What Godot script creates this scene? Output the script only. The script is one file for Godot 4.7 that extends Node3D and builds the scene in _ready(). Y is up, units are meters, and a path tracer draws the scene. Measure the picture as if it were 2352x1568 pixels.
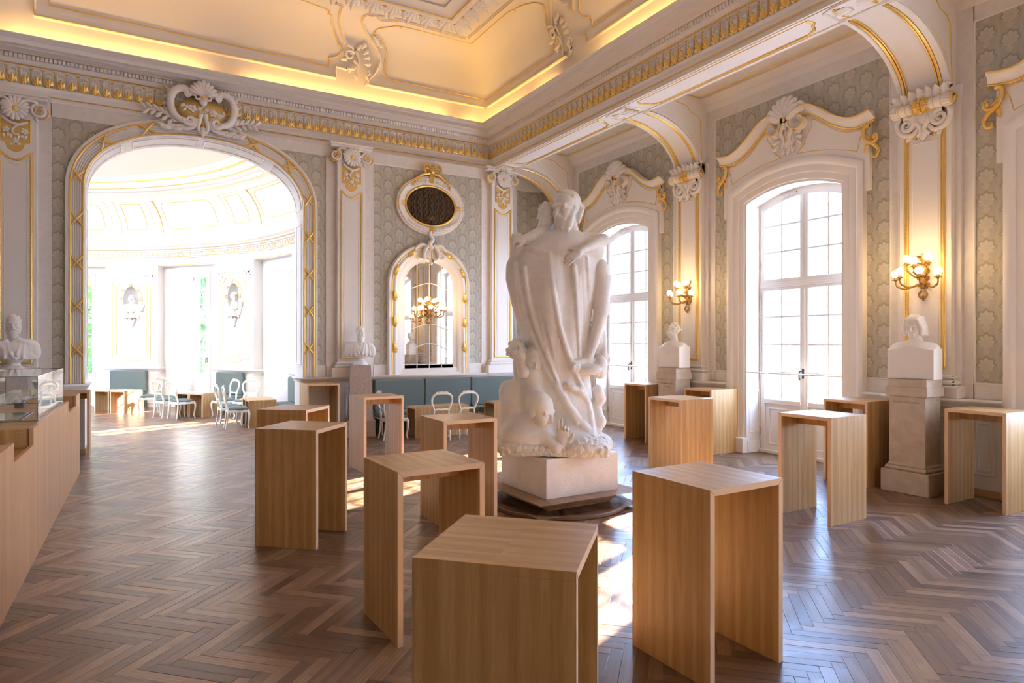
extends Node3D
# A foyer with a marble group, busts, oak standing tables, a window aisle and a round salon beyond an arch.
# World: y up, metres; the far wall lies in z = ZA, the window wall in x = XW, the beam face in x = XB.

const ZA := -13.1
const XW := 9.0
const XB := 7.08
const XB2 := 7.62
const ACX := 1.055          # arch axis
const ROT := Vector2(-5.085, -14.8)   # centre of the round salon (x, z)
const RW := 8.59
const SOFFIT := 5.87

var M := {}
var taken := {}
var cache := {}
var rng := RandomNumberGenerator.new()


# ---------------------------------------------------------------- mesh builder
class MB:
	var v := PackedVector3Array()
	var n := PackedVector3Array()
	var u := PackedVector2Array()
	var c := PackedColorArray()
	var ix := PackedInt32Array()
	var xf := Transform3D()
	var tint := Color.WHITE
	var tinted := false

	func vt(p: Vector3, nn: Vector3, t := Vector2.ZERO) -> int:
		v.append(xf * p)
		n.append((xf.basis * nn).normalized())
		u.append(t)
		c.append(tint)
		return v.size() - 1

	func tri(a: int, b: int, d: int) -> void:   # counter-clockwise seen from outside
		if xf.basis.determinant() < 0.0:
			ix.append(a); ix.append(b); ix.append(d)
		else:
			ix.append(a); ix.append(d); ix.append(b)

	func quad(a: Vector3, b: Vector3, d: Vector3, e: Vector3) -> void:
		var nn := (b - a).cross(d - a)
		if nn.length_squared() < 1e-14:
			nn = (d - a).cross(e - a)
		nn = nn.normalized()
		var w := (b - a).length()
		var h := (e - a).length()
		var i := vt(a, nn, Vector2(0, h))
		vt(b, nn, Vector2(w, h)); vt(d, nn, Vector2(w, 0)); vt(e, nn, Vector2(0, 0))
		tri(i, i + 1, i + 2); tri(i, i + 2, i + 3)

	func box(ctr: Vector3, s: Vector3, bev := 0.0) -> void:
		var h := s * 0.5
		var k := Vector3(h.x - bev, h.y - bev, h.z - bev)
		for ax in 3:
			for sg in [-1.0, 1.0]:
				var nn := Vector3.ZERO
				nn[ax] = sg
				var a1 := (ax + 1) % 3
				var a2 := (ax + 2) % 3
				var q := []
				for st in [[-1, -1], [1, -1], [1, 1], [-1, 1]]:
					var p := Vector3.ZERO
					p[ax] = h[ax] * sg
					p[a1] = k[a1] * st[0] * sg
					p[a2] = k[a2] * st[1]
					q.append(ctr + p)
				quad(q[0], q[1], q[2], q[3])
		if bev <= 0.0:
			return
		for ax in 3:
			var a1 := (ax + 1) % 3
			var a2 := (ax + 2) % 3
			for s1 in [-1.0, 1.0]:
				for s2 in [-1.0, 1.0]:
					var pa := Vector3.ZERO
					pa[a1] = h[a1] * s1; pa[a2] = k[a2] * s2; pa[ax] = -k[ax]
					var pb := pa
					pb[ax] = k[ax]
					var pd := Vector3.ZERO
					pd[a1] = k[a1] * s1; pd[a2] = h[a2] * s2; pd[ax] = k[ax]
					var pe := pd
					pe[ax] = -k[ax]
					if s1 * s2 > 0:
						quad(ctr + pa, ctr + pe, ctr + pd, ctr + pb)
					else:
						quad(ctr + pa, ctr + pb, ctr + pd, ctr + pe)

	# profile (a: to the side, b: along nrm) carried along a path that lies in the plane across nrm
	func sweep(path: Array, nrm: Vector3, prof: Array, closed := false, smooth := 50.0, caps := true) -> void:
		var m := path.size()
		var rows := []
		var run := 0.0
		var runs := []
		for i in m:
			var p: Vector3 = path[i]
			var t0 := Vector3.ZERO
			var t1 := Vector3.ZERO
			if closed or i > 0:
				t0 = (p - path[(i - 1 + m) % m]).normalized()
			if closed or i < m - 1:
				t1 = (path[(i + 1) % m] - p).normalized()
			if t0 == Vector3.ZERO: t0 = t1
			if t1 == Vector3.ZERO: t1 = t0
			var s0 := nrm.cross(t0)
			var s1 := nrm.cross(t1)
			var s := (s0 + s1).normalized()
			var k := clampf(s.dot(s0), 0.3, 1.0)
			rows.append([p, s / k, s])
			if i > 0:
				run += (p - path[i - 1]).length()
			runs.append(run)
		var np := prof.size()
		var ns := []
		for j in np - 1:
			var d: Vector2 = (prof[j + 1] - prof[j]).normalized()
			ns.append(Vector2(-d.y, d.x))
		var lim := cos(deg_to_rad(smooth))
		var hgt := 0.0
		for j in np - 1:
			var na: Vector2 = ns[j]
			var nb: Vector2 = ns[j]
			if j > 0 and ns[j].dot(ns[j - 1]) > lim: na = (ns[j] + ns[j - 1]).normalized()
			if j < np - 2 and ns[j].dot(ns[j + 1]) > lim: nb = (ns[j] + ns[j + 1]).normalized()
			var w: float = (prof[j + 1] - prof[j]).length()
			var base := v.size()
			var cnt := m + (1 if closed else 0)
			for ii in cnt:
				var r: Array = rows[ii % m]
				var ru: float = runs[ii] if ii < m else run + (path[0] - path[m - 1]).length()
				vt(r[0] + r[1] * prof[j].x + nrm * prof[j].y, r[2] * na.x + nrm * na.y, Vector2(ru, hgt))
				vt(r[0] + r[1] * prof[j + 1].x + nrm * prof[j + 1].y, r[2] * nb.x + nrm * nb.y, Vector2(ru, hgt + w))
			for ii in cnt - 1:
				var a := base + ii * 2
				tri(a, a + 2, a + 3); tri(a, a + 3, a + 1)
			hgt += w
		if caps and not closed and np > 2:
			for e in [0, m - 1]:
				var r: Array = rows[e]
				var pl := PackedVector2Array(prof)
				var ids := Geometry2D.triangulate_polygon(pl)
				var tn: Vector3 = r[1].cross(nrm) * (-1.0 if e == 0 else 1.0)
				var b0 := v.size()
				for q in pl:
					vt(r[0] + r[1] * q.x + nrm * q.y, tn)
				for k in range(0, ids.size(), 3):
					face(b0 + ids[k], b0 + ids[k + 1], b0 + ids[k + 2], tn)

	func face(a: int, b: int, d: int, want: Vector3) -> void:
		var g := (v[b] - v[a]).cross(v[d] - v[a])
		var w := xf.basis * want
		if g.dot(w) >= 0.0:
			ix.append(a); ix.append(d); ix.append(b)
		else:
			ix.append(a); ix.append(b); ix.append(d)

	func tube(path: Array, rad, segs := 8, closed := false, flat := 1.0, caps := true) -> void:
		var m := path.size()
		var up := Vector3.ZERO
		var base := v.size()
		var cnt := m + (1 if closed else 0)
		for ii in cnt:
			var i := ii % m
			var p: Vector3 = path[i]
			var a: Vector3 = path[(i - 1 + m) % m] if (closed or i > 0) else p
			var b: Vector3 = path[(i + 1) % m] if (closed or i < m - 1) else p
			var t := (b - a).normalized()
			if up == Vector3.ZERO:
				up = Vector3.UP if absf(t.y) < 0.9 else Vector3.RIGHT
			var sd := t.cross(up).normalized()
			up = sd.cross(t).normalized()
			var r: float = rad[i] if rad is Array else rad
			for k in segs + 1:
				var an := TAU * k / segs
				var dir := sd * cos(an) + up * sin(an) * flat
				vt(p + dir * r, sd * cos(an) * flat + up * sin(an), Vector2(float(k) / segs, ii))
		for ii in cnt - 1:
			for k in segs:
				var a := base + ii * (segs + 1) + k
				var b := a + segs + 1
				tri(a, b + 1, a + 1); tri(a, b, b + 1)
		if caps and not closed:
			for e in [0, m - 1]:
				var t: Vector3 = (path[1] - path[0]).normalized() if e == 0 else (path[m - 1] - path[m - 2]).normalized()
				if e == 0: t = -t
				var r: float = rad[e] if rad is Array else rad
				var i0 := vt(path[e] + t * r * 0.35, t)
				for k in segs:
					var a: int = base + e * (segs + 1) + k
					ix.append(i0)
					if (e == 0) != (xf.basis.determinant() < 0.0):
						ix.append(a); ix.append(a + 1)
					else:
						ix.append(a + 1); ix.append(a)

	func lathe(prof: Array, segs := 24, a0 := 0.0, a1 := TAU, smooth := 40.0) -> void:   # prof: (radius, y), from the bottom up
		var np := prof.size()
		var ns := []
		for j in np - 1:
			var d: Vector2 = (prof[j + 1] - prof[j]).normalized()
			ns.append(Vector2(d.y, -d.x))
		var lim := cos(deg_to_rad(smooth))
		for j in np - 1:
			var na: Vector2 = ns[j]
			var nb: Vector2 = ns[j]
			if j > 0 and ns[j].dot(ns[j - 1]) > lim: na = (ns[j] + ns[j - 1]).normalized()
			if j < np - 2 and ns[j].dot(ns[j + 1]) > lim: nb = (ns[j] + ns[j + 1]).normalized()
			var base := v.size()
			for k in segs + 1:
				var an := lerpf(a0, a1, float(k) / segs)
				var dir := Vector3(cos(an), 0, -sin(an))
				vt(dir * prof[j].x + Vector3.UP * prof[j].y, dir * na.x + Vector3.UP * na.y, Vector2(float(k) / segs, prof[j].y))
				vt(dir * prof[j + 1].x + Vector3.UP * prof[j + 1].y, dir * nb.x + Vector3.UP * nb.y, Vector2(float(k) / segs, prof[j + 1].y))
			for k in segs:
				var a := base + k * 2
				tri(a, a + 2, a + 3); tri(a, a + 3, a + 1)

	# a surface given by a function of (i, j) already sampled: rows of points
	func sheet(rows: Array, wrap := false, uvs := 1.0) -> void:
		var nu := rows.size()
		var nv: int = rows[0].size()
		var base := v.size()
		for i in nu:
			for j in nv:
				var p: Vector3 = rows[i][j]
				var a: Vector3 = rows[maxi(i - 1, 0)][j]
				var b: Vector3 = rows[mini(i + 1, nu - 1)][j]
				var d: Vector3
				var e: Vector3
				if wrap:
					d = rows[i][(j - 1 + nv - 1) % (nv - 1)]
					e = rows[i][(j + 1) % (nv - 1)]
				else:
					d = rows[i][maxi(j - 1, 0)]
					e = rows[i][mini(j + 1, nv - 1)]
				var nn := (b - a).cross(e - d)
				if nn.length_squared() < 1e-16:
					nn = Vector3.UP
				vt(p, nn.normalized(), Vector2(float(i) / (nu - 1), float(j) / (nv - 1)) * uvs)
		for i in nu - 1:
			for j in nv - 1:
				var a := base + i * nv + j
				var b := a + nv
				tri(a, b, b + 1); tri(a, b + 1, a + 1)

	func ball(ctr: Vector3, r: Vector3, nu := 12, nv := 8, bas := Basis()) -> void:
		var base := v.size()
		for i in nv + 1:
			var th := PI * i / nv
			for j in nu + 1:
				var ph := TAU * j / nu
				var d := Vector3(sin(th) * cos(ph), cos(th), sin(th) * sin(ph))
				vt(ctr + bas * (d * r), bas * (d / r).normalized(), Vector2(float(j) / nu, float(i) / nv))
		for i in nv:
			for j in nu:
				var a := base + i * (nu + 1) + j
				var b := a + nu + 1
				tri(a, a + 1, b + 1); tri(a, b + 1, b)

	# a flat polygon given in 2D, laid on axes ax, ay at o, thickened towards nrm = ax x ay
	func plate(poly: PackedVector2Array, o: Vector3, ax: Vector3, ay: Vector3, depth := 0.0, sides := true, back := false) -> void:
		var nrm := ax.cross(ay).normalized()
		var ids := Geometry2D.triangulate_polygon(poly)
		var b0 := v.size()
		for q in poly:
			vt(o + ax * q.x + ay * q.y + nrm * depth, nrm, q)
		for k in range(0, ids.size(), 3):
			face(b0 + ids[k], b0 + ids[k + 1], b0 + ids[k + 2], nrm)
		if back:
			b0 = v.size()
			for q in poly:
				vt(o + ax * q.x + ay * q.y, -nrm, q)
			for k in range(0, ids.size(), 3):
				face(b0 + ids[k], b0 + ids[k + 1], b0 + ids[k + 2], -nrm)
		if sides and depth != 0.0:
			var ccw := not Geometry2D.is_polygon_clockwise(poly)
			for i in poly.size():
				var p := poly[i]
				var q := poly[(i + 1) % poly.size()]
				var a := o + ax * p.x + ay * p.y
				var b := o + ax * q.x + ay * q.y
				if ccw:
					quad(a, b, b + nrm * depth, a + nrm * depth)
				else:
					quad(b, a, a + nrm * depth, b + nrm * depth)

	# a puffed, lobed leaf lying on (axl, axw) rising along axn
	func leaf(o: Vector3, axl: Vector3, axw: Vector3, axn: Vector3, ln: float, wd: float, hg: float, lobes := 3.0, curl := 0.3, bend := 0.0, nu := 9, nv := 7) -> void:
		var rows := []
		for i in nu:
			var s := float(i) / (nu - 1)
			var w := wd * 0.5 * pow(sin(PI * clampf(0.12 + s * 0.88, 0, 1)), 0.7)
			w *= 1.0 + 0.28 * cos(TAU * lobes * s + PI)
			w = maxf(w, 0.02 * wd)
			var row := []
			for j in nv:
				var t := -1.0 + 2.0 * j / (nv - 1)
				var lift := hg * (1.0 - t * t) * (0.55 + 0.45 * absf(cos(PI * 2.5 * t))) * sin(PI * clampf(0.1 + 0.8 * s, 0, 1))
				lift += curl * hg * pow(s, 3.0) * 2.0
				var back := 0.12 * ln * absf(t) * cos(TAU * lobes * s)
				var side := bend * ln * s * s
				row.append(o + axl * (ln * s + back * 0.4) + axw * (t * w + side) + axn * lift)
			rows.append(row)
		sheet(rows)

	func mesh() -> ArrayMesh:
		var m := ArrayMesh.new()
		var a := []
		a.resize(Mesh.ARRAY_MAX)
		a[Mesh.ARRAY_VERTEX] = v
		a[Mesh.ARRAY_NORMAL] = n
		a[Mesh.ARRAY_TEX_UV] = u
		if tinted:
			a[Mesh.ARRAY_COLOR] = c
		a[Mesh.ARRAY_INDEX] = ix
		m.add_surface_from_arrays(Mesh.PRIMITIVE_TRIANGLES, a)
		return m


# ---------------------------------------------------------------- nodes
func numbered(called: String) -> String:
	var k: int = taken.get(called, 0)
	taken[called] = k + 1
	return called if k == 0 else "%s_%03d" % [called, k]


func thing(called: String, label: String, category: String, at := Vector3.ZERO, turn := 0.0, group := "") -> Node3D:
	var o := Node3D.new()
	o.name = numbered(called)
	add_child(o)
	o.position = at
	o.rotation.y = turn
	o.set_meta("label", label)
	o.set_meta("category", category)
	if group:
		o.set_meta("group", group)
	return o


func struct(called: String, label := "") -> Node3D:
	var o := Node3D.new()
	o.name = numbered(called)
	add_child(o)
	o.set_meta("kind", "structure")
	if label:
		o.set_meta("label", label)
	return o


func sub(called: String, parent: Node3D, at := Vector3.ZERO) -> Node3D:
	var o := Node3D.new()
	o.name = called
	parent.add_child(o, true)
	o.position = at
	return o


func put(b, called: String, mat: Material, parent: Node3D, xf := Transform3D(), label := "") -> MeshInstance3D:
	var o := MeshInstance3D.new()
	o.name = called
	o.mesh = b.mesh() if b is MB else b
	o.material_override = mat
	parent.add_child(o, true)
	o.transform = xf
	if label:
		o.set_meta("label", label)
	return o


func copy(o: Node3D, at: Vector3, turn: float, label := "", group := "") -> Node3D:
	var base := str(o.name)
	var us := base.rfind("_")
	if us > 0 and base.substr(us + 1).is_valid_int():
		base = base.substr(0, us)
	var r: Node3D = o.duplicate()
	r.name = numbered(base)
	add_child(r)
	r.position = at
	r.rotation.y = turn
	if label: r.set_meta("label", label)
	if group: r.set_meta("group", group)
	return r


func V(x: float, y: float, z := 0.0) -> Vector3:
	return Vector3(x, y, z)


# curve through points, resampled
func smooth(pts: Array, per := 6) -> Array:
	var out := []
	var m := pts.size()
	for i in m - 1:
		var p0 = pts[maxi(i - 1, 0)]
		var p1 = pts[i]
		var p2 = pts[i + 1]
		var p3 = pts[mini(i + 2, m - 1)]
		for k in per:
			var t := float(k) / per
			out.append(0.5 * (2.0 * p1 + (p2 - p0) * t + (2.0 * p0 - 5.0 * p1 + 4.0 * p2 - p3) * t * t + (3.0 * p1 - p0 - 3.0 * p2 + p3) * t * t * t))
	out.append(pts[m - 1])
	return out


func spiral(ctr: Vector3, ax: Vector3, ay: Vector3, r0: float, r1: float, a0: float, turns: float, steps := 28) -> Array:
	var out := []
	for i in steps + 1:
		var t := float(i) / steps
		var r := lerpf(r0, r1, pow(t, 0.8))
		var a := a0 + TAU * turns * t
		out.append(ctr + ax * cos(a) * r + ay * sin(a) * r)
	return out


func taper(m: int, r0: float, r1: float) -> Array:
	var out := []
	for i in m:
		out.append(lerpf(r0, r1, float(i) / maxi(m - 1, 1)))
	return out


func along(path: Array, s: float) -> Array:   # point and tangent at a run length
	var run := 0.0
	for i in path.size() - 1:
		var d: float = (path[i + 1] - path[i]).length()
		if run + d >= s or i == path.size() - 2:
			var t: Vector3 = (path[i + 1] - path[i]).normalized()
			return [path[i] + t * (s - run), t]
		run += d
	return [path[0], Vector3.RIGHT]


func length_of(path: Array) -> float:
	var run := 0.0
	for i in path.size() - 1:
		run += (path[i + 1] - path[i]).length()
	return run


# a rounded strip whose radius swells at every egg
func egg_strip(b: MB, path: Array, r: float, pitch: float, segs := 6, closed := false) -> void:
	var ln := length_of(path)
	if closed:
		path = path + [path[0]]
		ln = length_of(path)
	var m := maxi(2, int(ln / pitch))
	var pts := []
	var rad := []
	var i := 0
	var run := 0.0
	var step := ln / (m * 4.0)
	for k in m * 4 + 1:
		var s := k * step
		while i < path.size() - 2 and run + (path[i + 1] - path[i]).length() < s:
			run += (path[i + 1] - path[i]).length()
			i += 1
		var t: Vector3 = (path[i + 1] - path[i]).normalized()
		pts.append(path[i] + t * (s - run))
		rad.append(r * (0.62 + 0.38 * [0.0, 0.8, 1.0, 0.8][k % 4]))
	b.tube(pts, rad, segs)


# a five-petalled flower on (ax, ay), rising along az
func flower(b: MB, o: Vector3, ax: Vector3, ay: Vector3, r: float, turn := 0.0) -> void:
	var az := ax.cross(ay).normalized()
	for k in 5:
		var a := TAU * k / 5.0 + turn
		var d := ax * cos(a) + ay * sin(a)
		var e := -ax * sin(a) + ay * cos(a)
		b.ball(o + d * r * 0.55 + az * r * 0.18, Vector3(r * 0.5, r * 0.22, r * 0.42), 7, 5, Basis(d, az, e * -1.0))
	b.ball(o + az * r * 0.35, Vector3(r * 0.3, r * 0.3, r * 0.3), 7, 5)


# a scallop shell of ribs opening upwards along ay
func shell(b: MB, o: Vector3, ax: Vector3, ay: Vector3, r: float, ribs := 7, spread := 2.4, thick := 0.12) -> void:
	var az := ax.cross(ay).normalized()
	for k in ribs:
		var a := PI * 0.5 + spread * (float(k) / (ribs - 1) - 0.5)
		var d := ax * cos(a) + ay * sin(a)
		var ln := r * (1.0 - 0.12 * absf(float(k) / (ribs - 1) - 0.5) * 2.0)
		var pts := []
		for i in 6:
			var s := i / 5.0
			pts.append(o + d * ln * s + az * (r * 0.28 * sin(s * 2.4) + 0.02 * r))
		var w := r * spread / ribs * 0.62
		b.tube(pts, [w * 0.2, w * 0.4, w * 0.62, w * 0.82, w * 1.0, w * 0.72], 6)


# a C-scroll band: spiral eye joined to a sweeping arm
func scroll(b: MB, pts: Array, r0: float, r1: float, segs := 7, flat := 1.0) -> void:
	var p := smooth(pts, 5)
	b.tube(p, taper(p.size(), r0, r1), segs, false, flat)


# ---------------------------------------------------------------- materials
func paint(w: int, h: int, f: Callable) -> ImageTexture:
	var d := PackedByteArray()
	d.resize(w * h * 3)
	var k := 0
	for y in h:
		for x in w:
			var c: Color = f.call(x, y)
			d[k] = int(clampf(c.r, 0, 1) * 255.0)
			d[k + 1] = int(clampf(c.g, 0, 1) * 255.0)
			d[k + 2] = int(clampf(c.b, 0, 1) * 255.0)
			k += 3
	return ImageTexture.create_from_image(Image.create_from_data(w, h, false, Image.FORMAT_RGB8, d))


func noise(freq: float, sd: int, oct := 3) -> FastNoiseLite:
	var f := FastNoiseLite.new()
	f.noise_type = FastNoiseLite.TYPE_SIMPLEX_SMOOTH
	f.seed = sd
	f.frequency = freq
	f.fractal_octaves = oct
	return f


func mat(called: String, col: Color, rough := 0.6, metal := 0.0) -> StandardMaterial3D:
	var m := StandardMaterial3D.new()
	m.resource_name = called
	m.albedo_color = col
	m.roughness = rough
	m.metallic = metal
	m.cull_mode = BaseMaterial3D.CULL_DISABLED
	M[called] = m
	return m


func tri_mat(m: StandardMaterial3D, tex: Texture2D, scale: float, world := false) -> void:
	m.albedo_texture = tex
	m.uv1_triplanar = true
	m.uv1_world_triplanar = world
	m.uv1_scale = Vector3.ONE * scale
	m.uv1_triplanar_sharpness = 8.0


func rgb8(r: int, g: int, b: int) -> Color:
	return Color8(r, g, b)


func wood_tex(w: int, h: int, lo: Color, hi: Color, sd: int) -> ImageTexture:
	var a := noise(0.045, sd, 2)
	var b := noise(0.35, sd + 1, 2)
	var c := noise(0.012, sd + 2, 2)
	return paint(w, h, func(x, y):
		var s := a.get_noise_2d(x, y * 0.02 + c.get_noise_2d(x * 0.3, y * 0.25) * 6.0)
		var p := b.get_noise_2d(x * 1.6, y * 0.035)
		var q := c.get_noise_2d(x, y * 0.12)
		return lo.lerp(hi, clampf(0.55 + 0.5 * s + 0.3 * p + 0.3 * q, 0, 1)))


func damask() -> ImageTexture:
	var gr := noise(0.25, 5, 2)
	var bg := rgb8(186, 180, 163)
	var hi := rgb8(206, 199, 182)
	var dk := rgb8(162, 157, 139)
	return paint(480, 280, func(x, y):
		var col := bg
		var best := 0.0
		var dark := 0.0
		for k in 2:
			var mx := fposmod(x / 480.0 - 0.25 - 0.5 * k + 0.5, 1.0) - 0.5
			var my := fposmod(-y / 280.0 - 0.5 * k + 0.5, 1.0) - 0.5
			var px := mx * 1.5
			var py := my * 0.87 + 0.02
			var r := sqrt(px * px + py * py)
			var th := atan2(px, py)
			# a scalloped palmette with ribs, a calyx below and a dark hood above
			var lim := 0.30 * (1.0 + 0.10 * cos(th * 9.0)) * (0.80 + 0.20 * cos(th))
			if r < lim:
				var rib := 0.5 + 0.5 * cos(th * 9.0)
				best = maxf(best, 0.55 + 0.45 * rib * smoothstep(0.04, 0.2, r))
			var hood := 0.37 * (1.0 + 0.08 * cos(th * 9.0)) * (0.82 + 0.22 * cos(th))
			if r >= lim and r < hood and cos(th) > -0.15:
				dark = maxf(dark, 1.0)
			if py < -0.16 and py > -0.42:
				var w := 0.13 * (1.0 - absf(py + 0.31) / 0.16)
				var bub := 0.5 + 0.5 * cos(px * 60.0) * cos(py * 60.0)
				if absf(px) < w: best = maxf(best, 0.35 + 0.55 * bub)
			var stem := absf(absf(px) - 0.36 - 0.04 * cos(py * TAU * 1.15))
			if stem < 0.016: best = maxf(best, 0.35)
		if dark > 0.0: col = col.lerp(dk, 0.85)
		if best > 0.0: col = col.lerp(hi, best)
		var g := gr.get_noise_2d(x, y) * 0.02
		return Color(col.r + g, col.g + g, col.b + g))


func stone_tex(base: Color, spot: Color, sd: int, amt := 0.5, freq := 0.02) -> ImageTexture:
	var a := noise(freq, sd, 4)
	var b := noise(0.12, sd + 1, 3)
	return paint(384, 384, func(x, y):
		var s := smoothstep(0.25, 0.6, b.get_noise_2d(x, y)) * amt
		var k := a.get_noise_2d(x, y) * 0.06
		var c := base.lerp(spot, s)
		return Color(c.r + k, c.g + k, c.b + k))


func make_materials() -> void:
	var m := mat("plaster", rgb8(236, 230, 222), 0.62)
	var nz := noise(0.05, 21, 4)
	tri_mat(m, paint(256, 256, func(x, y):
		var k := 0.975 + 0.03 * nz.get_noise_2d(x, y)
		return Color(k, k, k)), 0.45, true)
	m = mat("paint", rgb8(240, 235, 228), 0.38)
	mat("paint_grey", rgb8(240, 235, 228), 0.38)
	m = mat("ceiling_paint", rgb8(238, 231, 220), 0.7)
	m = mat("gold", Color(0.95, 0.80, 0.46), 0.34, 0.88)
	mat("gold_flat", Color(0.90, 0.77, 0.47), 0.5, 0.55)
	mat("brass", Color(0.70, 0.55, 0.33), 0.32, 0.95)
	mat("joint", rgb8(96, 86, 74), 0.9)
	m = mat("wallpaper", Color.WHITE, 0.62)
	tri_mat(m, damask(), 1.0, true)
	m.uv1_scale = Vector3(2.0, 3.45, 2.0)
	var oak := wood_tex(512, 512, rgb8(176, 132, 78), rgb8(212, 172, 116), 31)
	m = mat("oak", Color.WHITE, 0.42)
	tri_mat(m, oak, 0.62)
	m.heightmap_enabled = false
	m = mat("oak_edge", rgb8(226, 190, 150), 0.5)
	m = mat("oak_pale", rgb8(255, 232, 205), 0.4)
	tri_mat(m, wood_tex(512, 512, rgb8(205, 168, 128), rgb8(226, 192, 152), 37), 0.5)
	m = mat("skirting", rgb8(196, 156, 110), 0.5)
	# parquet: grain along v
	var grain := wood_tex(256, 512, rgb8(196, 190, 184), rgb8(255, 250, 244), 43)
	var sc := noise(0.03, 51, 3)
	var rough := paint(256, 256, func(x, y):
		var k := 0.33 + 0.05 * sc.get_noise_2d(x * 0.5, y * 0.3) + 0.025 * sc.get_noise_2d(x * 4.0, y * 0.6 + 400.0)
		return Color(k, k, k))
	var tones := [rgb8(142, 113, 89), rgb8(126, 99, 79), rgb8(160, 129, 102), rgb8(113, 89, 71), rgb8(173, 142, 113), rgb8(135, 104, 80)]
	for k in 6:
		m = mat("plank_%d" % k, tones[k], 1.0)
		m.albedo_texture = grain
		m.roughness_texture = rough
		m.metallic_specular = 0.55
	m = mat("plank_all", Color.WHITE, 1.0)
	m.albedo_texture = grain
	m.roughness_texture = rough
	m.metallic_specular = 0.55
	m.vertex_color_use_as_albedo = true
	mat("floor_joint", rgb8(46, 34, 26), 0.8)
	m = mat("marble", Color.WHITE, 0.48)
	tri_mat(m, stone_tex(rgb8(233, 229, 223), rgb8(214, 209, 202), 61, 0.5, 0.01), 0.55)
	m.subsurf_scatter_enabled = true
	m.subsurf_scatter_strength = 0.08
	m = mat("marble_rough", rgb8(232, 227, 219), 0.8)
	m.heightmap_enabled = true
	m.heightmap_scale = 1.4
	var hn := NoiseTexture2D.new()
	hn.noise = noise(0.03, 71, 4)
	hn.seamless = true
	hn.width = 256
	hn.height = 256
	m.heightmap_texture = hn
	m.uv1_triplanar = true
	m.uv1_scale = Vector3.ONE * 1.5
	m = mat("marble_block", Color.WHITE, 0.4)
	tri_mat(m, stone_tex(rgb8(232, 224, 216), rgb8(206, 190, 178), 67, 0.45, 0.008), 0.7)
	m = mat("bust_white", rgb8(240, 236, 230), 0.45)
	m = mat("limestone", Color.WHITE, 0.6)
	tri_mat(m, stone_tex(rgb8(198, 182, 164), rgb8(176, 158, 140), 81, 0.5, 0.012), 1.3)
	m = mat("pink_stone", Color.WHITE, 0.5)
	tri_mat(m, stone_tex(rgb8(190, 170, 156), rgb8(214, 202, 192), 91, 0.9, 0.02), 1.6)
	mat("engraving", rgb8(150, 133, 115), 0.8)
	m = mat("plinth_wood", Color.WHITE, 0.6)
	tri_mat(m, wood_tex(256, 256, rgb8(146, 114, 86), rgb8(178, 146, 114), 95), 1.2)
	mat("disc_wood", rgb8(120, 92, 72), 0.5)
	m = mat("fabric", rgb8(108, 119, 112), 0.85)
	m.rim_enabled = true
	m.rim = 0.25
	mat("ivory", rgb8(240, 232, 214), 0.35)
	m = mat("glass", Color(0.96, 1.0, 0.99, 0.06), 0.02)
	m.transparency = BaseMaterial3D.TRANSPARENCY_ALPHA
	m = mat("glass_edge", Color(0.35, 0.62, 0.56, 0.55), 0.1)
	m.transparency = BaseMaterial3D.TRANSPARENCY_ALPHA
	m = mat("case_glass", Color(0.9, 1.0, 0.97, 0.10), 0.02)
	m.transparency = BaseMaterial3D.TRANSPARENCY_ALPHA
	mat("mirror", Color(0.93, 0.93, 0.92), 0.015, 1.0)
	mat("steel", Color(0.80, 0.79, 0.77), 0.12, 1.0)
	mat("black_plastic", rgb8(24, 24, 26), 0.35)
	mat("iron", rgb8(70, 66, 62), 0.45, 0.6)
	mat("grille_brown", rgb8(112, 82, 52), 0.55, 0.3)
	m = mat("grille_mesh", rgb8(92, 80, 66), 0.7)
	var gm := func(x, y):
		var k := 0.55 + 0.45 * (1.0 if (x % 6 < 3) != (y % 6 < 3) else 0.0)
		return Color(k, k, k)
	m.albedo_texture = paint(120, 120, gm)
	m.uv1_triplanar = true
	m.uv1_scale = Vector3.ONE * 6.0
	m = mat("bulb", Color(1, 0.95, 0.86), 0.3)
	m.emission_enabled = true
	m.emission = Color(1.0, 0.88, 0.68)
	m.emission_energy_multiplier = BULB_GLOW
	m = mat("cove_tube", Color(1, 0.9, 0.7), 0.4)
	m.emission_enabled = true
	m.emission = Color(1.0, 0.76, 0.40)
	m.emission_energy_multiplier = COVE_GLOW
	# outside
	mat("facade", rgb8(226, 220, 208), 0.8)
	mat("facade_grey", rgb8(196, 198, 200), 0.8)
	mat("far_glass", rgb8(120, 140, 150), 0.2, 0.2)
	mat("pavement", rgb8(176, 174, 170), 0.9)
	mat("asphalt", rgb8(140, 140, 142), 0.9)
	mat("bark", rgb8(98, 80, 62), 0.9)
	m = mat("leaf", rgb8(126, 158, 78), 0.6)
	m.backlight_enabled = true
	m.backlight = Color(0.45, 0.6, 0.2)
	m = mat("leaf_dark", rgb8(84, 124, 62), 0.6)
	m.backlight_enabled = true
	m.backlight = Color(0.3, 0.45, 0.15)
	mat("car_red", rgb8(190, 30, 32), 0.3)
	mat("car_grey", rgb8(120, 126, 132), 0.3)
	mat("tyre", rgb8(40, 40, 42), 0.9)


# ---------------------------------------------------------------- scene
const BULB_GLOW := 1.2
const COVE_GLOW := 1.5
const SUN_TO := Vector3(0.93, 0.503, -0.36)


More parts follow.
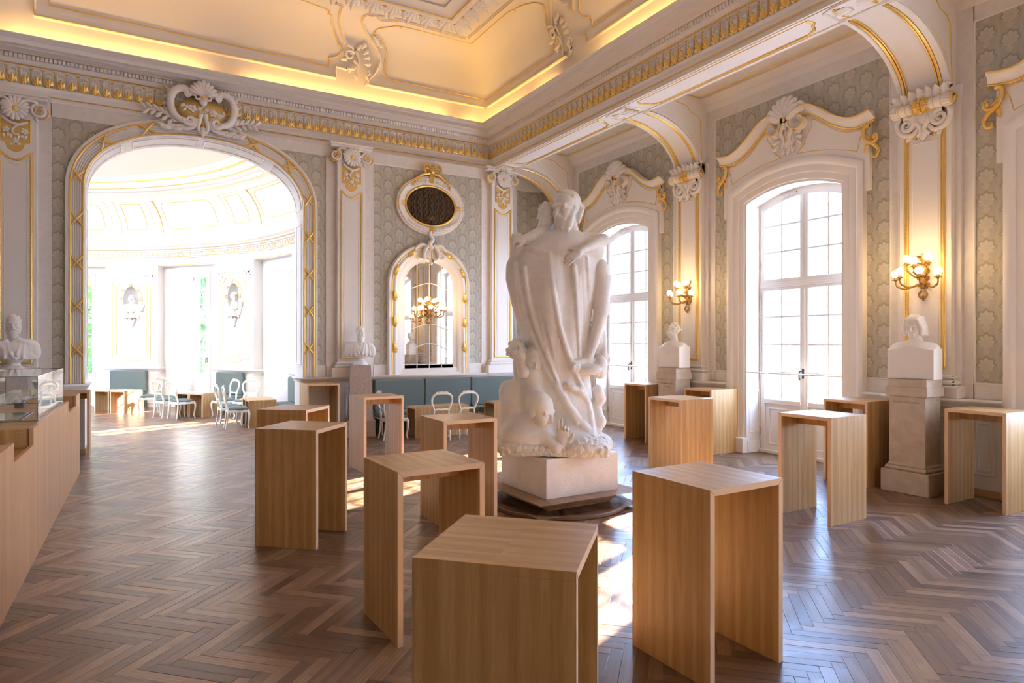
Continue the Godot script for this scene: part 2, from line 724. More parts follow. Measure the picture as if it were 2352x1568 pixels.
func _ready() -> void:
	rng.seed = 7
	var cam := Camera3D.new()
	cam.name = "camera"
	add_child(cam)
	cam.position = Vector3(0, 1.9, 0)
	cam.rotation_degrees = Vector3(0, -30.326, 0)
	cam.fov = 55.92
	cam.near = 0.05
	cam.far = 400.0
	cam.current = true

	var env := Environment.new()
	env.background_mode = Environment.BG_SKY
	var sky := Sky.new()
	var sm := ProceduralSkyMaterial.new()
	sm.sky_top_color = Color(0.52, 0.72, 1.0)
	sm.sky_horizon_color = Color(0.85, 0.93, 1.0)
	sm.sky_curve = 0.18
	sm.ground_horizon_color = Color(0.86, 0.88, 0.9)
	sm.ground_bottom_color = Color(0.6, 0.6, 0.6)
	sm.sky_energy_multiplier = 2.1
	sm.ground_energy_multiplier = 1.0
	sm.sun_angle_max = 2.0
	sky.sky_material = sm
	env.sky = sky
	env.tonemap_mode = Environment.TONE_MAPPER_LINEAR
	env.tonemap_exposure = 6.4
	env.sdfgi_enabled = true
	env.ssao_enabled = true
	env.ssil_enabled = true
	var we := WorldEnvironment.new()
	we.name = "world_environment"
	we.environment = env
	add_child(we)

	var sun := DirectionalLight3D.new()
	sun.name = "sun"
	add_child(sun)
	sun.look_at_from_position(SUN_TO.normalized() * 30.0, Vector3.ZERO, Vector3.UP)
	sun.light_energy = 4.5
	sun.light_color = Color(1.0, 0.96, 0.90)
	sun.light_angular_distance = 0.55
	sun.shadow_enabled = true

	make_materials()
	build_floor()
	build_far_wall()
	build_entablature()
	build_ceiling()
	build_window_wall()
	build_beam()
	build_shell()
	build_rotunda()
	build_outside()
	build_tables()
	build_statue()
	build_busts()
	build_seating()
	build_counter()
	build_mirror()
	build_sconces()


# ---------------------------------------------------------------- floor
func project(p: Vector3) -> Vector3:   # pixel and depth in the 2352 x 1568 frame, only to pick which planks show largest
	var th := deg_to_rad(30.326)
	var d := p - Vector3(0, 1.9, 0)
	var z := d.x * sin(th) - d.z * cos(th)
	var x := d.x * cos(th) + d.z * sin(th)
	return Vector3(1176.0 + 1477.0 * x / maxf(z, 0.01), 784.0 - 1477.0 * d.y / maxf(z, 0.01), z)


func build_floor() -> void:
	var fl := struct("floor", "brown oak herringbone parquet floor, scuffed and polished")
	var b := MB.new()
	b.box(V(1.3, -0.12, -9.2), V(17.4, 0.2, 28.0))
	put(b, "subfloor", M.floor_joint, fl)
	var W := 0.08
	var L := 0.56
	var g := 0.0009
	var q := sqrt(0.5)
	var near := []
	var rest := []
	for n in range(-300, 300):
		for m in range(-30, 30):
			for kind in 2:
				# in (u, v): a run of boards and the run across it
				var u := n * W + m * L
				var w := n * W - m * L
				var cu := u + L * 0.5 if kind == 0 else u + W * 0.5
				var cv := w + W * 0.5 if kind == 0 else w + W + L * 0.5
				var x := (cu + cv) * q + 1.3
				var z := (cu - cv) * q - 9.02
				var main := x > -6.5 and x < 9.4 and z > -14.0 and z < 4.3
				var salon := z <= -13.9 and Vector2(x, z).distance_to(ROT) < 9.2 and x > -6.6
				if not (main or salon):
					continue
				var item := [Vector3(x, 0, z), kind, rng.randi_range(0, 5), rng.randf(), rng.randf_range(-0.0008, 0.0006)]
				var p := project(item[0])
				if p.z > 0.6 and p.x > -60 and p.x < 2420 and p.y < 1640 and p.y > 0:
					near.append([p.z, item])
				else:
					rest.append(item)
	near.sort_custom(func(a, c): return a[0] < c[0])
	var shared := []
	for k in 6:
		var pb := MB.new()
		plank(pb, Vector3.ZERO, Vector3.RIGHT, Vector3.BACK, L - g, W - g, 0.13 * k)
		shared.append(pb.mesh())
	var cnt := 0
	for e in near:
		var it: Array = e[1]
		if cnt < 300:
			var ang := -PI / 4 if it[1] == 0 else PI / 4
			var o := put(shared[it[2]], "plank", M["plank_%d" % it[2]], fl, Transform3D(Basis(Vector3.UP, plank_angle(it[1])), it[0] + Vector3(0, it[4], 0)))
			cnt += 1
		else:
			rest.append(it)
	var tones := []
	for k in 6:
		tones.append(M["plank_%d" % k].albedo_color.srgb_to_linear())
	var rb := MB.new()
	rb.tinted = true
	for it in rest:
		var bas := Basis(Vector3.UP, plank_angle(it[1]))
		rb.tint = tones[it[2]]
		plank(rb, it[0] + Vector3(0, it[4], 0), bas.x, bas.z, L - g, W - g, it[3])
	var r := put(rb, "parquet_boards", M.plank_all, fl)
	r.set_meta("kind", "stuff")


func plank_angle(kind: int) -> float:
	# u runs along (1, 0, 1), v along (1, 0, -1)
	return -PI / 4 if kind == 0 else PI / 4


func plank(b: MB, at: Vector3, ax: Vector3, az: Vector3, ln: float, wd: float, off: float) -> void:
	var hx := ax * ln * 0.5
	var hz := az * wd * 0.5
	var dn := Vector3(0, -0.016, 0)
	var c := 0.0016
	var ix := hx - ax * c
	var iz := hz - az * c
	var lo := Vector3(0, -c * 0.55, 0)
	var i := b.vt(at - ix + iz, Vector3.UP, Vector2(off, 0.0 + off * 3.0))
	b.vt(at + ix + iz, Vector3.UP, Vector2(off, 0.7 + off * 3.0))
	b.vt(at + ix - iz, Vector3.UP, Vector2(off + 0.2, 0.7 + off * 3.0))
	b.vt(at - ix - iz, Vector3.UP, Vector2(off + 0.2, off * 3.0))
	b.tri(i, i + 1, i + 2); b.tri(i, i + 2, i + 3)
	var p := [-1, 1, 1, -1]
	var r := [1, 1, -1, -1]
	for k in 4:
		var k2 := (k + 1) % 4
		var a: Vector3 = at + ix * p[k] + iz * r[k]
		var d: Vector3 = at + ix * p[k2] + iz * r[k2]
		var a2: Vector3 = at + hx * p[k] + hz * r[k] + lo
		var d2: Vector3 = at + hx * p[k2] + hz * r[k2] + lo
		b.quad(a2, d2, d, a)
		b.quad(a2 + dn, d2 + dn, d2, a2)


# ---------------------------------------------------------------- far wall with the arch
func arch_pts(a: float, top: float, y0: float, z: float, steps := 44) -> Array:
	var out := [V(ACX - a, y0, z)]
	for k in steps + 1:
		var th := PI - PI * k / steps
		var cx := cos(th)
		var sy := sin(th)
		out.append(V(ACX + a * signf(cx) * pow(absf(cx), 2.0 / 2.2), 4.5 + (top - 4.5) * pow(maxf(sy, 0.0), 2.0 / 2.2), z))
	out.append(V(ACX + a, y0, z))
	return out


func flat2(pts: Array) -> PackedVector2Array:
	var out := PackedVector2Array()
	for p in pts:
		out.append(Vector2(p.x, p.y))
	return out


func rect2(x0: float, y0: float, x1: float, y1: float) -> PackedVector2Array:
	return PackedVector2Array([Vector2(x0, y0), Vector2(x1, y0), Vector2(x1, y1), Vector2(x0, y1)])


func frame_path(x0: float, y0: float, x1: float, y1: float, z: float) -> Array:
	return [V(x0, y0, z), V(x0, y1, z), V(x1, y1, z), V(x1, y0, z)]   # clockwise: the profile's side points outwards


const CAP := [Vector2(-0.03, 1.185), Vector2(0.05, 1.185), Vector2(0.062, 1.17), Vector2(0.06, 1.15), Vector2(0.035, 1.125), Vector2(0.02, 1.10), Vector2(0.016, 1.08), Vector2(-0.03, 1.08)]
const ROLL := [Vector2(-0.018, 0), Vector2(-0.014, 0.008), Vector2(-0.004, 0.013), Vector2(0.006, 0.010), Vector2(0.010, 0.004), Vector2(0.018, 0.003), Vector2(0.018, 0)]


func dado_panels(b: MB, x0: float, x1: float, count: int, o: Vector3, ax: Vector3) -> void:
	var nrm := ax.cross(Vector3.UP)
	var w := (x1 - x0) / count
	for k in count:
		var a := x0 + w * k + 0.1
		var c := x0 + w * (k + 1) - 0.1
		var path := [o + ax * a + V(0, 0.27), o + ax * a + V(0, 0.95), o + ax * c + V(0, 0.95), o + ax * c + V(0, 0.27)]
		b.sweep(path, nrm, ROLL, true)


func build_far_wall() -> void:
	var w := struct("wall_far", "cream plaster wall with wide arch, grey damask panels and gilded pilasters")
	var b := MB.new()
	var poly := PackedVector2Array([Vector2(-6.6, 0), Vector2(ACX - 1.80, 0)])
	for p in arch_pts(1.80, 5.625, 0.0, 0.0):
		poly.append(Vector2(p.x, p.y))
	poly.append_array([Vector2(ACX + 1.80, 0), Vector2(7.79, 0), Vector2(7.79, 7.0), Vector2(-6.6, 7.0)])
	poly.remove_at(1)
	poly.remove_at(poly.size() - 4)
	b.plate(poly, V(0, 0, ZA - 0.72), Vector3.RIGHT, Vector3.UP, 0.70, true, true)
	put(b, "wall_body", M.plaster, w)
	# stiles and rails stand proud of the papered fields
	b = MB.new()
	for r in [[-6.6, 1.1, -1.21, 5.99], [-1.22, 5.64, 7.79, 5.99], [3.31, 1.1, 4.30, 5.65], [6.86, 1.1, 7.79, 5.65], [3.0, 1.1, 3.32, 1.42], [4.29, 1.1, 6.87, 1.40], [-1.22, 1.1, -0.9, 1.37]]:
		b.plate(rect2(r[0], r[1], r[2], r[3]), V(0, 0, ZA - 0.021), Vector3.RIGHT, Vector3.UP, 0.021)
	put(b, "stile_frame", M.plaster, w)
	# papered fields
	var outer := arch_pts(2.07, 5.905, 1.36, 0.0)
	b = MB.new()
	var pl := PackedVector2Array([Vector2(-1.215, 1.365)])
	for p in outer:
		if p.x < -0.2 and p.y < 5.645: pl.append(Vector2(p.x, p.y))
	pl.append(Vector2(-0.25, 5.645)); pl.append(Vector2(-1.215, 5.645))
	b.plate(pl, V(0, 0, ZA - 0.02), Vector3.RIGHT, Vector3.UP, 0.004, false)
	put(b, "wallpaper_field", M.wallpaper, w)
	b = MB.new()
	pl = PackedVector2Array([Vector2(3.315, 1.415), Vector2(3.315, 5.645), Vector2(2.36, 5.645)])
	for p in outer:
		if p.x > 2.34 and p.y < 5.645 and p.y > 1.40: pl.append(Vector2(p.x, p.y))
	pl.append(Vector2(3.125, 1.415))
	b.plate(pl, V(0, 0, ZA - 0.02), Vector3.RIGHT, Vector3.UP, 0.004, false)
	put(b, "wallpaper_field", M.wallpaper, w)
	b = MB.new()
	b.plate(rect2(4.295, 1.395, 6.865, 5.645), V(0, 0, ZA - 0.02), Vector3.RIGHT, Vector3.UP, 0.004, false)
	put(b, "wallpaper_field", M.wallpaper, w)
	# thin beading round the papered fields
	b = MB.new()
	for r in [[4.30, 1.40, 6.86, 5.64]]:
		b.sweep(frame_path(r[0], r[1], r[2], r[3], ZA), Vector3.BACK, [Vector2(-0.012, -0.016), Vector2(-0.008, 0.004), Vector2(0.0, 0.006), Vector2(0.012, 0.0)], true)
	put(b, "field_beading", M.paint, w)
	# dado, cap moulding, skirting
	b = MB.new()
	b.box(V((-6.6 + ACX - 1.80) * 0.5, 0.55, ZA - 0.35), V(ACX - 1.80 + 6.6, 1.1, 0.80))
	b.box(V((ACX + 1.80 + 7.79) * 0.5, 0.55, ZA - 0.35), V(7.79 - ACX - 1.80, 1.1, 0.80))
	put(b, "dado", M.paint, w)
	b = MB.new()
	b.sweep([V(7.79, 0, ZA + 0.05), V(ACX + 1.80, 0, ZA + 0.05), V(ACX + 1.80, 0, ZA - 0.75)], Vector3.UP, CAP)
	b.sweep([V(ACX - 1.80, 0, ZA - 0.75), V(ACX - 1.80, 0, ZA + 0.05), V(-6.6, 0, ZA + 0.05)], Vector3.UP, CAP)
	put(b, "dado_cap", M.paint, w)
	b = MB.new()
	dado_panels(b, 2.9, 4.3, 2, V(0, 0, ZA + 0.05), Vector3.RIGHT)
	dado_panels(b, -2.2, -0.8, 2, V(0, 0, ZA + 0.05), Vector3.RIGHT)
	dado_panels(b, 0.0, 0.62, 1, V(ACX + 1.80, 0, ZA - 0.0), Vector3(0, 0, -1))
	dado_panels(b, 0.0, 0.62, 1, V(ACX - 1.80, 0, ZA - 0.66), Vector3(0, 0, 1))
	put(b, "dado_panel", M.paint, w)
	b = MB.new()
	var sk := [Vector2(-0.03, 0.09), Vector2(0.012, 0.09), Vector2(0.016, 0.08), Vector2(0.016, 0.0), Vector2(-0.03, 0.0)]
	b.sweep([V(7.79, 0, ZA + 0.05), V(ACX + 1.80, 0, ZA + 0.05), V(ACX + 1.80, 0, ZA - 0.75)], Vector3.UP, sk)
	b.sweep([V(ACX - 1.80, 0, ZA - 0.75), V(ACX - 1.80, 0, ZA + 0.05), V(-6.6, 0, ZA + 0.05)], Vector3.UP, sk)
	put(b, "skirting", M.skirting, w)
	arch_casing(w)
	arch_soffit(w)
	for x in [-1.675, 3.80, 7.35]:
		pilaster(w, x)
	cartouche(w)


func arch_casing(w: Node3D) -> void:
	var c := sub("arch_casing", w)
	var base := arch_pts(1.825, 5.66, 1.19, ZA)
	var b := MB.new()
	b.sweep(base, Vector3.BACK, [Vector2(-0.028, -0.03), Vector2(-0.028, 0.03), Vector2(-0.012, 0.042), Vector2(0.012, 0.042), Vector2(0.03, 0.03), Vector2(0.155, 0.03), Vector2(0.165, 0.05), Vector2(0.205, 0.05), Vector2(0.215, 0.06), Vector2(0.25, 0.055), Vector2(0.258, 0.04), Vector2(0.258, -0.02)], false, 40.0)
	put(b, "casing_moulding", M.paint, c)
	b = MB.new()
	for k in 4:
		var o := 0.046 + 0.031 * k
		b.sweep(base, Vector3.BACK, [Vector2(o - 0.014, 0.029), Vector2(o - 0.010, 0.040), Vector2(o, 0.045), Vector2(o + 0.010, 0.040), Vector2(o + 0.014, 0.029)], false, 70.0, false)
	put(b, "reeding", M.paint_grey, c)
	for o in [[0.0, 0.014, 0.042], [0.184, 0.017, 0.05]]:
		b = MB.new()
		var pr := []
		for k in 7:
			var a := PI - PI * k / 6.0
			pr.append(Vector2(o[0] + cos(a) * o[1], o[2] + sin(a) * o[1]))
		b.sweep(base, Vector3.BACK, pr, false, 70.0, false)
		put(b, "gilt_bead", M.gold, c)
	# crossed gilt ribbons round the reeding
	var mid := arch_pts(1.917, 5.752, 1.19, ZA + 0.045)
	var ln := length_of(mid)
	var rb := MB.new()
	for sg in [-1.0, 1.0]:
		var rows := []
		for i in 7:
			var t := -1.0 + 2.0 * i / 6.0
			var ctr := V(t * 0.085, t * 0.11 * sg, 0.012 * cos(t * 1.4))
			var acr := V(-0.11 * sg, 0.085).normalized() * 0.016
			rows.append([ctr - acr, ctr - acr + V(0, 0, 0.010), ctr + V(0, 0, 0.014), ctr + acr + V(0, 0, 0.010), ctr + acr])
		rb.sheet(rows)
	rb.ball(V(0, 0, 0.016), V(0.02, 0.02, 0.012), 8, 6)
	var rm := rb.mesh()
	for k in 8:
		for side in 2:
			var s := 0.57 + 0.735 * k
			if s > ln * 0.5 - 0.45: continue
			var pt := along(mid, s if side == 0 else ln - s)
			var t: Vector3 = pt[1]
			var ax := t.cross(Vector3.BACK)
			put(rm, "ribbon_cross", M.gold, c, Transform3D(Basis(ax, t, ax.cross(t)), pt[0]))


func arch_soffit(w: Node3D) -> void:
	# raised panel frames round the inside of the arch
	var c := sub("arch_soffit", w)
	var base := arch_pts(1.80, 5.625, 1.19, 0.0)
	var ln := length_of(base)
	var b := MB.new()
	var segs := [[0.3, 3.1], [3.3, 4.15], [4.35, ln * 0.5 + 0.0]]
	for side in 2:
		for sg in [[0.25, 3.05], [3.35, 4.35], [4.55, ln * 0.5 - 0.06]]:
			for lane in [0.12, 0.55]:
				var pts := []
				for i in 13:
					var s := lerpf(sg[0], sg[1], i / 12.0)
					var p := along(base, s if side == 0 else ln - s)
					var nrm: Vector3 = p[1].cross(Vector3.BACK)
					pts.append(p[0] + V(0, 0, ZA - lane) + nrm * 0.0)
				b.tube(pts, 0.014, 6)
			for e in sg:
				var p := along(base, e if side == 0 else ln - e)
				b.tube([p[0] + V(0, 0, ZA - 0.12), p[0] + V(0, 0, ZA - 0.55)], 0.014, 6)
	put(b, "panel_moulding", M.paint, c)


func gilt_frame_path(hw: float, y0: float, y1: float, dip: float) -> Array:
	var out := [V(hw, y1, 0)]
	out.append(V(hw, y0, 0)); out.append(V(-hw, y0, 0)); out.append(V(-hw, y1, 0))
	for k in range(1, 12):
		var t := k / 12.0
		out.append(V(lerpf(-hw, hw, t), y1 - dip * sin(PI * t), 0))
	return out


func pilaster(w: Node3D, x: float) -> void:
	var p := sub("pilaster", w, V(x, 0, ZA))
	var key := "pil"
	if not cache.has(key):
		var d := {}
		var b := MB.new()
		b.box(V(0, 3.55, 0.05), V(0.57, 4.76, 0.11), 0.006)
		# base blocks
		b.box(V(0, 1.27, 0.07), V(0.80, 0.20, 0.16), 0.012)
		b.box(V(0, 1.40, 0.07), V(0.72, 0.06, 0.15), 0.02)
		b.box(V(0, 1.455, 0.07), V(0.66, 0.05, 0.14), 0.02)
		# abacus under the entablature
		b.box(V(0, 5.85, 0.07), V(0.86, 0.05, 0.18), 0.012)
		b.box(V(0, 5.90, 0.07), V(0.90, 0.05, 0.20), 0.012)
		d.shaft = b.mesh()
		b = MB.new()
		b.xf.origin = V(0, 0, 0.105)
		egg_strip(b, gilt_frame_path(0.205, 1.55, 4.96, 0.13) + [V(0.205, 4.96)], 0.021, 0.05)
		d.gilt = b.mesh()
		b = MB.new()
		b.xf.origin = V(0, 0, 0.105)
		b.tube(gilt_frame_path(0.145, 1.61, 4.87, 0.11) + [V(0.145, 4.87)], 0.006, 5)
		b.sweep(gilt_frame_path(0.235, 1.52, 4.99, 0.14), Vector3.BACK, [Vector2(-0.006, 0), Vector2(-0.003, 0.007), Vector2(0.003, 0.007), Vector2(0.006, 0)], true)
		d.line = b.mesh()
		# gilt field with flowers below the capital
		b = MB.new()
		var pl := PackedVector2Array([Vector2(-0.19, 5.50), Vector2(-0.19, 5.12), Vector2(-0.12, 5.12), Vector2(-0.12, 5.08)])
		for k in range(0, 11):
			var a := PI + PI * k / 10.0
			pl.append(Vector2(cos(a) * 0.115, 5.08 + sin(a) * 0.11))
		pl.append_array([Vector2(0.12, 5.12), Vector2(0.19, 5.12), Vector2(0.19, 5.50)])
		b.plate(pl, V(0, 0, 0.105), Vector3.RIGHT, Vector3.UP, 0.003)
		d.field = b.mesh()
		b = MB.new()
		var edge := []
		for q in pl: edge.append(V(q.x, q.y, 0.106))
		b.tube(edge, 0.010, 6)
		d.edge = b.mesh()
		b = MB.new()
		for f in [[-0.12, 5.30, 0.055, 0.2], [0.12, 5.30, 0.055, 0.9], [0.0, 5.14, 0.05, 0.4], [-0.09, 5.22, 0.03, 0.1], [0.09, 5.21, 0.03, 0.5], [0.05, 5.09, 0.025, 0], [-0.05, 5.08, 0.025, 0.3]]:
			flower(b, V(f[0], f[1], 0.112), Vector3.RIGHT, Vector3.UP, f[2], f[3])
		scroll(b, [V(-0.17, 5.50, 0.115), V(-0.06, 5.42, 0.13), V(0.05, 5.40, 0.13), V(0.16, 5.46, 0.115)], 0.03, 0.02)
		scroll(b, [V(0.12, 5.44, 0.12), V(0.02, 5.38, 0.13), V(-0.04, 5.30, 0.13), V(-0.01, 5.23, 0.13), V(0.05, 5.25, 0.13)], 0.022, 0.008)
		for k in 4:
			b.leaf(V(-0.16 + 0.1 * k, 5.24, 0.11), V(0.2 - 0.15 * k, -0.9).normalized(), V(0.9, 0.2 - 0.15 * k).normalized(), Vector3.BACK, 0.07, 0.04, 0.015, 2.0)
		d.flowers = b.mesh()
		# capital: volutes, shell and drapery
		b = MB.new()
		for sg in [-1.0, 1.0]:
			var sp := spiral(V(sg * 0.315, 5.66, 0.13), V(sg, 0), Vector3.UP, 0.118, 0.02, PI * 0.62, 2.1, 36)
			sp = smooth([V(sg * 0.06, 5.70, 0.13), V(sg * 0.14, 5.80, 0.14), V(sg * 0.24, 5.80, 0.135)], 4) + sp
			b.tube(sp, taper(sp.size(), 0.030, 0.012), 7, false, 1.0)
			scroll(b, [V(sg * 0.10, 5.72, 0.12), V(sg * 0.15, 5.64, 0.14), V(sg * 0.14, 5.56, 0.14), V(sg * 0.09, 5.55, 0.14), V(sg * 0.09, 5.60, 0.14)], 0.03, 0.012)
			b.leaf(V(sg * 0.25, 5.56, 0.11), V(sg * 0.5, -1).normalized(), V(1, 0.5 * sg).normalized(), Vector3.BACK, 0.10, 0.06, 0.02, 2.0)
		shell(b, V(0, 5.60, 0.115), Vector3.RIGHT, Vector3.UP, 0.235, 9, 2.2)
		shell(b, V(0, 5.66, 0.115), Vector3.LEFT, Vector3.DOWN, 0.20, 8, 2.6)
		for k in 9:
			var a := PI + PI * k / 8.0
			b.ball(V(cos(a) * 0.14, 5.64 + sin(a) * 0.15, 0.14), V(0.026, 0.022, 0.02), 6, 5)
		d.capital = b.mesh()
		b = MB.new()
		b.ball(V(0, 5.655, 0.165), V(0.045, 0.078, 0.03), 12, 8)
		for sg in [-1.0, 1.0]:
			b.tube(spiral(V(sg * 0.315, 5.66, 0.15), V(sg, 0), Vector3.UP, 0.075, 0.01, PI * 0.3, 1.6, 22), taper(23, 0.012, 0.010), 6)
			b.tube(smooth([V(sg * 0.43, 5.70, 0.11), V(sg * 0.44, 5.62, 0.11), V(sg * 0.38, 5.545, 0.11), V(sg * 0.30, 5.54, 0.12)], 4), 0.014, 6)
			b.tube(smooth([V(sg * 0.16, 5.60, 0.15), V(sg * 0.13, 5.54, 0.155), V(sg * 0.08, 5.55, 0.155)], 4), 0.012, 6)
		d.gilt_capital = b.mesh()
		cache[key] = d
	var d: Dictionary = cache[key]
	put(d.shaft, "shaft", M.paint, p)
	put(d.gilt, "gilt_frame", M.gold, p)
	put(d.line, "panel_line", M.paint, p)
	put(d.field, "gilt_field", M.gold_flat, p)
	put(d.edge, "field_edge", M.gold, p)
	put(d.flowers, "flower_relief", M.paint, p)
	put(d.capital, "capital", M.paint, p)
	put(d.gilt_capital, "capital_gilding", M.gold, p)


func cartouche(w: Node3D) -> void:
	var c := sub("cartouche", w, V(ACX, 0, ZA + 0.05))
	var b := MB.new()
	b.ball(V(0, 6.10, 0.02), V(0.40, 0.26, 0.10), 24, 12)
	put(b, "gilt_ground", M.gold_flat, c)
	b = MB.new()
	for sg in [-1.0, 1.0]:
		# the big C-scrolls at each side
		var arm := smooth([V(sg * 0.20, 6.31, 0.14), V(sg * 0.30, 6.42, 0.16), V(sg * 0.44, 6.38, 0.15), V(sg * 0.52, 6.22, 0.13), V(sg * 0.50, 6.02, 0.12), V(sg * 0.40, 5.90, 0.12), V(sg * 0.27, 5.85, 0.13)], 6)
		b.tube(arm, taper(arm.size(), 0.07, 0.055), 9)
		b.tube(spiral(V(sg * 0.235, 6.34, 0.16), V(-sg, 0), Vector3.UP, 0.085, 0.012, -0.4, 1.5, 24), taper(25, 0.04, 0.018), 8)
		b.tube(spiral(V(sg * 0.22, 5.88, 0.15), V(sg, 0), Vector3.DOWN, 0.10, 0.012, -0.2, 1.6, 26), taper(27, 0.045, 0.016), 8)
		# outer fringe of leaves up the scroll
		for k in 9:
			var p := along(arm, length_of(arm) * (0.08 + 0.1 * k))
			var o: Vector3 = V(p[0].x, p[0].y).direction_to(V(0, 6.12)) * -1.0
			b.leaf(p[0] + o * 0.03 - V(0, 0, 0.05), o, V(-o.y, o.x), Vector3.BACK, 0.09, 0.07, 0.03, 2.0)
		# lower stem volutes
		scroll(b, [V(sg * 0.03, 6.02, 0.13), V(sg * 0.06, 5.88, 0.14), V(sg * 0.08, 5.76, 0.12), V(sg * 0.02, 5.66, 0.08)], 0.05, 0.02)
		scroll(b, [V(sg * 0.10, 5.92, 0.13), V(sg * 0.16, 5.78, 0.12), V(sg * 0.30, 5.74, 0.10), V(sg * 0.42, 5.78, 0.08)], 0.05, 0.02)
		# acanthus wings along the arch
		for k in 5:
			b.leaf(V(sg * (0.22 + 0.09 * k), 5.74 - 0.004 * k, 0.06), V(sg * 0.9, 0.25 - 0.18 * (k % 2)).normalized(), V(-0.3 * sg, 1).normalized(), Vector3.BACK, 0.17, 0.11, 0.05, 3.0)
		# laurel sprigs
		var sprig := smooth([V(sg * 0.42, 5.86, 0.08), V(sg * 0.60, 5.95, 0.07), V(sg * 0.76, 6.0, 0.05), V(sg * 0.90, 6.0, 0.04)], 4)
		b.tube(sprig, 0.012, 5)
		for k in 11:
			var p := along(sprig, length_of(sprig) * k / 10.0)
			var up := 1.0 if k % 2 == 0 else -1.0
			var dl := V(sg * 0.75, up * 0.75).normalized()
			b.leaf(p[0], dl, V(-dl.y, dl.x), Vector3.BACK, 0.15, 0.065, 0.03, 0.5)
		# small wing at the top outside
		scroll(b, [V(sg * 0.46, 6.36, 0.10), V(sg * 0.56, 6.40, 0.08), V(sg * 0.62, 6.46, 0.06)], 0.03, 0.008)
	shell(b, V(0, 6.32, 0.16), V(1, 0.0), V(0, 1), 0.27, 9, 2.5)
	for sg in [-1.0, 1.0]:
		b.tube(spiral(V(sg * 0.10, 6.31, 0.19), V(sg, 0), Vector3.UP, 0.09, 0.02, 0.3, 1.1, 16), taper(17, 0.028, 0.014), 7)
		b.leaf(V(sg * 0.02, 6.54, 0.18), V(sg * 0.35, 1).normalized(), V(1, -0.35 * sg).normalized(), Vector3.BACK, 0.12, 0.07, 0.03, 2.0)
	b.leaf(V(0, 6.50, 0.2), V(0, 1), V(1, 0), Vector3.BACK, 0.17, 0.08, 0.04, 2.0)
	b.ball(V(0, 6.24, 0.17), V(0.07, 0.08, 0.05), 10, 8)
	b.leaf(V(0, 5.80, 0.1), V(0, -1), V(1, 0), Vector3.BACK, 0.18, 0.14, 0.05, 3.0)
	put(b, "scrollwork", M.paint, c)
	b = MB.new()
	for f in [[-0.17, 6.10, 0.075], [0.17, 6.06, 0.075], [-0.05, 6.12, 0.045], [0.06, 6.11, 0.045], [-0.26, 6.12, 0.045], [0.27, 6.04, 0.05], [0.0, 6.05, 0.04], [-0.31, 6.15, 0.03], [0.33, 6.06, 0.03], [0.0, 6.17, 0.035]]:
		flower(b, V(f[0], f[1], 0.115), Vector3.RIGHT, Vector3.UP, f[2], f[0] * 9.0)
	for k in 10:
		var a := -0.36 + 0.08 * k
		var dl := V(0.5 if k % 2 == 0 else -0.5, -0.8 if k % 3 else 0.8).normalized()
		b.leaf(V(a, 6.09 - a * 0.05, 0.11), dl, V(-dl.y, dl.x), Vector3.BACK, 0.08, 0.045, 0.02, 1.0)
	put(b, "flower_swag", M.paint_grey, c)
	b = MB.new()
	b.ball(V(0, 6.30, 0.235), V(0.028, 0.036, 0.02), 10, 8)
	b.tube([V(0, 6.0, 0.15), V(0, 5.80, 0.14)], [0.012, 0.006], 6)
	put(b, "gilt_jewel", M.gold, c)


# ---------------------------------------------------------------- entablature
func loop_path(o := 0.0) -> Array:   # the room's rectangle, run so that the profile's side points inwards
	return [V(XB, 0, 4.2), V(XB, 0, ZA), V(-6.6, 0, ZA), V(-6.6, 0, 4.2)]


func corner_path(o: float, y: float) -> Array:
	return [V(XB - o, y, 4.2), V(XB - o, y, ZA + o), V(-6.6, y, ZA + o)]


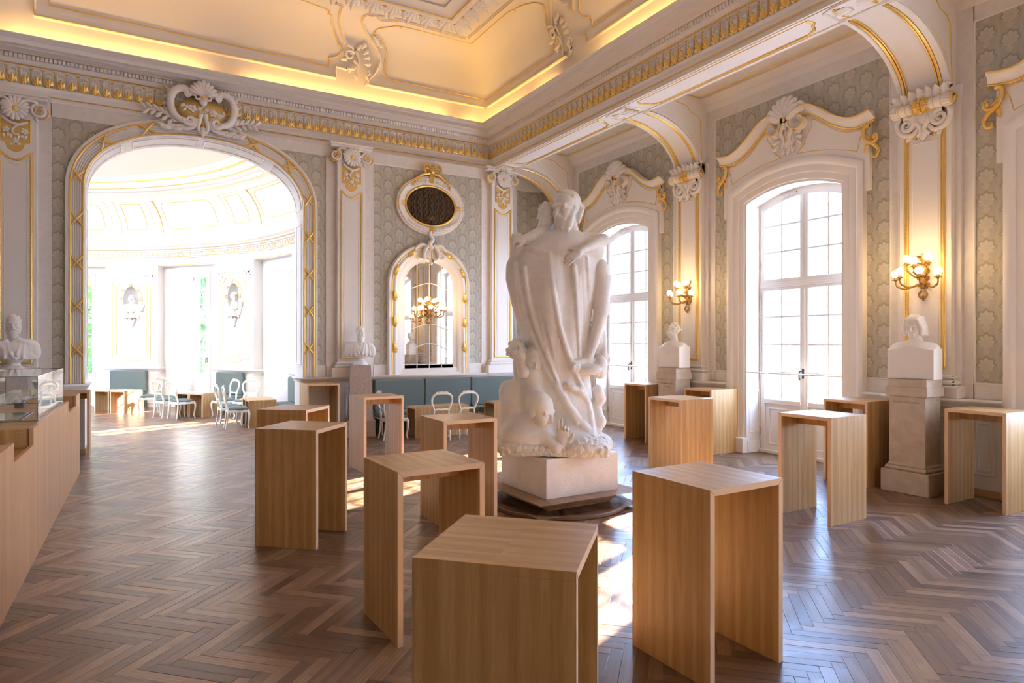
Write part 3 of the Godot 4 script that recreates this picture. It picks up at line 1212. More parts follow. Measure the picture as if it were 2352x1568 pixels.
func build_entablature() -> void:
	var t := struct("trim_1", "white and gold entablature with acanthus frieze under the lit cove")
	var b := MB.new()
	b.sweep(loop_path(), Vector3.UP, [Vector2(-0.02, 6.12), Vector2(0.018, 6.10), Vector2(0.018, 6.085), Vector2(0.008, 6.07), Vector2(0.008, 6.03), Vector2(0.016, 6.02), Vector2(0.016, 5.965), Vector2(0.004, 5.955), Vector2(0.004, 5.90), Vector2(0.012, 5.89), Vector2(0.012, SOFFIT), Vector2(-0.02, SOFFIT + 0.002)], true)
	put(b, "architrave", M.paint, t)
	b = MB.new()
	b.sweep(loop_path(), Vector3.UP, [Vector2(-0.02, 6.40), Vector2(0.0, 6.40), Vector2(0.0, 6.10), Vector2(-0.02, 6.10)], true)
	put(b, "frieze_band", M.paint_grey, t)
	b = MB.new()
	b.sweep(loop_path(), Vector3.UP, [Vector2(0.10, 6.60), Vector2(0.36, 6.62), Vector2(0.375, 6.755), Vector2(0.425, 6.765), Vector2(0.43, 6.745), Vector2(0.405, 6.735), Vector2(0.40, 6.72), Vector2(0.37, 6.69), Vector2(0.325, 6.675), Vector2(0.295, 6.665), Vector2(0.275, 6.655), Vector2(0.255, 6.60), Vector2(0.19, 6.58), Vector2(0.13, 6.575), Vector2(0.115, 6.56), Vector2(0.065, 6.555), Vector2(0.065, 6.485), Vector2(0.06, 6.47), Vector2(0.045, 6.455), Vector2(0.04, 6.43), Vector2(0.03, 6.42), Vector2(0.012, 6.41), Vector2(0.012, 6.39), Vector2(0.0, 6.38), Vector2(-0.02, 6.38)], true, 35.0)
	put(b, "cornice", M.paint, t)
	for g in [[0.026, 6.412, 0.013], [0.014, 5.952, 0.008], [0.116, 6.566, 0.006]]:
		b = MB.new()
		b.tube(corner_path(g[0], g[1]), g[2], 6)
		put(b, "gilt_line", M.gold, t)
	b = MB.new()
	egg_strip(b, corner_path(0.287, 6.668), 0.012, 0.032)
	put(b, "gilt_rope", M.gold, t)
	# dentils
	b = MB.new()
	b.box(V(0, 0, 0.02), V(0.046, 0.062, 0.05), 0.003)
	var dm := b.mesh()
	for k in range(0, 152):
		put(dm, "dentil", M.paint, t, Transform3D(Basis(), V(XB - 0.10 - 0.0587 * (k + 0.5), 6.52, ZA + 0.065)))
	for k in range(0, 132):
		put(dm, "dentil", M.paint, t, Transform3D(Basis(Vector3.UP, -PI / 2), V(XB - 0.065, 6.52, ZA + 0.10 + 0.0587 * (k + 0.5))))
	# frieze: gilt leaf, bead drop and white niche in every module
	b = MB.new()
	for sg in [-1.0, 1.0]:
		b.leaf(V(sg * 0.004, 0.0, 0.012), V(sg * 0.42, 1).normalized(), V(1, -0.42 * sg).normalized(), Vector3.BACK, 0.105, 0.062, 0.02, 3.0, 0.5)
		b.leaf(V(sg * 0.012, -0.012, 0.012), V(sg * 1.0, 0.62).normalized(), V(0.62, -1.0 * sg).normalized(), Vector3.BACK, 0.062, 0.05, 0.018, 2.0, 0.5)
	b.leaf(V(0, -0.012, 0.012), V(0, 1), V(1, 0), Vector3.BACK, 0.135, 0.06, 0.026, 3.0, 0.9)
	b.ball(V(0, 0.125, 0.04), V(0.016, 0.012, 0.014), 8, 6)
	var lm := b.mesh()
	b = MB.new()
	for k in 8:
		b.ball(V(0, 0.20 - 0.026 * k, 0.012), V(0.0085 - 0.0004 * k, 0.014, 0.010), 6, 5)
	b.ball(V(0, 0.235, 0.014), V(0.014, 0.016, 0.012), 7, 5)
	b.ball(V(-0.016, 0.252, 0.012), V(0.009, 0.011, 0.009), 6, 5)
	b.ball(V(0.016, 0.252, 0.012), V(0.009, 0.011, 0.009), 6, 5)
	var bm := b.mesh()
	b = MB.new()
	var ring := []
	for k in 13:
		var a := PI - PI * k / 12.0
		ring.append(V(cos(a) * 0.052, 0.185 + sin(a) * 0.045, 0.006))
	ring.push_front(V(-0.052, 0.0, 0.006)); ring.append(V(0.052, 0.0, 0.006))
	b.tube(ring, 0.010, 6)
	for k in 4:
		b.ball(V(-0.036 + 0.024 * k, 0.20 + 0.012 * sin(PI * (k + 0.5) / 4.0), 0.004), V(0.012, 0.03, 0.012), 6, 5)
	var nm := b.mesh()
	var pitch := 0.1612
	for k in 56:
		put(lm, "acanthus_leaf", M.gold, t, Transform3D(Basis(), V(XB - 0.10 - pitch * k, 6.125, ZA)))
		put(bm, "bead_drop", M.gold, t, Transform3D(Basis(), V(XB - 0.10 - pitch * (k + 0.5), 6.115, ZA)))
		put(nm, "niche_relief", M.paint, t, Transform3D(Basis(), V(XB - 0.10 - pitch * k, 6.125, ZA)))
	var turn := Basis(Vector3.UP, -PI / 2)
	for k in 62:
		put(lm, "acanthus_leaf", M.gold, t, Transform3D(turn, V(XB, 6.125, ZA + 0.10 + pitch * k)))
		put(bm, "bead_drop", M.gold, t, Transform3D(turn, V(XB, 6.115, ZA + 0.10 + pitch * (k + 0.5))))
		put(nm, "niche_relief", M.paint, t, Transform3D(turn, V(XB, 6.125, ZA + 0.10 + pitch * k)))


# ---------------------------------------------------------------- coved ceiling
const COVE := [Vector2(0.10, 6.60), Vector2(0.17, 6.87), Vector2(0.22, 7.21), Vector2(0.24, 7.36), Vector2(0.34, 7.70), Vector2(0.50, 7.95), Vector2(0.72, 8.10), Vector2(0.98, 8.17), Vector2(4.0, 8.17)]
const COVE_S := [0.0, 0.27, 0.62, 0.77, 1.12, 1.42, 1.69, 1.96, 4.98]


func cove_pt(wall: int, u: float, s: float, lift := 0.0) -> Vector3:
	var i := 0
	while i < 7 and COVE_S[i + 1] < s: i += 1
	var t: float = (s - COVE_S[i]) / (COVE_S[i + 1] - COVE_S[i])
	var p: Vector2 = COVE[i].lerp(COVE[i + 1], t)
	var d: Vector2 = (COVE[i + 1] - COVE[i]).normalized()
	p += Vector2(d.y, -d.x) * lift
	return V(u, p.y, ZA + p.x) if wall == 0 else V(XB - p.x, p.y, u)


func cove_path(wall: int, pts: Array, lift := 0.0, per := 0) -> Array:
	var src := smooth(pts, per) if per > 0 else pts
	var out := []
	for i in src.size():
		var q: Vector2 = src[i]
		if i > 0:
			var prev: Vector2 = src[i - 1]
			var cnt := int(absf(q.y - prev.y) / 0.12)
			for k in cnt:
				var m := prev.lerp(q, (k + 1.0) / (cnt + 1.0))
				out.append(cove_pt(wall, m.x, m.y, lift))
		out.append(cove_pt(wall, q.x, q.y, lift))
	return out


func build_ceiling() -> void:
	var c := struct("ceiling", "cream coved ceiling with gold-lined panels and hidden cove lighting")
	var b := MB.new()
	var prof := []
	for k in range(7, -1, -1): prof.append(COVE[k])
	prof = smooth(prof, 3)
	b.sweep(loop_path(), Vector3.UP, prof, true, 80.0)
	put(b, "cove", M.ceiling_paint, c)
	b = MB.new()
	b.box(V((XB - 6.6) * 0.5, 8.22, (ZA + 4.2) * 0.5), V(XB + 6.6, 0.1, 4.2 - ZA))
	put(b, "flat_panel", M.ceiling_paint, c)
	# white roll mouldings and gold lines of the cove panels: (along the wall, up the cove)
	var A_OUT2 := [[6.80, 0.60], [4.12, 0.58], [4.13, 0.70], [4.22, 0.80]]
	var A_OUT2S := [[4.22, 0.80], [4.31, 1.0], [4.30, 1.15], [4.20, 1.33], [4.01, 1.50], [3.86, 1.68], [3.79, 1.88], [3.84, 2.06], [3.97, 2.10], [4.10, 2.0], [4.25, 2.03], [4.41, 2.12], [4.44, 2.17], [5.87, 2.14]]
	var A_IN2 := [[6.84, 0.77], [4.51, 0.77], [4.46, 0.86], [4.42, 0.90]]
	var A_IN2S := [[4.42, 0.90], [4.42, 1.08], [4.43, 1.23], [4.36, 1.39], [4.25, 1.50], [4.10, 1.59]]
	var A_IN2T := [[4.10, 1.59], [4.14, 1.70], [4.25, 1.78], [4.49, 1.92], [4.57, 1.88], [4.65, 1.94], [6.10, 1.96]]
	var A_IN1 := [[-1.22, 1.9], [-1.22, 0.79], [3.31, 0.77], [3.29, 0.93]]
	var A_IN1S := [[3.29, 0.93], [3.41, 0.96], [3.50, 1.05], [3.53, 1.12], [3.49, 1.19], [3.45, 1.22], [3.36, 1.39], [3.27, 1.58], [3.21, 1.76]]
	var A_IN1T := [[3.21, 1.76], [3.15, 1.77], [3.16, 1.86], [2.64, 1.95], [-1.22, 1.95]]
	var A_OUT1 := [[-1.42, 1.9], [-1.42, 0.58], [3.45, 0.58], [3.43, 0.80], [3.66, 0.79]]
	var A_OUT1S := [[3.62, 1.24], [3.55, 1.33], [3.40, 1.65], [3.34, 1.98], [3.33, 2.12], [3.2, 2.16]]
	var B_IN2 := [[-12.84, 0.77], [-10.11, 0.77], [-10.12, 0.84], [-10.04, 0.88]]
	var B_IN2S := [[-10.04, 0.88], [-10.12, 1.07], [-10.08, 1.29], [-9.98, 1.45], [-9.86, 1.60]]
	var B_IN2T := [[-9.86, 1.60], [-9.98, 1.75], [-10.2, 1.85], [-10.4, 1.90], [-10.5, 1.86], [-10.6, 1.94], [-12.12, 1.96]]
	var B_OUT2 := [[-12.80, 0.60], [-9.71, 0.58], [-9.74, 0.72], [-9.82, 0.80]]
	var B_OUT2S := [[-9.82, 0.80], [-9.94, 1.0], [-9.95, 1.2], [-9.84, 1.4], [-9.66, 1.6], [-9.56, 1.85], [-9.62, 2.05], [-9.8, 2.05], [-10.1, 2.1], [-11.9, 2.14]]
	var B_IN3 := [[-4.2, 0.77], [-8.90, 0.77], [-8.91, 0.93]]
	var B_IN3S := [[-8.91, 0.93], [-9.05, 0.98], [-9.16, 1.12], [-9.09, 1.21], [-9.05, 1.35], [-8.9, 1.6], [-8.85, 1.8]]
	var B_OUT3 := [[-4.2, 0.58], [-9.10, 0.58], [-9.10, 0.72], [-9.30, 0.76]]
	var B_OUT3S := [[-9.28, 1.2], [-9.2, 1.33], [-9.05, 1.6], [-8.98, 1.9]]
	var lists := [[0, A_OUT2, 0, 0], [0, A_OUT2S, 4, 0], [0, A_OUT1, 0, 0], [0, A_OUT1S, 4, 0], [1, B_OUT2, 0, 0], [1, B_OUT2S, 4, 0], [1, B_OUT3, 0, 0], [1, B_OUT3S, 4, 0],
		[0, A_IN2, 0, 1], [0, A_IN2S, 4, 1], [0, A_IN2T, 4, 1], [0, A_IN1, 0, 1], [0, A_IN1S, 4, 1], [0, A_IN1T, 0, 1], [1, B_IN2, 0, 1], [1, B_IN2S, 4, 1], [1, B_IN2T, 4, 1], [1, B_IN3, 0, 1], [1, B_IN3S, 4, 1]]
	for l in lists:
		var pts := []
		for q in l[1]: pts.append(Vector2(q[0], q[1]))
		if l[3] == 0:
			b = MB.new()
			b.tube(cove_path(l[0], pts, 0.0, l[2]), 0.034, 7)
			put(b, "roll_moulding", M.ceiling_paint, c)
			b = MB.new()
			var inner := []
			b.tube(cove_path(l[0], pts, 0.035, l[2]), 0.007, 5)
			put(b, "gilt_line", M.gold, c)
		else:
			b = MB.new()
			b.tube(cove_path(l[0], pts, 0.004, l[2]), 0.011, 6)
			put(b, "gilt_line", M.gold, c)
	# rocaille at the panel ends
	for wl in [[0, 1.0, 0.0], [1, 1.0, -13.66]]:
		var wall: int = wl[0]
		var k: float = wl[2]
		b = MB.new()
		var f := func(u: float, s: float, lift: float) -> Vector3: return cove_pt(wall, u + k, s, lift)
		var eye := []
		for i in 25:
			var t := i / 24.0
			var a := 0.4 + TAU * 1.5 * t
			var r := lerpf(0.10, 0.015, t)
			eye.append(f.call(3.70 + cos(a) * r, 1.06 + sin(a) * r, 0.04))
		b.tube(eye, taper(25, 0.03, 0.014), 7)
		for g in [[3.66, 0.80, 3.80, 0.82, 3.86, 0.92], [3.62, 1.24, 3.72, 1.22, 3.78, 1.12], [3.78, 0.98, 3.88, 0.88, 3.86, 0.72], [3.80, 1.16, 3.87, 1.04, 3.9, 0.9]]:
			var ps := smooth([f.call(g[0], g[1], 0.03), f.call(g[2], g[3], 0.05), f.call(g[4], g[5], 0.02)], 4)
			b.tube(ps, taper(ps.size(), 0.03, 0.010), 7)
		# leaves up the S-moulding
		for q in [[4.0, 1.34, -0.7, -0.7], [4.07, 1.22, -0.8, -0.55], [4.12, 1.10, -0.9, -0.3], [4.15, 0.98, -0.9, -0.2], [4.16, 0.74, -0.6, 0.8], [4.10, 0.66, -0.4, -0.9], [3.9, 2.02, 0.5, 0.8], [4.02, 2.08, 0.8, 0.4], [4.15, 1.50, 0.6, -0.6], [4.2, 1.42, 0.8, -0.4], [3.84, 0.74, 0.2, -0.9], [3.74, 0.86, -0.3, -0.9], [3.66, 0.98, -0.9, -0.2], [3.82, 1.18, 0.5, 0.7]]:
			var o: Vector3 = f.call(q[0], q[1], 0.015)
			var e: Vector3 = f.call(q[0] + q[2] * 0.1, q[1] + q[3] * 0.1, 0.015)
			var ax := (e - o).normalized()
			var up: Vector3 = (f.call(q[0], q[1], 0.1) - o).normalized()
			b.leaf(o, ax, up.cross(ax).normalized(), up, 0.15, 0.09, 0.035, 2.0)
		for q in [[4.13, 1.52, 0.05], [4.19, 1.45, 0.035], [3.70, 1.06, 0.03]]:
			var o: Vector3 = f.call(q[0], q[1], 0.02)
			var ax: Vector3 = (f.call(q[0] + 0.1, q[1], 0.02) - o).normalized()
			var ay: Vector3 = (f.call(q[0], q[1] + 0.05, 0.02) - o).normalized()
			if wall == 0: ay = ay
			flower(b, o, ax if wall == 0 else -ax, ay, q[2])
		b.tube(smooth([f.call(4.12, 0.80, 0.03), f.call(4.06, 0.72, 0.05), f.call(4.12, 0.64, 0.03)], 4), 0.026, 7)
		put(b, "rocaille", M.ceiling_paint, c)
	# acanthus band and inner frame round the flat centre
	var ring := func(o: float, y: float) -> Array: return [V(XB - o, y, 4.2 - o), V(XB - o, y, ZA + o), V(-6.6 + o, y, ZA + o), V(-6.6 + o, y, 4.2 - o)]
	b = MB.new()
	b.sweep(loop_path(), Vector3.UP, [Vector2(2.1, 8.20), Vector2(2.1, 8.13), Vector2(1.86, 8.12), Vector2(1.82, 8.08), Vector2(1.76, 8.06), Vector2(1.70, 8.09), Vector2(1.60, 8.10), Vector2(1.50, 8.14), Vector2(1.46, 8.18)], true)
	put(b, "centre_frame", M.ceiling_paint, c)
	b = MB.new()
	egg_strip(b, [V(XB - 1.83, 8.085, -2.0), V(XB - 1.83, 8.085, ZA + 1.83), V(-1.0, 8.085, ZA + 1.83)], 0.014, 0.035)
	put(b, "gilt_rope", M.gold, c)
	b = MB.new()
	b.tube([V(XB - 1.70, 8.085, -4.0), V(XB - 1.70, 8.085, ZA + 1.70), V(0.0, 8.085, ZA + 1.70)], 0.02, 6)
	put(b, "gilt_line", M.gold, c)
	b = MB.new()
	for sg in [-1.0, 1.0]:
		b.leaf(V(sg * 0.03, 0.0, 0.0), V(sg * 0.30, 1).normalized(), V(1, -0.3 * sg).normalized(), Vector3.BACK, 0.25, 0.15, 0.05, 3.0, 0.6, 0.0, 11, 7)
		b.leaf(V(sg * 0.09, 0.0, 0.0), V(sg * 0.55, 1).normalized(), V(1, -0.55 * sg).normalized(), Vector3.BACK, 0.18, 0.10, 0.04, 3.0, 0.6)
	b.leaf(V(0, 0, 0.01), V(0, 1), V(1, 0), Vector3.BACK, 0.30, 0.13, 0.06, 4.0, 0.9, 0.0, 13, 7)
	var am := b.mesh()
	for k in 14:
		var x := XB - 1.70 - 0.18 - 0.36 * k
		put(am, "acanthus_leaf", M.paint, c, Transform3D(Basis(V(-1, 0, 0), V(0, 0, -1), V(0, -1, 0)), V(x, 8.09, ZA + 1.74)))
	for k in 14:
		var z := ZA + 1.70 + 0.18 + 0.36 * k
		put(am, "acanthus_leaf", M.paint, c, Transform3D(Basis(V(0, 0, -1), V(1, 0, 0), V(0, -1, 0)), V(XB - 1.74, 8.09, z)))
	put(am, "acanthus_leaf", M.paint, c, Transform3D(Basis(V(0.7071, 0, 0.7071), V(0.7071, 0, -0.7071), V(0, -1, 0)), V(XB - 1.72, 8.09, ZA + 1.72)))
	# hidden cove lamps: glowing tubes lying in the trough with area lights of the same size
	for seg in [[0, -1.75, 1.05], [0, 1.75, 5.75], [0, 6.15, 6.55], [1, -12.75, -11.05], [1, -10.75, -9.95], [1, -8.6, -6.2], [1, -5.4, -2.0], [0, -5.8, -2.6], [1, -1.4, 3.2]]:
		cove_lamp(c, seg[0], seg[1], seg[2])


func cove_lamp(c: Node3D, wall: int, u0: float, u1: float) -> void:
	var b := MB.new()
	var ln := u1 - u0
	b.tube([V(-ln * 0.5, 0, 0), V(ln * 0.5, 0, 0)], 0.012, 8)
	var mid := (u0 + u1) * 0.5
	var at := V(mid, 6.645, ZA + 0.25) if wall == 0 else V(XB - 0.25, 6.645, mid)
	var bas := Basis() if wall == 0 else Basis(Vector3.UP, -PI / 2)
	put(b, "lamp_tube", M.cove_tube, c, Transform3D(bas, at))
	var l := AreaLight3D.new()
	l.name = "cove_light"
	l.area_size = Vector2(ln, 0.03)
	l.light_color = Color(1.0, 0.80, 0.46)
	l.light_energy = COVE_POWER
	l.area_normalize_energy = false
	l.shadow_enabled = true
	l.area_range = 30.0
	l.area_attenuation = 2.0
	c.add_child(l, true)
	# the light looks up and a little back at the cove
	var fwd := V(0, 1, -0.35).normalized()
	var side := Vector3.RIGHT
	var lb := Basis(side, side.cross(fwd), -fwd)
	l.transform = Transform3D(bas * lb.orthonormalized(), at + V(0, 0.018, 0))


const COVE_POWER := 2.6


# ---------------------------------------------------------------- window wall
const WIN_Z := [-10.75, -6.59, -2.44, 1.72]
const PIL_Z := [-12.83, -8.67, -4.52, -0.36, 3.8]


func arc_top(zc: float, hw: float, spring: float, rise: float, steps := 12) -> Array:   # (z, y) pairs from -hw to +hw
	var out := []
	var r := (hw * hw + rise * rise) / (2.0 * rise)
	for k in steps + 1:
		var t := -hw + 2.0 * hw * k / steps
		out.append(Vector2(zc + t, spring + rise - r + sqrt(r * r - t * t)))
	return out


func wz(pts: Array, x: float) -> Array:   # (z, y) on the window wall
	var out := []
	for p in pts: out.append(V(x, p.y, p.x))
	return out


func build_window_wall() -> void:
	var w := struct("wall_right", "window wall with grey damask panels between gilded pilasters")
	var b := MB.new()
	var poly := PackedVector2Array([Vector2(-13.1, 0)])
	for zc in WIN_Z:
		poly.append(Vector2(zc - 0.86, 0))
		for p in arc_top(zc, 0.86, 4.23, 0.18): poly.append(p)
		poly.append(Vector2(zc + 0.86, 0))
	poly.append_array([Vector2(4.2, 0), Vector2(4.2, 6.6), Vector2(-13.1, 6.6)])
	b.plate(poly, V(XW + 0.70, 0, 0), Vector3.BACK, Vector3.UP, 0.685, true, true)
	put(b, "wall_body", M.plaster, w)
	for i in 4:
		var zc: float = WIN_Z[i]
		# frame of stiles round the papered bay
		b = MB.new()
		for r in [[zc - 2.08, 1.1, zc - 1.56, 6.2], [zc + 1.56, 1.1, zc + 2.08, 6.2], [zc - 1.57, 5.88, zc + 1.57, 6.2], [zc - 1.57, 1.1, zc - 1.2, 1.38], [zc + 1.2, 1.1, zc + 1.57, 1.38]]:
			if r[0] < -13.1: r[0] = -13.1
			b.plate(rect2(r[0], r[1], r[2], r[3]), V(XW + 0.02, 0, 0), Vector3.BACK, Vector3.UP, 0.02)
		put(b, "stile_frame", M.plaster, w)
		b = MB.new()
		var pl := PackedVector2Array([Vector2(zc - 1.565, 1.375), Vector2(zc - 1.0, 1.375)])
		for p in arc_top(zc, 1.0, 4.36, 0.22): pl.append(p)
		pl.append_array([Vector2(zc + 1.0, 1.375), Vector2(zc + 1.565, 1.375), Vector2(zc + 1.565, 5.885), Vector2(zc - 1.565, 5.885)])
		b.plate(pl, V(XW + 0.016, 0, 0), Vector3.BACK, Vector3.UP, 0.004, false)
		put(b, "wallpaper_field", M.wallpaper, w)
		b = MB.new()
		b.sweep([V(XW, 1.38, zc - 1.56), V(XW, 5.88, zc - 1.56), V(XW, 5.88, zc + 1.56), V(XW, 1.38, zc + 1.56)], Vector3.LEFT, [Vector2(-0.012, -0.014), Vector2(-0.008, 0.004), Vector2(0.0, 0.007), Vector2(0.012, 0.0)], true)
		put(b, "field_beading", M.paint, w)
	# dado between the windows
	for i in 5:
		var z0: float = -13.1 if i == 0 else WIN_Z[i - 1] + 1.22
		var z1: float = 4.2 if i == 4 else WIN_Z[i] - 1.22
		b = MB.new()
		b.box(V(XW + 0.06, 0.55, (z0 + z1) * 0.5), V(0.22, 1.1, z1 - z0))
		var pz: float = PIL_Z[i]
		b.box(V(XW - 0.06, 0.55, pz), V(0.2, 1.1, 0.90))
		put(b, "dado", M.paint, w)
		b = MB.new()
		b.sweep([V(XW - 0.05, 0, z1), V(XW - 0.05, 0, pz + 0.45), V(XW - 0.16, 0, pz + 0.45), V(XW - 0.16, 0, pz - 0.45), V(XW - 0.05, 0, pz - 0.45), V(XW - 0.05, 0, z0)], Vector3.UP, CAP)
		put(b, "dado_cap", M.paint, w)
		b = MB.new()
		b.sweep([V(XW - 0.05, 0, z1), V(XW - 0.05, 0, pz + 0.45), V(XW - 0.16, 0, pz + 0.45), V(XW - 0.16, 0, pz - 0.45), V(XW - 0.05, 0, pz - 0.45), V(XW - 0.05, 0, z0)], Vector3.UP, [Vector2(-0.03, 0.09), Vector2(0.012, 0.09), Vector2(0.016, 0.08), Vector2(0.016, 0.0), Vector2(-0.03, 0.0)])
		put(b, "skirting", M.skirting, w)
		b = MB.new()
		for q in [[pz + 0.45, z1, XW - 0.05], [pz - 0.45, pz + 0.45, XW - 0.16], [z0, pz - 0.45, XW - 0.05]]:
			if q[1] - q[0] < 0.3: continue
			var c0: float = q[0] + 0.09
			var c1: float = q[1] - 0.09
			b.sweep([V(q[2], 0.27, c0), V(q[2], 0.95, c0), V(q[2], 0.95, c1), V(q[2], 0.27, c1)], Vector3.LEFT, ROLL, true)
			b.sweep([V(q[2], 0.32, c0 + 0.05), V(q[2], 0.90, c0 + 0.05), V(q[2], 0.90, c1 - 0.05), V(q[2], 0.32, c1 - 0.05)], Vector3.LEFT, ROLL, true)
		put(b, "dado_panel", M.paint, w)
	for z in PIL_Z:
		window_pilaster(w, z)
	# small cornice under the aisle ceiling
	b = MB.new()
	b.sweep([V(XW, 0, 4.2), V(XW, 0, -13.1)], Vector3.UP, [Vector2(0.16, 6.31), Vector2(0.16, 6.27), Vector2(0.13, 6.25), Vector2(0.12, 6.22), Vector2(0.08, 6.18), Vector2(0.05, 6.17), Vector2(0.045, 6.12), Vector2(0.02, 6.10), Vector2(0.015, 6.08), Vector2(0.0, 6.07)])
	put(b, "cornice", M.paint, w)
	for i in 4:
		french_window(i, WIN_Z[i])


func window_pilaster(w: Node3D, z: float) -> void:
	var p := sub("pilaster", w, V(XW, 0, z))
	p.rotation.y = -PI / 2
	if not cache.has("wpil"):
		var d := {}
		var b := MB.new()
		b.box(V(0, 3.15, 0.06), V(0.64, 4.0, 0.13), 0.006)
		b.box(V(0, 3.15, 0.02), V(0.78, 4.0, 0.05), 0.004)
		b.box(V(0, 1.26, 0.10), V(0.86, 0.16, 0.22), 0.012)
		b.box(V(0, 1.375, 0.10), V(0.78, 0.08, 0.20), 0.03)
		b.box(V(0, 1.445, 0.09), V(0.72, 0.06, 0.18), 0.02)
		d.shaft = b.mesh()
		b = MB.new()
		b.xf.origin = V(0, 0, 0.125)
		egg_strip(b, [V(0.10, 4.56), V(0.16, 4.66), V(0.235, 4.66), V(0.235, 1.57), V(-0.235, 1.57), V(-0.235, 4.66), V(-0.16, 4.66), V(-0.10, 4.56)], 0.024, 0.055)
		d.gilt = b.mesh()
		b = MB.new()
		b.xf.origin = V(0, 0, 0.125)
		b.tube([V(0.20, 4.60), V(0.20, 1.61), V(-0.20, 1.61), V(-0.20, 4.60)], 0.008, 5)
		d.gilt2 = b.mesh()
		b = MB.new()
		b.xf.origin = V(0, 0, 0.125)
		b.sweep([V(-0.16, 1.65), V(-0.16, 4.50), V(0.16, 4.50), V(0.16, 1.65)], Vector3.BACK, [Vector2(-0.008, 0), Vector2(-0.004, 0.006), Vector2(0.004, 0.006), Vector2(0.008, 0)], true)
		d.line = b.mesh()
		# console: a roll with fluted ends, acanthus above and scrolls below
		b = MB.new()
		var rr := Transform3D(Basis(Vector3.BACK, PI / 2), V(0, 4.95, 0.20))
		b.xf = rr
		b.lathe([Vector2(0.0, -0.37), Vector2(0.075, -0.37), Vector2(0.085, -0.36), Vector2(0.085, -0.27), Vector2(0.075, -0.26), Vector2(0.075, -0.12), Vector2(0.075, 0.12), Vector2(0.075, 0.26), Vector2(0.085, 0.27), Vector2(0.085, 0.36), Vector2(0.075, 0.37), Vector2(0.0, 0.37)], 20)
		for k in 14:
			var a := TAU * k / 14.0
			for sg in [-1.0, 1.0]:
				b.tube([V(cos(a) * 0.086, sg * 0.28, sin(a) * 0.086), V(cos(a) * 0.086, sg * 0.35, sin(a) * 0.086)], 0.008, 5)
		b.xf = Transform3D()
		for k in 7:
			var t := -1.0 + k / 3.0
			b.leaf(V(t * 0.27, 5.00, 0.20), V(t * 0.3, 1, 0.1).normalized(), V(1, -0.3 * t, 0).normalized(), Vector3.BACK, 0.17 - 0.03 * absf(t), 0.13, 0.05, 3.0, 0.8)
		for sg in [-1.0, 1.0]:
			b.tube(spiral(V(sg * 0.29, 5.08, 0.22), V(sg, 0), Vector3.UP, 0.07, 0.012, 0.2, 1.3, 18), taper(19, 0.03, 0.012), 7)
			b.tube(spiral(V(sg * 0.20, 4.76, 0.16), V(sg, 0), Vector3.UP, 0.11, 0.015, 1.2, 1.7, 26), taper(27, 0.04, 0.015), 8)
			scroll(b, [V(sg * 0.30, 4.88, 0.15), V(sg * 0.33, 4.78, 0.16), V(sg * 0.27, 4.66, 0.15), V(sg * 0.14, 4.62, 0.15), V(sg * 0.06, 4.70, 0.15)], 0.04, 0.03)
			b.leaf(V(sg * 0.16, 4.66, 0.13), V(sg * 0.4, -1).normalized(), V(1, 0.4 * sg).normalized(), Vector3.BACK, 0.13, 0.09, 0.04, 2.0)
			scroll(b, [V(sg * 0.02, 4.88, 0.16), V(sg * 0.07, 4.78, 0.18), V(sg * 0.02, 4.66, 0.17), V(sg * 0.08, 4.58, 0.15)], 0.045, 0.02)
		b.leaf(V(0, 4.72, 0.14), V(0, -1), V(1, 0), Vector3.BACK, 0.20, 0.14, 0.05, 3.0)
		b.ball(V(0, 4.82, 0.14), V(0.22, 0.12, 0.07), 14, 8)
		d.console = b.mesh()
		b = MB.new()
		b.xf = rr
		for k in 5:
			b.lathe([Vector2(0.084, -0.075 + 0.03 * k), Vector2(0.094, -0.06 + 0.03 * k), Vector2(0.084, -0.045 + 0.03 * k)], 16)
		for k in 16:
			var a := TAU * k / 16.0
			b.ball(V(cos(a) * 0.094, 0.0, sin(a) * 0.094), V(0.02, 0.02, 0.02), 6, 5)
			b.ball(V(cos(a) * 0.082, 0.075, sin(a) * 0.082), V(0.012, 0.045, 0.012), 6, 5)
			b.ball(V(cos(a) * 0.082, -0.075, sin(a) * 0.082), V(0.012, 0.045, 0.012), 6, 5)
		for yy in [-0.37, -0.26, -0.17, 0.17, 0.26, 0.37]:
			b.lathe([Vector2(0.074, yy - 0.008), Vector2(0.083 if absf(yy) < 0.3 else 0.087, yy), Vector2(0.074, yy + 0.008)], 18)
		b.xf = Transform3D()
		for sg in [-1.0, 1.0]:
			b.tube(spiral(V(sg * 0.40, 4.95, 0.20), V(0, 0, 1), Vector3.UP, 0.04, 0.008, 0.5, 1.4, 16), taper(17, 0.016, 0.010), 6)
			b.ball(V(sg * 0.385, 4.95, 0.20), V(0.02, 0.03, 0.03), 8, 6)
		d.gilding = b.mesh()
		cache["wpil"] = d
	var d: Dictionary = cache["wpil"]
	put(d.shaft, "shaft", M.paint, p)
	put(d.gilt, "gilt_frame", M.gold, p)
	put(d.gilt2, "gilt_line", M.gold, p)
	put(d.line, "panel_line", M.paint, p)
	put(d.console, "console", M.paint, p)
	put(d.gilding, "console_gilding", M.gold, p)


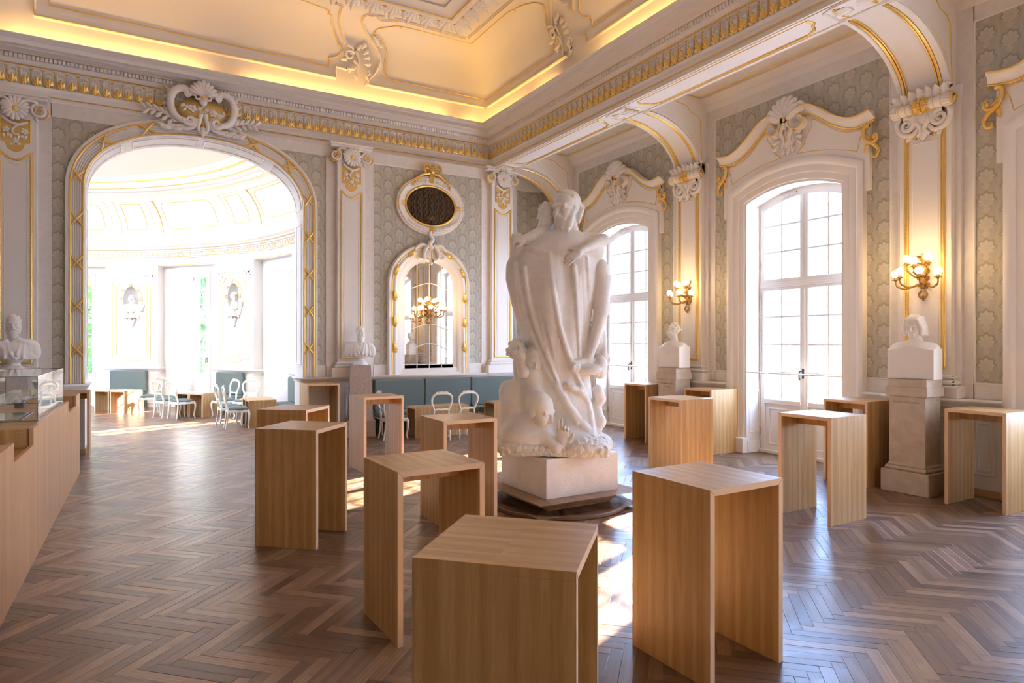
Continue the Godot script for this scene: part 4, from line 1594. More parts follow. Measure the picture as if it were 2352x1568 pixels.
func french_window(i: int, zc: float) -> void:
	var w := struct("window_%d" % (i + 1), "tall white arched french window under a curved white and gold overdoor")
	# local frame: x along +z of the room (seen from inside it runs away from the far wall), y up, z into the room
	w.position = V(XW, 0, zc)
	w.rotation.y = -PI / 2
	# with this turn local +x = world +z
	if not cache.has("win"):
		cache["win"] = window_meshes()
	var d: Dictionary = cache["win"]
	for k in ["casing", "overdoor", "overdoor_moulding", "crest", "frame", "door_panel", "reveal"]:
		put(d[k], k, M.paint, w)
	for k in ["gilt_edge", "gilt_egg", "gilt_outline", "gilt_bracket"]:
		put(d[k], k, M.gold, w)
	put(d.crest_gilding, "crest_gilding", M.gold, w)
	for m in d.muntins:
		put(m[0], "muntin", M.paint, w, Transform3D(Basis(), m[1]))
	for m in d.panes:
		put(m[0], "pane", M.glass, w, Transform3D(Basis(), m[1]))
	put(d.handle, "handle", M.iron, w)
	put(d.hinge, "hinge", M.steel, w)


func window_meshes() -> Dictionary:
	var d := {}
	var SZ := -0.36     # the sashes stand back in the reveal
	var b := MB.new()
	var inner := [V(-0.86, 0, 0)]
	for p in arc_top(0, 0.86, 4.23, 0.18, 16): inner.append(V(p.x, p.y, 0))
	inner.append(V(0.86, 0, 0))
	b.sweep(inner, Vector3.BACK, [Vector2(-0.004, -0.06), Vector2(-0.004, 0.012), Vector2(0.03, 0.014), Vector2(0.035, 0.03), Vector2(0.05, 0.034), Vector2(0.13, 0.036), Vector2(0.14, 0.05), Vector2(0.16, 0.055), Vector2(0.24, 0.057), Vector2(0.25, 0.072), Vector2(0.29, 0.09), Vector2(0.33, 0.095), Vector2(0.36, 0.085), Vector2(0.365, 0.05), Vector2(0.365, -0.02)], false, 40.0)
	b.box(V(-1.04, 0.13, 0.055), V(0.38, 0.26, 0.11), 0.008)
	b.box(V(1.04, 0.13, 0.055), V(0.38, 0.26, 0.11), 0.008)
	d.casing = b.mesh()
	b = MB.new()
	# panelled reveal with a low plinth
	for sg in [-1.0, 1.0]:
		b.box(V(sg * 0.853, 0.10, -0.18), V(0.025, 0.2, 0.34), 0.004)
		b.sweep([V(sg * 0.858, 0.35, -0.06), V(sg * 0.858, 1.05, -0.06), V(sg * 0.858, 1.05, -0.30), V(sg * 0.858, 0.35, -0.30)], V(-sg, 0, 0), [Vector2(-0.01, 0), Vector2(-0.004, 0.008), Vector2(0.004, 0.008), Vector2(0.01, 0)], true)
	d.reveal = b.mesh()
	# overdoor board
	b = MB.new()
	var top := smooth([Vector2(1.30, 5.03), Vector2(1.12, 5.0), Vector2(0.95, 5.05), Vector2(0.75, 5.17), Vector2(0.55, 5.33), Vector2(0.40, 5.42), Vector2(0.28, 5.44), Vector2(0.14, 5.36), Vector2(0.0, 5.3)], 4)
	var pl := PackedVector2Array([Vector2(-1.30, 4.05), Vector2(-1.16, 4.05), Vector2(-1.16, 4.38)])
	for p in arc_top(0, 1.16, 4.42, 0.25, 12): pl.append(p)
	pl.append_array([Vector2(1.16, 4.05), Vector2(1.30, 4.05)])
	for p in top: pl.append(p)
	for k in range(top.size() - 2, -1, -1): pl.append(Vector2(-top[k].x, top[k].y))
	b.plate(pl, V(0, 0, -0.02), Vector3.RIGHT, Vector3.UP, 0.075)
	d.overdoor = b.mesh()
	var mo := MB.new()
	var ge := MB.new()
	var eg := MB.new()
	var ol := MB.new()
	var br := MB.new()
	for sg in [-1.0, 1.0]:
		var pts := []
		for q in [[1.37, 5.09], [1.15, 5.05], [0.97, 5.09], [0.76, 5.21], [0.56, 5.37], [0.42, 5.46], [0.29, 5.49], [0.18, 5.45], [0.125, 5.36], [0.15, 5.27], [0.22, 5.24], [0.275, 5.28], [0.265, 5.34], [0.22, 5.345]]:
			pts.append(V(sg * q[0], q[1], 0.05))
		pts = smooth(pts, 5)
		if sg > 0: pts.reverse()
		# travelling so that the side points up and out
		var m := pts.size()
		var prof := [Vector2(-0.075, 0.0), Vector2(-0.07, 0.03), Vector2(-0.05, 0.04), Vector2(-0.02, 0.06), Vector2(0.01, 0.10), Vector2(0.02, 0.13), Vector2(0.045, 0.135), Vector2(0.05, 0.0)]
		var flip := []
		# shrink the moulding towards the eye of the volute
		for k in m:
			pass
		var cut: Array = pts
		mo.sweep(cut, Vector3.BACK, prof, false, 45.0)
		var up := []
		var dn := []
		for k in m:
			var a: Vector3 = pts[maxi(k - 1, 0)]
			var c: Vector3 = pts[mini(k + 1, m - 1)]
			var s := Vector3.BACK.cross((c - a).normalized())
			up.append(pts[k] + s * 0.045 + V(0, 0, 0.135))
			dn.append(pts[k] - s * 0.085 + V(0, 0, 0.02))
		ge.tube(up, 0.012, 6)
		var dl := dn.slice(0, 46) if sg < 0 else dn.slice(m - 46)
		egg_strip(eg, dl, 0.020, 0.045)
		# thin gilt outline of the field
		var f := []
		for q in [[1.12, 4.62], [1.16, 4.80], [1.20, 4.92], [0.98, 4.94], [0.80, 5.02], [0.60, 5.17], [0.42, 5.30], [0.40, 5.20], [0.30, 5.05], [0.26, 4.94], [0.20, 4.90], [0.14, 4.83]]:
			f.append(V(sg * q[0], q[1], 0.057))
		f = smooth(f, 3)
		for k in 9:
			var t := 0.14 + 0.98 * k / 8.0
			f.append(V(sg * t, 4.845 - 0.215 * t * t * 0.80, 0.057))
		ol.tube(f, 0.006, 5)
		# gilt side scrolls
		scroll(br, [V(sg * 1.30, 4.95, 0.06), V(sg * 1.24, 4.93, 0.08), V(sg * 1.23, 4.84, 0.09), V(sg * 1.27, 4.74, 0.09), V(sg * 1.36, 4.70, 0.08), V(sg * 1.42, 4.74, 0.08), V(sg * 1.41, 4.80, 0.08), V(sg * 1.37, 4.79, 0.08)], 0.032, 0.018)
		scroll(br, [V(sg * 1.30, 4.72, 0.07), V(sg * 1.38, 4.66, 0.07), V(sg * 1.43, 4.58, 0.06), V(sg * 1.40, 4.50, 0.06), V(sg * 1.35, 4.50, 0.06), V(sg * 1.35, 4.55, 0.06)], 0.035, 0.014)
		br.leaf(V(sg * 1.28, 4.70, 0.07), V(sg * -0.3, -1).normalized(), V(1, -0.3 * sg).normalized(), Vector3.BACK, 0.13, 0.06, 0.03, 2.0)
		br.leaf(V(sg * 1.25, 4.82, 0.08), V(sg * 0.6, -0.6).normalized(), V(1, 1.0 * sg).normalized(), Vector3.BACK, 0.12, 0.06, 0.03, 2.0)
		br.ball(V(sg * 1.385, 4.765, 0.09), V(0.03, 0.03, 0.025), 8, 6)
	d.overdoor_moulding = mo.mesh()
	d.gilt_edge = ge.mesh()
	d.gilt_egg = eg.mesh()
	d.gilt_outline = ol.mesh()
	d.gilt_bracket = br.mesh()
	# shell crest and fall of foliage
	b = MB.new()
	shell(b, V(0, 5.42, 0.10), V(1, 0), V(0, 1), 0.31, 9, 2.6)
	for k in 9:
		var a := PI * 0.5 + 2.7 * (k / 8.0 - 0.5)
		b.ball(V(cos(a) * 0.30, 5.42 + sin(a) * 0.30, 0.16), V(0.05, 0.045, 0.035), 7, 6)
	for sg in [-1.0, 1.0]:
		scroll(b, [V(sg * 0.06, 5.40, 0.16), V(sg * 0.20, 5.44, 0.17), V(sg * 0.30, 5.54, 0.15), V(sg * 0.25, 5.60, 0.14), V(sg * 0.19, 5.56, 0.15)], 0.05, 0.025)
		for k in 4:
			b.leaf(V(sg * (0.05 + 0.03 * k), 5.24 - 0.06 * k, 0.06), V(sg * (0.9 - 0.1 * k), 0.35 - 0.25 * k).normalized(), V(-0.3 * sg, 1).normalized(), Vector3.BACK, 0.20 - 0.02 * k, 0.12, 0.05, 3.0, 0.5)
		scroll(b, [V(sg * 0.03, 5.36, 0.12), V(sg * 0.09, 5.22, 0.13), V(sg * 0.05, 5.10, 0.12), V(sg * 0.10, 4.98, 0.09)], 0.045, 0.02)
		b.leaf(V(sg * 0.05, 5.02, 0.06), V(sg * 0.35, -1).normalized(), V(1, 0.35 * sg).normalized(), Vector3.BACK, 0.15, 0.09, 0.04, 2.0)
	for k in 4:
		flower(b, V(0.025 * (k % 2) - 0.012, 5.30 - 0.10 * k, 0.13 - 0.015 * k), Vector3.RIGHT, Vector3.UP, 0.06 - 0.008 * k, k * 0.7)
	b.leaf(V(0, 4.98, 0.07), V(0, -1), V(1, 0), Vector3.BACK, 0.13, 0.08, 0.04, 2.0)
	b.ball(V(0, 5.16, 0.06), V(0.12, 0.22, 0.06), 12, 8)
	d.crest = b.mesh()
	b = MB.new()
	for q in [[0.0, 5.40, 0.03], [0.0, 5.20, 0.022], [0.0, 5.06, 0.018]]:
		b.ball(V(q[0], q[1], 0.185 if q[1] > 5.3 else 0.14), V(q[2], q[2] * 1.2, 0.02), 8, 6)
	d.crest_gilding = b.mesh()
	# fixed frame and sash stiles
	b = MB.new()
	var arch := []
	for p in arc_top(0, 0.83, 4.21, 0.18, 14): arch.append(V(p.x, p.y, SZ))
	var fr := [V(-0.83, 0.02, SZ)] + arch + [V(0.83, 0.02, SZ)]
	b.sweep(fr, Vector3.BACK, [Vector2(-0.05, -0.03), Vector2(-0.05, 0.03), Vector2(0.05, 0.03), Vector2(0.05, -0.03)], false)
	var arch2 := []
	for p in arc_top(0, 0.76, 4.15, 0.165, 14): arch2.append(V(p.x, p.y, SZ + 0.015))
	b.sweep(arch2, Vector3.BACK, [Vector2(-0.035, -0.02), Vector2(-0.03, 0.022), Vector2(0.04, 0.024), Vector2(0.04, -0.02)], false)
	b.box(V(0, 2.86, SZ), V(1.72, 0.10, 0.10), 0.01)
	b.box(V(0, 2.93, SZ + 0.02), V(1.62, 0.05, 0.04), 0.006)
	b.box(V(0, 2.785, SZ + 0.02), V(1.62, 0.05, 0.04), 0.006)
	b.box(V(0, 2.862, SZ + 0.052), V(1.62, 0.02, 0.02), 0.004)
	for sg in [-1.0, 1.0]:
		b.box(V(sg * 0.038, 1.42, SZ + 0.016), V(0.072, 2.76, 0.05), 0.006)
		b.box(V(sg * 0.038, 3.62, SZ + 0.016), V(0.072, 1.36, 0.05), 0.006)
		b.box(V(sg * 0.785, 1.42, SZ + 0.016), V(0.07, 2.76, 0.05), 0.006)
		b.box(V(sg * 0.785, 3.50, SZ + 0.016), V(0.07, 1.30, 0.05), 0.006)
		b.box(V(sg * 0.41, 0.88, SZ + 0.016), V(0.72, 0.08, 0.05), 0.006)
	b.box(V(0, 1.5, SZ + 0.045), V(0.05, 2.5, 0.02), 0.004)
	b.box(V(0, 0.03, SZ + 0.02), V(1.72, 0.06, 0.14), 0.01)
	d.frame = b.mesh()
	b = MB.new()
	for sg in [-1.0, 1.0]:
		b.box(V(sg * 0.41, 0.45, SZ), V(0.72, 0.82, 0.03))
		b.sweep([V(sg * 0.41 - 0.26, 0.16, SZ + 0.015), V(sg * 0.41 - 0.26, 0.76, SZ + 0.015), V(sg * 0.41 + 0.26, 0.76, SZ + 0.015), V(sg * 0.41 + 0.26, 0.16, SZ + 0.015)], Vector3.BACK, ROLL, true)
	d.door_panel = b.mesh()
	# glazing bars and panes
	var hb := MB.new()
	hb.box(Vector3.ZERO, V(0.69, 0.034, 0.034), 0.005)
	var hm := hb.mesh()
	var vb := MB.new()
	vb.box(Vector3.ZERO, V(0.034, 1.86, 0.034), 0.005)
	var vm := vb.mesh()
	vb = MB.new()
	vb.box(Vector3.ZERO, V(0.034, 1.36, 0.034), 0.005)
	var vm2 := vb.mesh()
	var pb := MB.new()
	pb.quad(V(-0.17, -0.23, 0), V(0.17, -0.23, 0), V(0.17, 0.23, 0), V(-0.17, 0.23, 0))
	var pm := pb.mesh()
	d.muntins = []
	d.panes = []
	for sg in [-1.0, 1.0]:
		d.muntins.append([vm, V(sg * 0.42, 1.85, SZ + 0.014)])
		d.muntins.append([vm2, V(sg * 0.42, 3.60, SZ + 0.014)])
		for k in 3:
			d.muntins.append([hm, V(sg * 0.41, 0.92 + 0.465 * (k + 1), SZ + 0.014)])
		for k in 2:
			d.muntins.append([hm, V(sg * 0.41, 2.96 + 0.445 * (k + 1), SZ + 0.014)])
		for cx in [0.247, 0.590]:
			for k in 4:
				d.panes.append([pm, V(sg * cx, 0.92 + 0.465 * (k + 0.5), SZ)])
			for k in 3:
				d.panes.append([pm, V(sg * cx, 2.96 + 0.445 * (k + 0.5), SZ)])
	b = MB.new()
	b.tube([V(0.0, 1.30, SZ + 0.075), V(0.0, 1.46, SZ + 0.075)], 0.012, 7)
	b.tube(smooth([V(0.0, 1.42, SZ + 0.08), V(-0.03, 1.41, SZ + 0.11), V(-0.035, 1.35, SZ + 0.115), V(-0.03, 1.27, SZ + 0.11)], 4), [0.012, 0.012, 0.012, 0.012, 0.012, 0.012, 0.012, 0.013, 0.013, 0.014, 0.015, 0.016, 0.016], 7)
	b.box(V(0, 1.38, SZ + 0.06), V(0.035, 0.16, 0.015), 0.004)
	d.handle = b.mesh()
	b = MB.new()
	for y in [0.35, 1.35, 2.5, 3.2]:
		b.tube([V(-0.825, y - 0.06, SZ + 0.04), V(-0.825, y + 0.06, SZ + 0.04)], 0.011, 7)
		b.tube([V(0.825, y - 0.06, SZ + 0.04), V(0.825, y + 0.06, SZ + 0.04)], 0.011, 7)
	b.tube([V(-0.815, 1.25, SZ + 0.05), V(-0.815, 2.75, SZ + 0.05)], 0.006, 6)
	b.tube([V(-0.4, 4.30, SZ + 0.06), V(-0.12, 4.345, SZ + 0.06)], 0.014, 7)
	d.hinge = b.mesh()
	return d


# ---------------------------------------------------------------- beam, brackets, aisle ceiling
func build_beam() -> void:
	var t := struct("trim_2", "white beam with gold egg moulding carried on curved brackets along the window aisle")
	var b := MB.new()
	b.box(V((XB + XB2) * 0.5 + 0.01, (SOFFIT + 6.7) * 0.5, (ZA + 4.2) * 0.5 - 0.3), V(XB2 - XB - 0.02, 6.7 - SOFFIT, 4.2 - ZA + 0.6))
	put(b, "beam_body", M.paint, t)
	var y := SOFFIT - 0.002
	for i in 4:
		var z0: float = PIL_Z[i] + 0.50
		var z1: float = PIL_Z[i + 1] - 0.50
		b = MB.new()
		var xs := XB2 - 0.10
		var xl := XB + 0.09
		var endc := func(zz: float, dir: float) -> Array:
			return [V(xl, y, zz + dir * 0.02), V(lerpf(xl, xs, 0.35), y, zz), V(lerpf(xl, xs, 0.55), y, zz + dir * 0.06), V(lerpf(xl, xs, 0.8), y, zz + dir * 0.10), V(xs, y, zz + dir * 0.22)]
		var e0: Array = smooth(endc.call(z0, 1.0), 4)
		var e1: Array = smooth(endc.call(z1, -1.0), 4)
		egg_strip(b, e0, 0.022, 0.05)
		egg_strip(b, [V(xs, y, z0 + 0.22), V(xs, y, z1 - 0.22)], 0.024, 0.05)
		e1.reverse()
		egg_strip(b, e1, 0.022, 0.05)
		put(b, "gilt_egg_moulding", M.gold, t)
		b = MB.new()
		b.tube([V(xl, y, z0 + 0.02), V(xl, y, z1 - 0.02)], 0.007, 6)
		b.tube([V(XB + 0.03, y, z0 - 1.0), V(XB + 0.03, y, z1 + 1.0)], 0.005, 5)
		put(b, "gilt_line", M.gold, t)
		b = MB.new()
		b.box(V(XB2 - 0.03, SOFFIT - 0.006, (z0 + z1) * 0.5), V(0.06, 0.02, z1 - z0 + 1.0), 0.004)
		put(b, "soffit_border", M.paint, t)
	for z in PIL_Z:
		bracket(t, z)
	# flat ceiling over the aisle
	var c := struct("ceiling_aisle", "flat cream ceiling panels with gold lines over the window aisle")
	b = MB.new()
	b.box(V((XB2 + XW + 0.3) * 0.5 - 0.03, 6.35, (ZA + 4.2) * 0.5 - 0.5), V(XW + 0.3 - XB2 + 0.1, 0.1, 4.2 - ZA + 1.2))
	put(b, "ceiling_slab", M.plaster, c)
	for i in 4:
		b = MB.new()
		var z0: float = PIL_Z[i] + 0.36
		var z1: float = PIL_Z[i + 1] - 0.36
		var p := [V(XB2 + 0.02, 6.298, z0), V(XW - 0.19, 6.298, z0), V(XW - 0.19, 6.298, z1), V(XB2 + 0.02, 6.298, z1)]
		b.tube(p, 0.012, 6)
		put(b, "gilt_line", M.gold, c)


func bracket(t: Node3D, z: float) -> void:
	var n := sub("bracket", t, V(0, 0, z))
	if not cache.has("bracket"):
		var d := {}
		var hw := 0.32
		var cur := []
		for k in 21:
			var a := PI * 0.5 * k / 20.0
			cur.append(Vector2(XB2 - 0.03 + (XW - 0.13 - XB2 + 0.03) * sin(a), 4.96 + (SOFFIT - 4.96) * cos(a)))
		var pl := PackedVector2Array([Vector2(XB2 - 0.03, 6.4)])
		for p in cur: pl.append(p)
		pl.append(Vector2(XW + 0.02, 4.96)); pl.append(Vector2(XW + 0.02, 6.4))
		var b := MB.new()
		b.plate(pl, V(0, 0, -hw), Vector3.RIGHT, Vector3.UP, hw * 2.0, false, true)
		# the curved underside, smooth
		var rows := []
		for p in cur:
			rows.append([V(p.x, p.y, hw), V(p.x, p.y, -hw)])
		b.sheet(rows)
		# flat border bands of the underside
		for s in [-1.0, 1.0]:
			var r2 := []
			for p in cur:
				var nn := Vector2(p.x - XB2, p.y - 4.9).normalized() * -0.02
				r2.append([V(p.x + nn.x, p.y + nn.y, s * hw + 0.012), V(p.x + nn.x, p.y + nn.y, s * (hw - 0.07))])
			b.sheet(r2)
		d.body = b.mesh()
		b = MB.new()
		var gl := MB.new()
		for s in [-1.0, 1.0]:
			var path := []
			var p2 := []
			for p in cur:
				var nn := Vector2(p.x - XB2, p.y - 4.9).normalized() * -0.012
				path.append(V(p.x + nn.x, p.y + nn.y, s * 0.225))
				p2.append(V(p.x + nn.x, p.y + nn.y, s * 0.19))
			egg_strip(b, path, 0.026, 0.06)
			gl.tube(p2, 0.010, 6)
			# gold line on the cheeks
			var ck := []
			for k in range(6, 21):
				var p: Vector2 = cur[k]
				ck.append(V(p.x + 0.10 * cos(k * 0.05), p.y + 0.13, s * (hw + 0.002)))
			var line := [V(8.12, 6.16, s * (hw + 0.002)), V(8.50, 6.12, s * (hw + 0.002)), V(8.60, 6.02, s * (hw + 0.002)), V(8.76, 5.98, s * (hw + 0.002)), V(8.84, 5.90, s * (hw + 0.002)), V(8.88, 5.2, s * (hw + 0.002))]
			gl.tube(line, 0.009, 5)
			var cv := []
			for k in range(8, 19):
				var p: Vector2 = cur[k]
				var o := Vector2(p.x - XB2, p.y - 4.9).normalized() * 0.07
				cv.append(V(p.x + o.x, p.y + o.y, s * (hw + 0.002)))
			gl.tube(cv, 0.004, 5)
		d.egg = b.mesh()
		d.line = gl.mesh()
		# soffit rosette where the bracket meets the beam
		b = MB.new()
		var y := SOFFIT - 0.004
		var xc := (XB + XB2) * 0.5
		var oct := []
		for q in [[-0.16, -0.30], [-0.20, -0.18], [-0.20, 0.18], [-0.16, 0.30], [0.16, 0.30], [0.20, 0.18], [0.20, -0.18], [0.16, -0.30]]:
			oct.append(V(xc + q[0], y, q[1]))
		b.tube(oct + [oct[0]], 0.016, 6)
		flower(b, V(xc, y, 0), V(0, 0, 1), V(1, 0, 0), 0.07)
		for s in [-1.0, 1.0]:
			b.leaf(V(xc, y, s * 0.04), V(0, 0, s), V(1, 0, 0), Vector3.DOWN, 0.20, 0.12, 0.03, 3.0)
			for s2 in [-1.0, 1.0]:
				b.leaf(V(xc + s2 * 0.03, y, s * 0.05), V(s2 * 0.5, 0, s).normalized(), V(1, 0, -0.5 * s2 * s).normalized(), Vector3.DOWN, 0.15, 0.08, 0.025, 2.0)
		d.rosette = b.mesh()
		b = MB.new()
		for s in [-1.0, 1.0]:
			for s2 in [-1.0, 1.0]:
				b.tube(spiral(V(xc + s2 * 0.09, y - 0.006, s * 0.17), V(s2, 0, 0), V(0, 0, s), 0.05, 0.01, 0.0, 1.2, 14), taper(15, 0.012, 0.007), 5)
		d.gilt = b.mesh()
		cache["bracket"] = d
	var d: Dictionary = cache["bracket"]
	put(d.body, "bracket_body", M.paint, n)
	put(d.egg, "gilt_egg_moulding", M.gold, n)
	put(d.line, "gilt_line", M.gold, n)
	put(d.rosette, "rosette", M.paint, n)
	put(d.gilt, "rosette_gilding", M.gold, n)


# ---------------------------------------------------------------- the rest of the room
func build_shell() -> void:
	var w := struct("wall_left", "plain cream wall behind the serving counter")
	var b := MB.new()
	b.box(V(-6.75, 4.2, -8.9), V(0.3, 8.6, 27.0))
	put(b, "wall_body", M.plaster, w)
	w = struct("wall_back", "plain cream wall at the near end of the room")
	b = MB.new()
	b.box(V(1.5, 4.2, 4.35), V(17.0, 8.6, 0.3))
	put(b, "wall_body", M.plaster, w)
	# curved niche behind the last bracket
	w = struct("wall_niche", "curved niche with grey damask in the corner of the window aisle")
	b = MB.new()
	b.xf.origin = V(8.40, 0, ZA)
	b.lathe([Vector2(0.61, 6.4), Vector2(0.61, 0.0)], 24, 0.0, PI)
	put(b, "niche_body", M.plaster, w)
	b = MB.new()
	b.xf.origin = V(8.40, 0, ZA)
	b.lathe([Vector2(0.604, 5.64), Vector2(0.604, 1.40)], 24, 0.0, PI)
	put(b, "wallpaper_field", M.wallpaper, w)
	b = MB.new()
	b.xf.origin = V(8.40, 0, ZA)
	b.lathe([Vector2(0.44, 6.31), Vector2(0.46, 6.24), Vector2(0.52, 6.18), Vector2(0.55, 6.12), Vector2(0.57, 6.0), Vector2(0.58, 5.98), Vector2(0.59, 5.64), Vector2(0.61, 5.64)], 24, 0.0, PI)
	b.lathe([Vector2(0.61, 1.19), Vector2(0.54, 1.19), Vector2(0.54, 1.16), Vector2(0.57, 1.10), Vector2(0.59, 1.08), Vector2(0.59, 0.0)], 24, 0.0, PI)
	put(b, "cornice", M.paint, w)
	# masonry that closes the corner behind the niche
	w = struct("wall_corner", "outer masonry of the corner")
	b = MB.new()
	b.box(V(8.40, 3.3, ZA - 0.80), V(1.6, 6.6, 0.3))
	b.box(V(7.72, 3.3, ZA - 0.36), V(0.13, 6.6, 0.72))
	b.box(V(9.36, 3.3, ZA - 0.40), V(0.70, 6.6, 0.86))
	put(b, "wall_body", M.plaster, w)


# ---------------------------------------------------------------- round salon beyond the arch
const BAY := [66.4, 41.75, 17.1, 91.0]
const PIER := [54.1, 29.4, 5.0, 78.7]


func salon_frame(n: Node3D, deg: float, r: float) -> void:   # local z points to the centre, x along the wall
	var a := deg_to_rad(deg)
	n.position = V(ROT.x + cos(a) * r, 0, ROT.y - sin(a) * r)
	n.rotation.y = atan2(-cos(a), sin(a))


func build_rotunda() -> void:
	var w := struct("wall_rotunda", "curved cream wall of the round salon with panelled piers")
	for dg in PIER:
		var p := sub("pier", w)
		salon_frame(p, dg, RW)
		salon_pier(p, dg in [54.1, 29.4])
	for dg in BAY:
		var p := sub("window_bay", w)
		salon_frame(p, dg, RW)
		var b := MB.new()
		var pl := PackedVector2Array([Vector2(-1.2, 0), Vector2(-0.53, 0)])
		for q in arc_top(0, 0.53, 3.80, 0.07): pl.append(q)
		pl.append_array([Vector2(0.53, 0), Vector2(1.2, 0), Vector2(1.2, 4.2), Vector2(-1.2, 4.2)])
		b.plate(pl, V(0, 0, -0.95), Vector3.RIGHT, Vector3.UP, 0.80, true, true)
		put(b, "bay_wall", M.paint, p)
		b = MB.new()
		var path := [V(-0.53, 0, -0.15)]
		for q in arc_top(0, 0.53, 3.80, 0.07): path.append(V(q.x, q.y, -0.15))
		path.append(V(0.53, 0, -0.15))
		b.sweep(path, Vector3.BACK, [Vector2(-0.004, -0.02), Vector2(-0.004, 0.02), Vector2(0.04, 0.03), Vector2(0.05, 0.045), Vector2(0.09, 0.05), Vector2(0.10, 0.0)], false, 40.0)
		put(b, "bay_casing", M.paint, p)
		salon_window(dg)
	# entablature of the salon, turned about its centre
	var a0 := deg_to_rad(-6.3)
	var a1 := deg_to_rad(104.0)
	var b := MB.new()
	b.xf.origin = V(ROT.x, 0, ROT.y)
	b.lathe([Vector2(8.85, 4.66), Vector2(8.52, 4.62), Vector2(8.50, 4.70), Vector2(8.42, 4.70), Vector2(8.40, 4.66), Vector2(8.44, 4.62), Vector2(8.50, 4.60), Vector2(8.50, 4.545), Vector2(8.54, 4.53), Vector2(8.55, 4.50), Vector2(8.60, 4.49), Vector2(8.62, 4.36), Vector2(8.58, 4.34), Vector2(8.57, 4.31), Vector2(8.62, 4.30), Vector2(8.62, 4.13), Vector2(8.56, 4.12), Vector2(8.56, 4.08), Vector2(9.3, 4.08)], 72, a0, a1, 35.0)
	put(b, "entablature", M.paint, w)
	b = MB.new()
	b.xf.origin = V(ROT.x, 0, ROT.y)
	b.lathe([Vector2(8.72, 4.2), Vector2(8.72, 0.0)], 10, a0, deg_to_rad(2.0))
	put(b, "end_wall", M.paint, w)
	b = MB.new()
	var ring := func(r: float, y: float, m := 90) -> Array:
		var out := []
		for k in m + 1:
			var a := lerpf(a0, a1, float(k) / m)
			out.append(V(ROT.x + cos(a) * r, y, ROT.y - sin(a) * r))
		return out
	b.tube(ring.call(8.485, 4.55), 0.010, 5)
	b.tube(ring.call(8.56, 4.335), 0.008, 5)
	b.tube(ring.call(8.555, 4.10), 0.009, 5)
	put(b, "gilt_line", M.gold, w)
	# ornamented frieze: one moulded unit per module
	b = MB.new()
	b.leaf(V(-0.06, -0.03, 0.0), V(1, 0.35).normalized(), V(-0.35, 1).normalized(), Vector3.BACK, 0.13, 0.08, 0.03, 2.0, 0.4)
	b.leaf(V(0.06, -0.05, 0.0), V(-1, 0.2).normalized(), V(-0.2, -1).normalized(), Vector3.BACK, 0.09, 0.05, 0.02, 2.0, 0.4)
	b.tube(smooth([V(-0.075, 0.045, 0.01), V(0.0, 0.03, 0.02), V(0.075, -0.04, 0.01)], 3), 0.012, 5)
	var fm := b.mesh()
	b = MB.new()
	flower(b, V(0, 0, 0.005), Vector3.RIGHT, Vector3.UP, 0.035)
	b.ball(V(0.045, 0.03, 0.01), V(0.014, 0.014, 0.01), 6, 5)
	b.ball(V(-0.04, -0.035, 0.01), V(0.014, 0.014, 0.01), 6, 5)
	var gm := b.mesh()
	for k in 74:
		var a := deg_to_rad(5.0 + k * 0.95)
		var at := V(ROT.x + cos(a) * 8.61, 4.425, ROT.y - sin(a) * 8.61)
		var bs := Basis(Vector3.UP, atan2(-cos(a), sin(a)))
		put(fm, "frieze_leaf", M.paint, w, Transform3D(bs, at))
		put(gm, "gilt_flower", M.gold, w, Transform3D(bs, at + bs.z * 0.012))
	# ceiling
	var c := struct("ceiling_rotunda", "cream coffered cove and round ceiling of the salon, lit from behind the cornice")
	b = MB.new()
	b.xf.origin = V(ROT.x, 0, ROT.y)
	b.lathe([Vector2(0.05, 6.44), Vector2(7.50, 6.44), Vector2(7.52, 6.38), Vector2(7.60, 6.36), Vector2(7.68, 6.30), Vector2(7.72, 6.30), Vector2(7.80, 6.20), Vector2(7.86, 6.18), Vector2(7.95, 6.10), Vector2(8.05, 6.05), Vector2(8.10, 6.05), Vector2(8.28, 5.96), Vector2(8.48, 5.78), Vector2(8.64, 5.55), Vector2(8.75, 5.30), Vector2(8.80, 5.04), Vector2(8.82, 4.85), Vector2(8.80, 4.64)], 80, a0, a1, 32.0)
	put(b, "cove", M.ceiling_paint, c)
	b = MB.new()
	egg_strip(b, ring.call(7.66, 6.32), 0.026, 0.07)
	put(b, "gilt_egg_moulding", M.gold, c)
	b = MB.new()
	b.tube(ring.call(7.84, 6.175), 0.012, 5)
	put(b, "gilt_line", M.gold, c)
	b = MB.new()
	for k in 4:
		b.leaf(V(-0.05 + 0.03 * k, -0.05, 0.0), V(0.3 - 0.2 * k, 1).normalized(), V(1, -0.3 + 0.2 * k).normalized(), Vector3.BACK, 0.12, 0.05, 0.03, 2.0, 0.5)
	var lm := b.mesh()
	for k in 100:
		var a := deg_to_rad(14.0 + k * 0.62)
		var bs := Basis(Vector3.UP, atan2(-cos(a), sin(a))) * Basis(Vector3.RIGHT, 0.9)
		put(lm, "leaf_relief", M.paint, c, Transform3D(bs, V(ROT.x + cos(a) * 8.0, 6.06, ROT.y - sin(a) * 8.0)))
	# coffers: wide above the windows, narrow above the piers
	var prof := [Vector2(8.80, 5.04), Vector2(8.75, 5.30), Vector2(8.64, 5.55), Vector2(8.48, 5.78), Vector2(8.28, 5.96)]
	var onc := func(deg: float, s: float, lift: float) -> Vector3:
		var f := clampf(s, 0.0, 1.0) * 4.0
		var i := mini(int(f), 3)
		var p: Vector2 = prof[i].lerp(prof[i + 1], f - i)
		var dn: Vector2 = (prof[i + 1] - prof[i]).normalized()
		p += Vector2(-dn.y, dn.x) * lift
		var a := deg_to_rad(deg)
		return V(ROT.x + cos(a) * p.x, p.y, ROT.y - sin(a) * p.x)
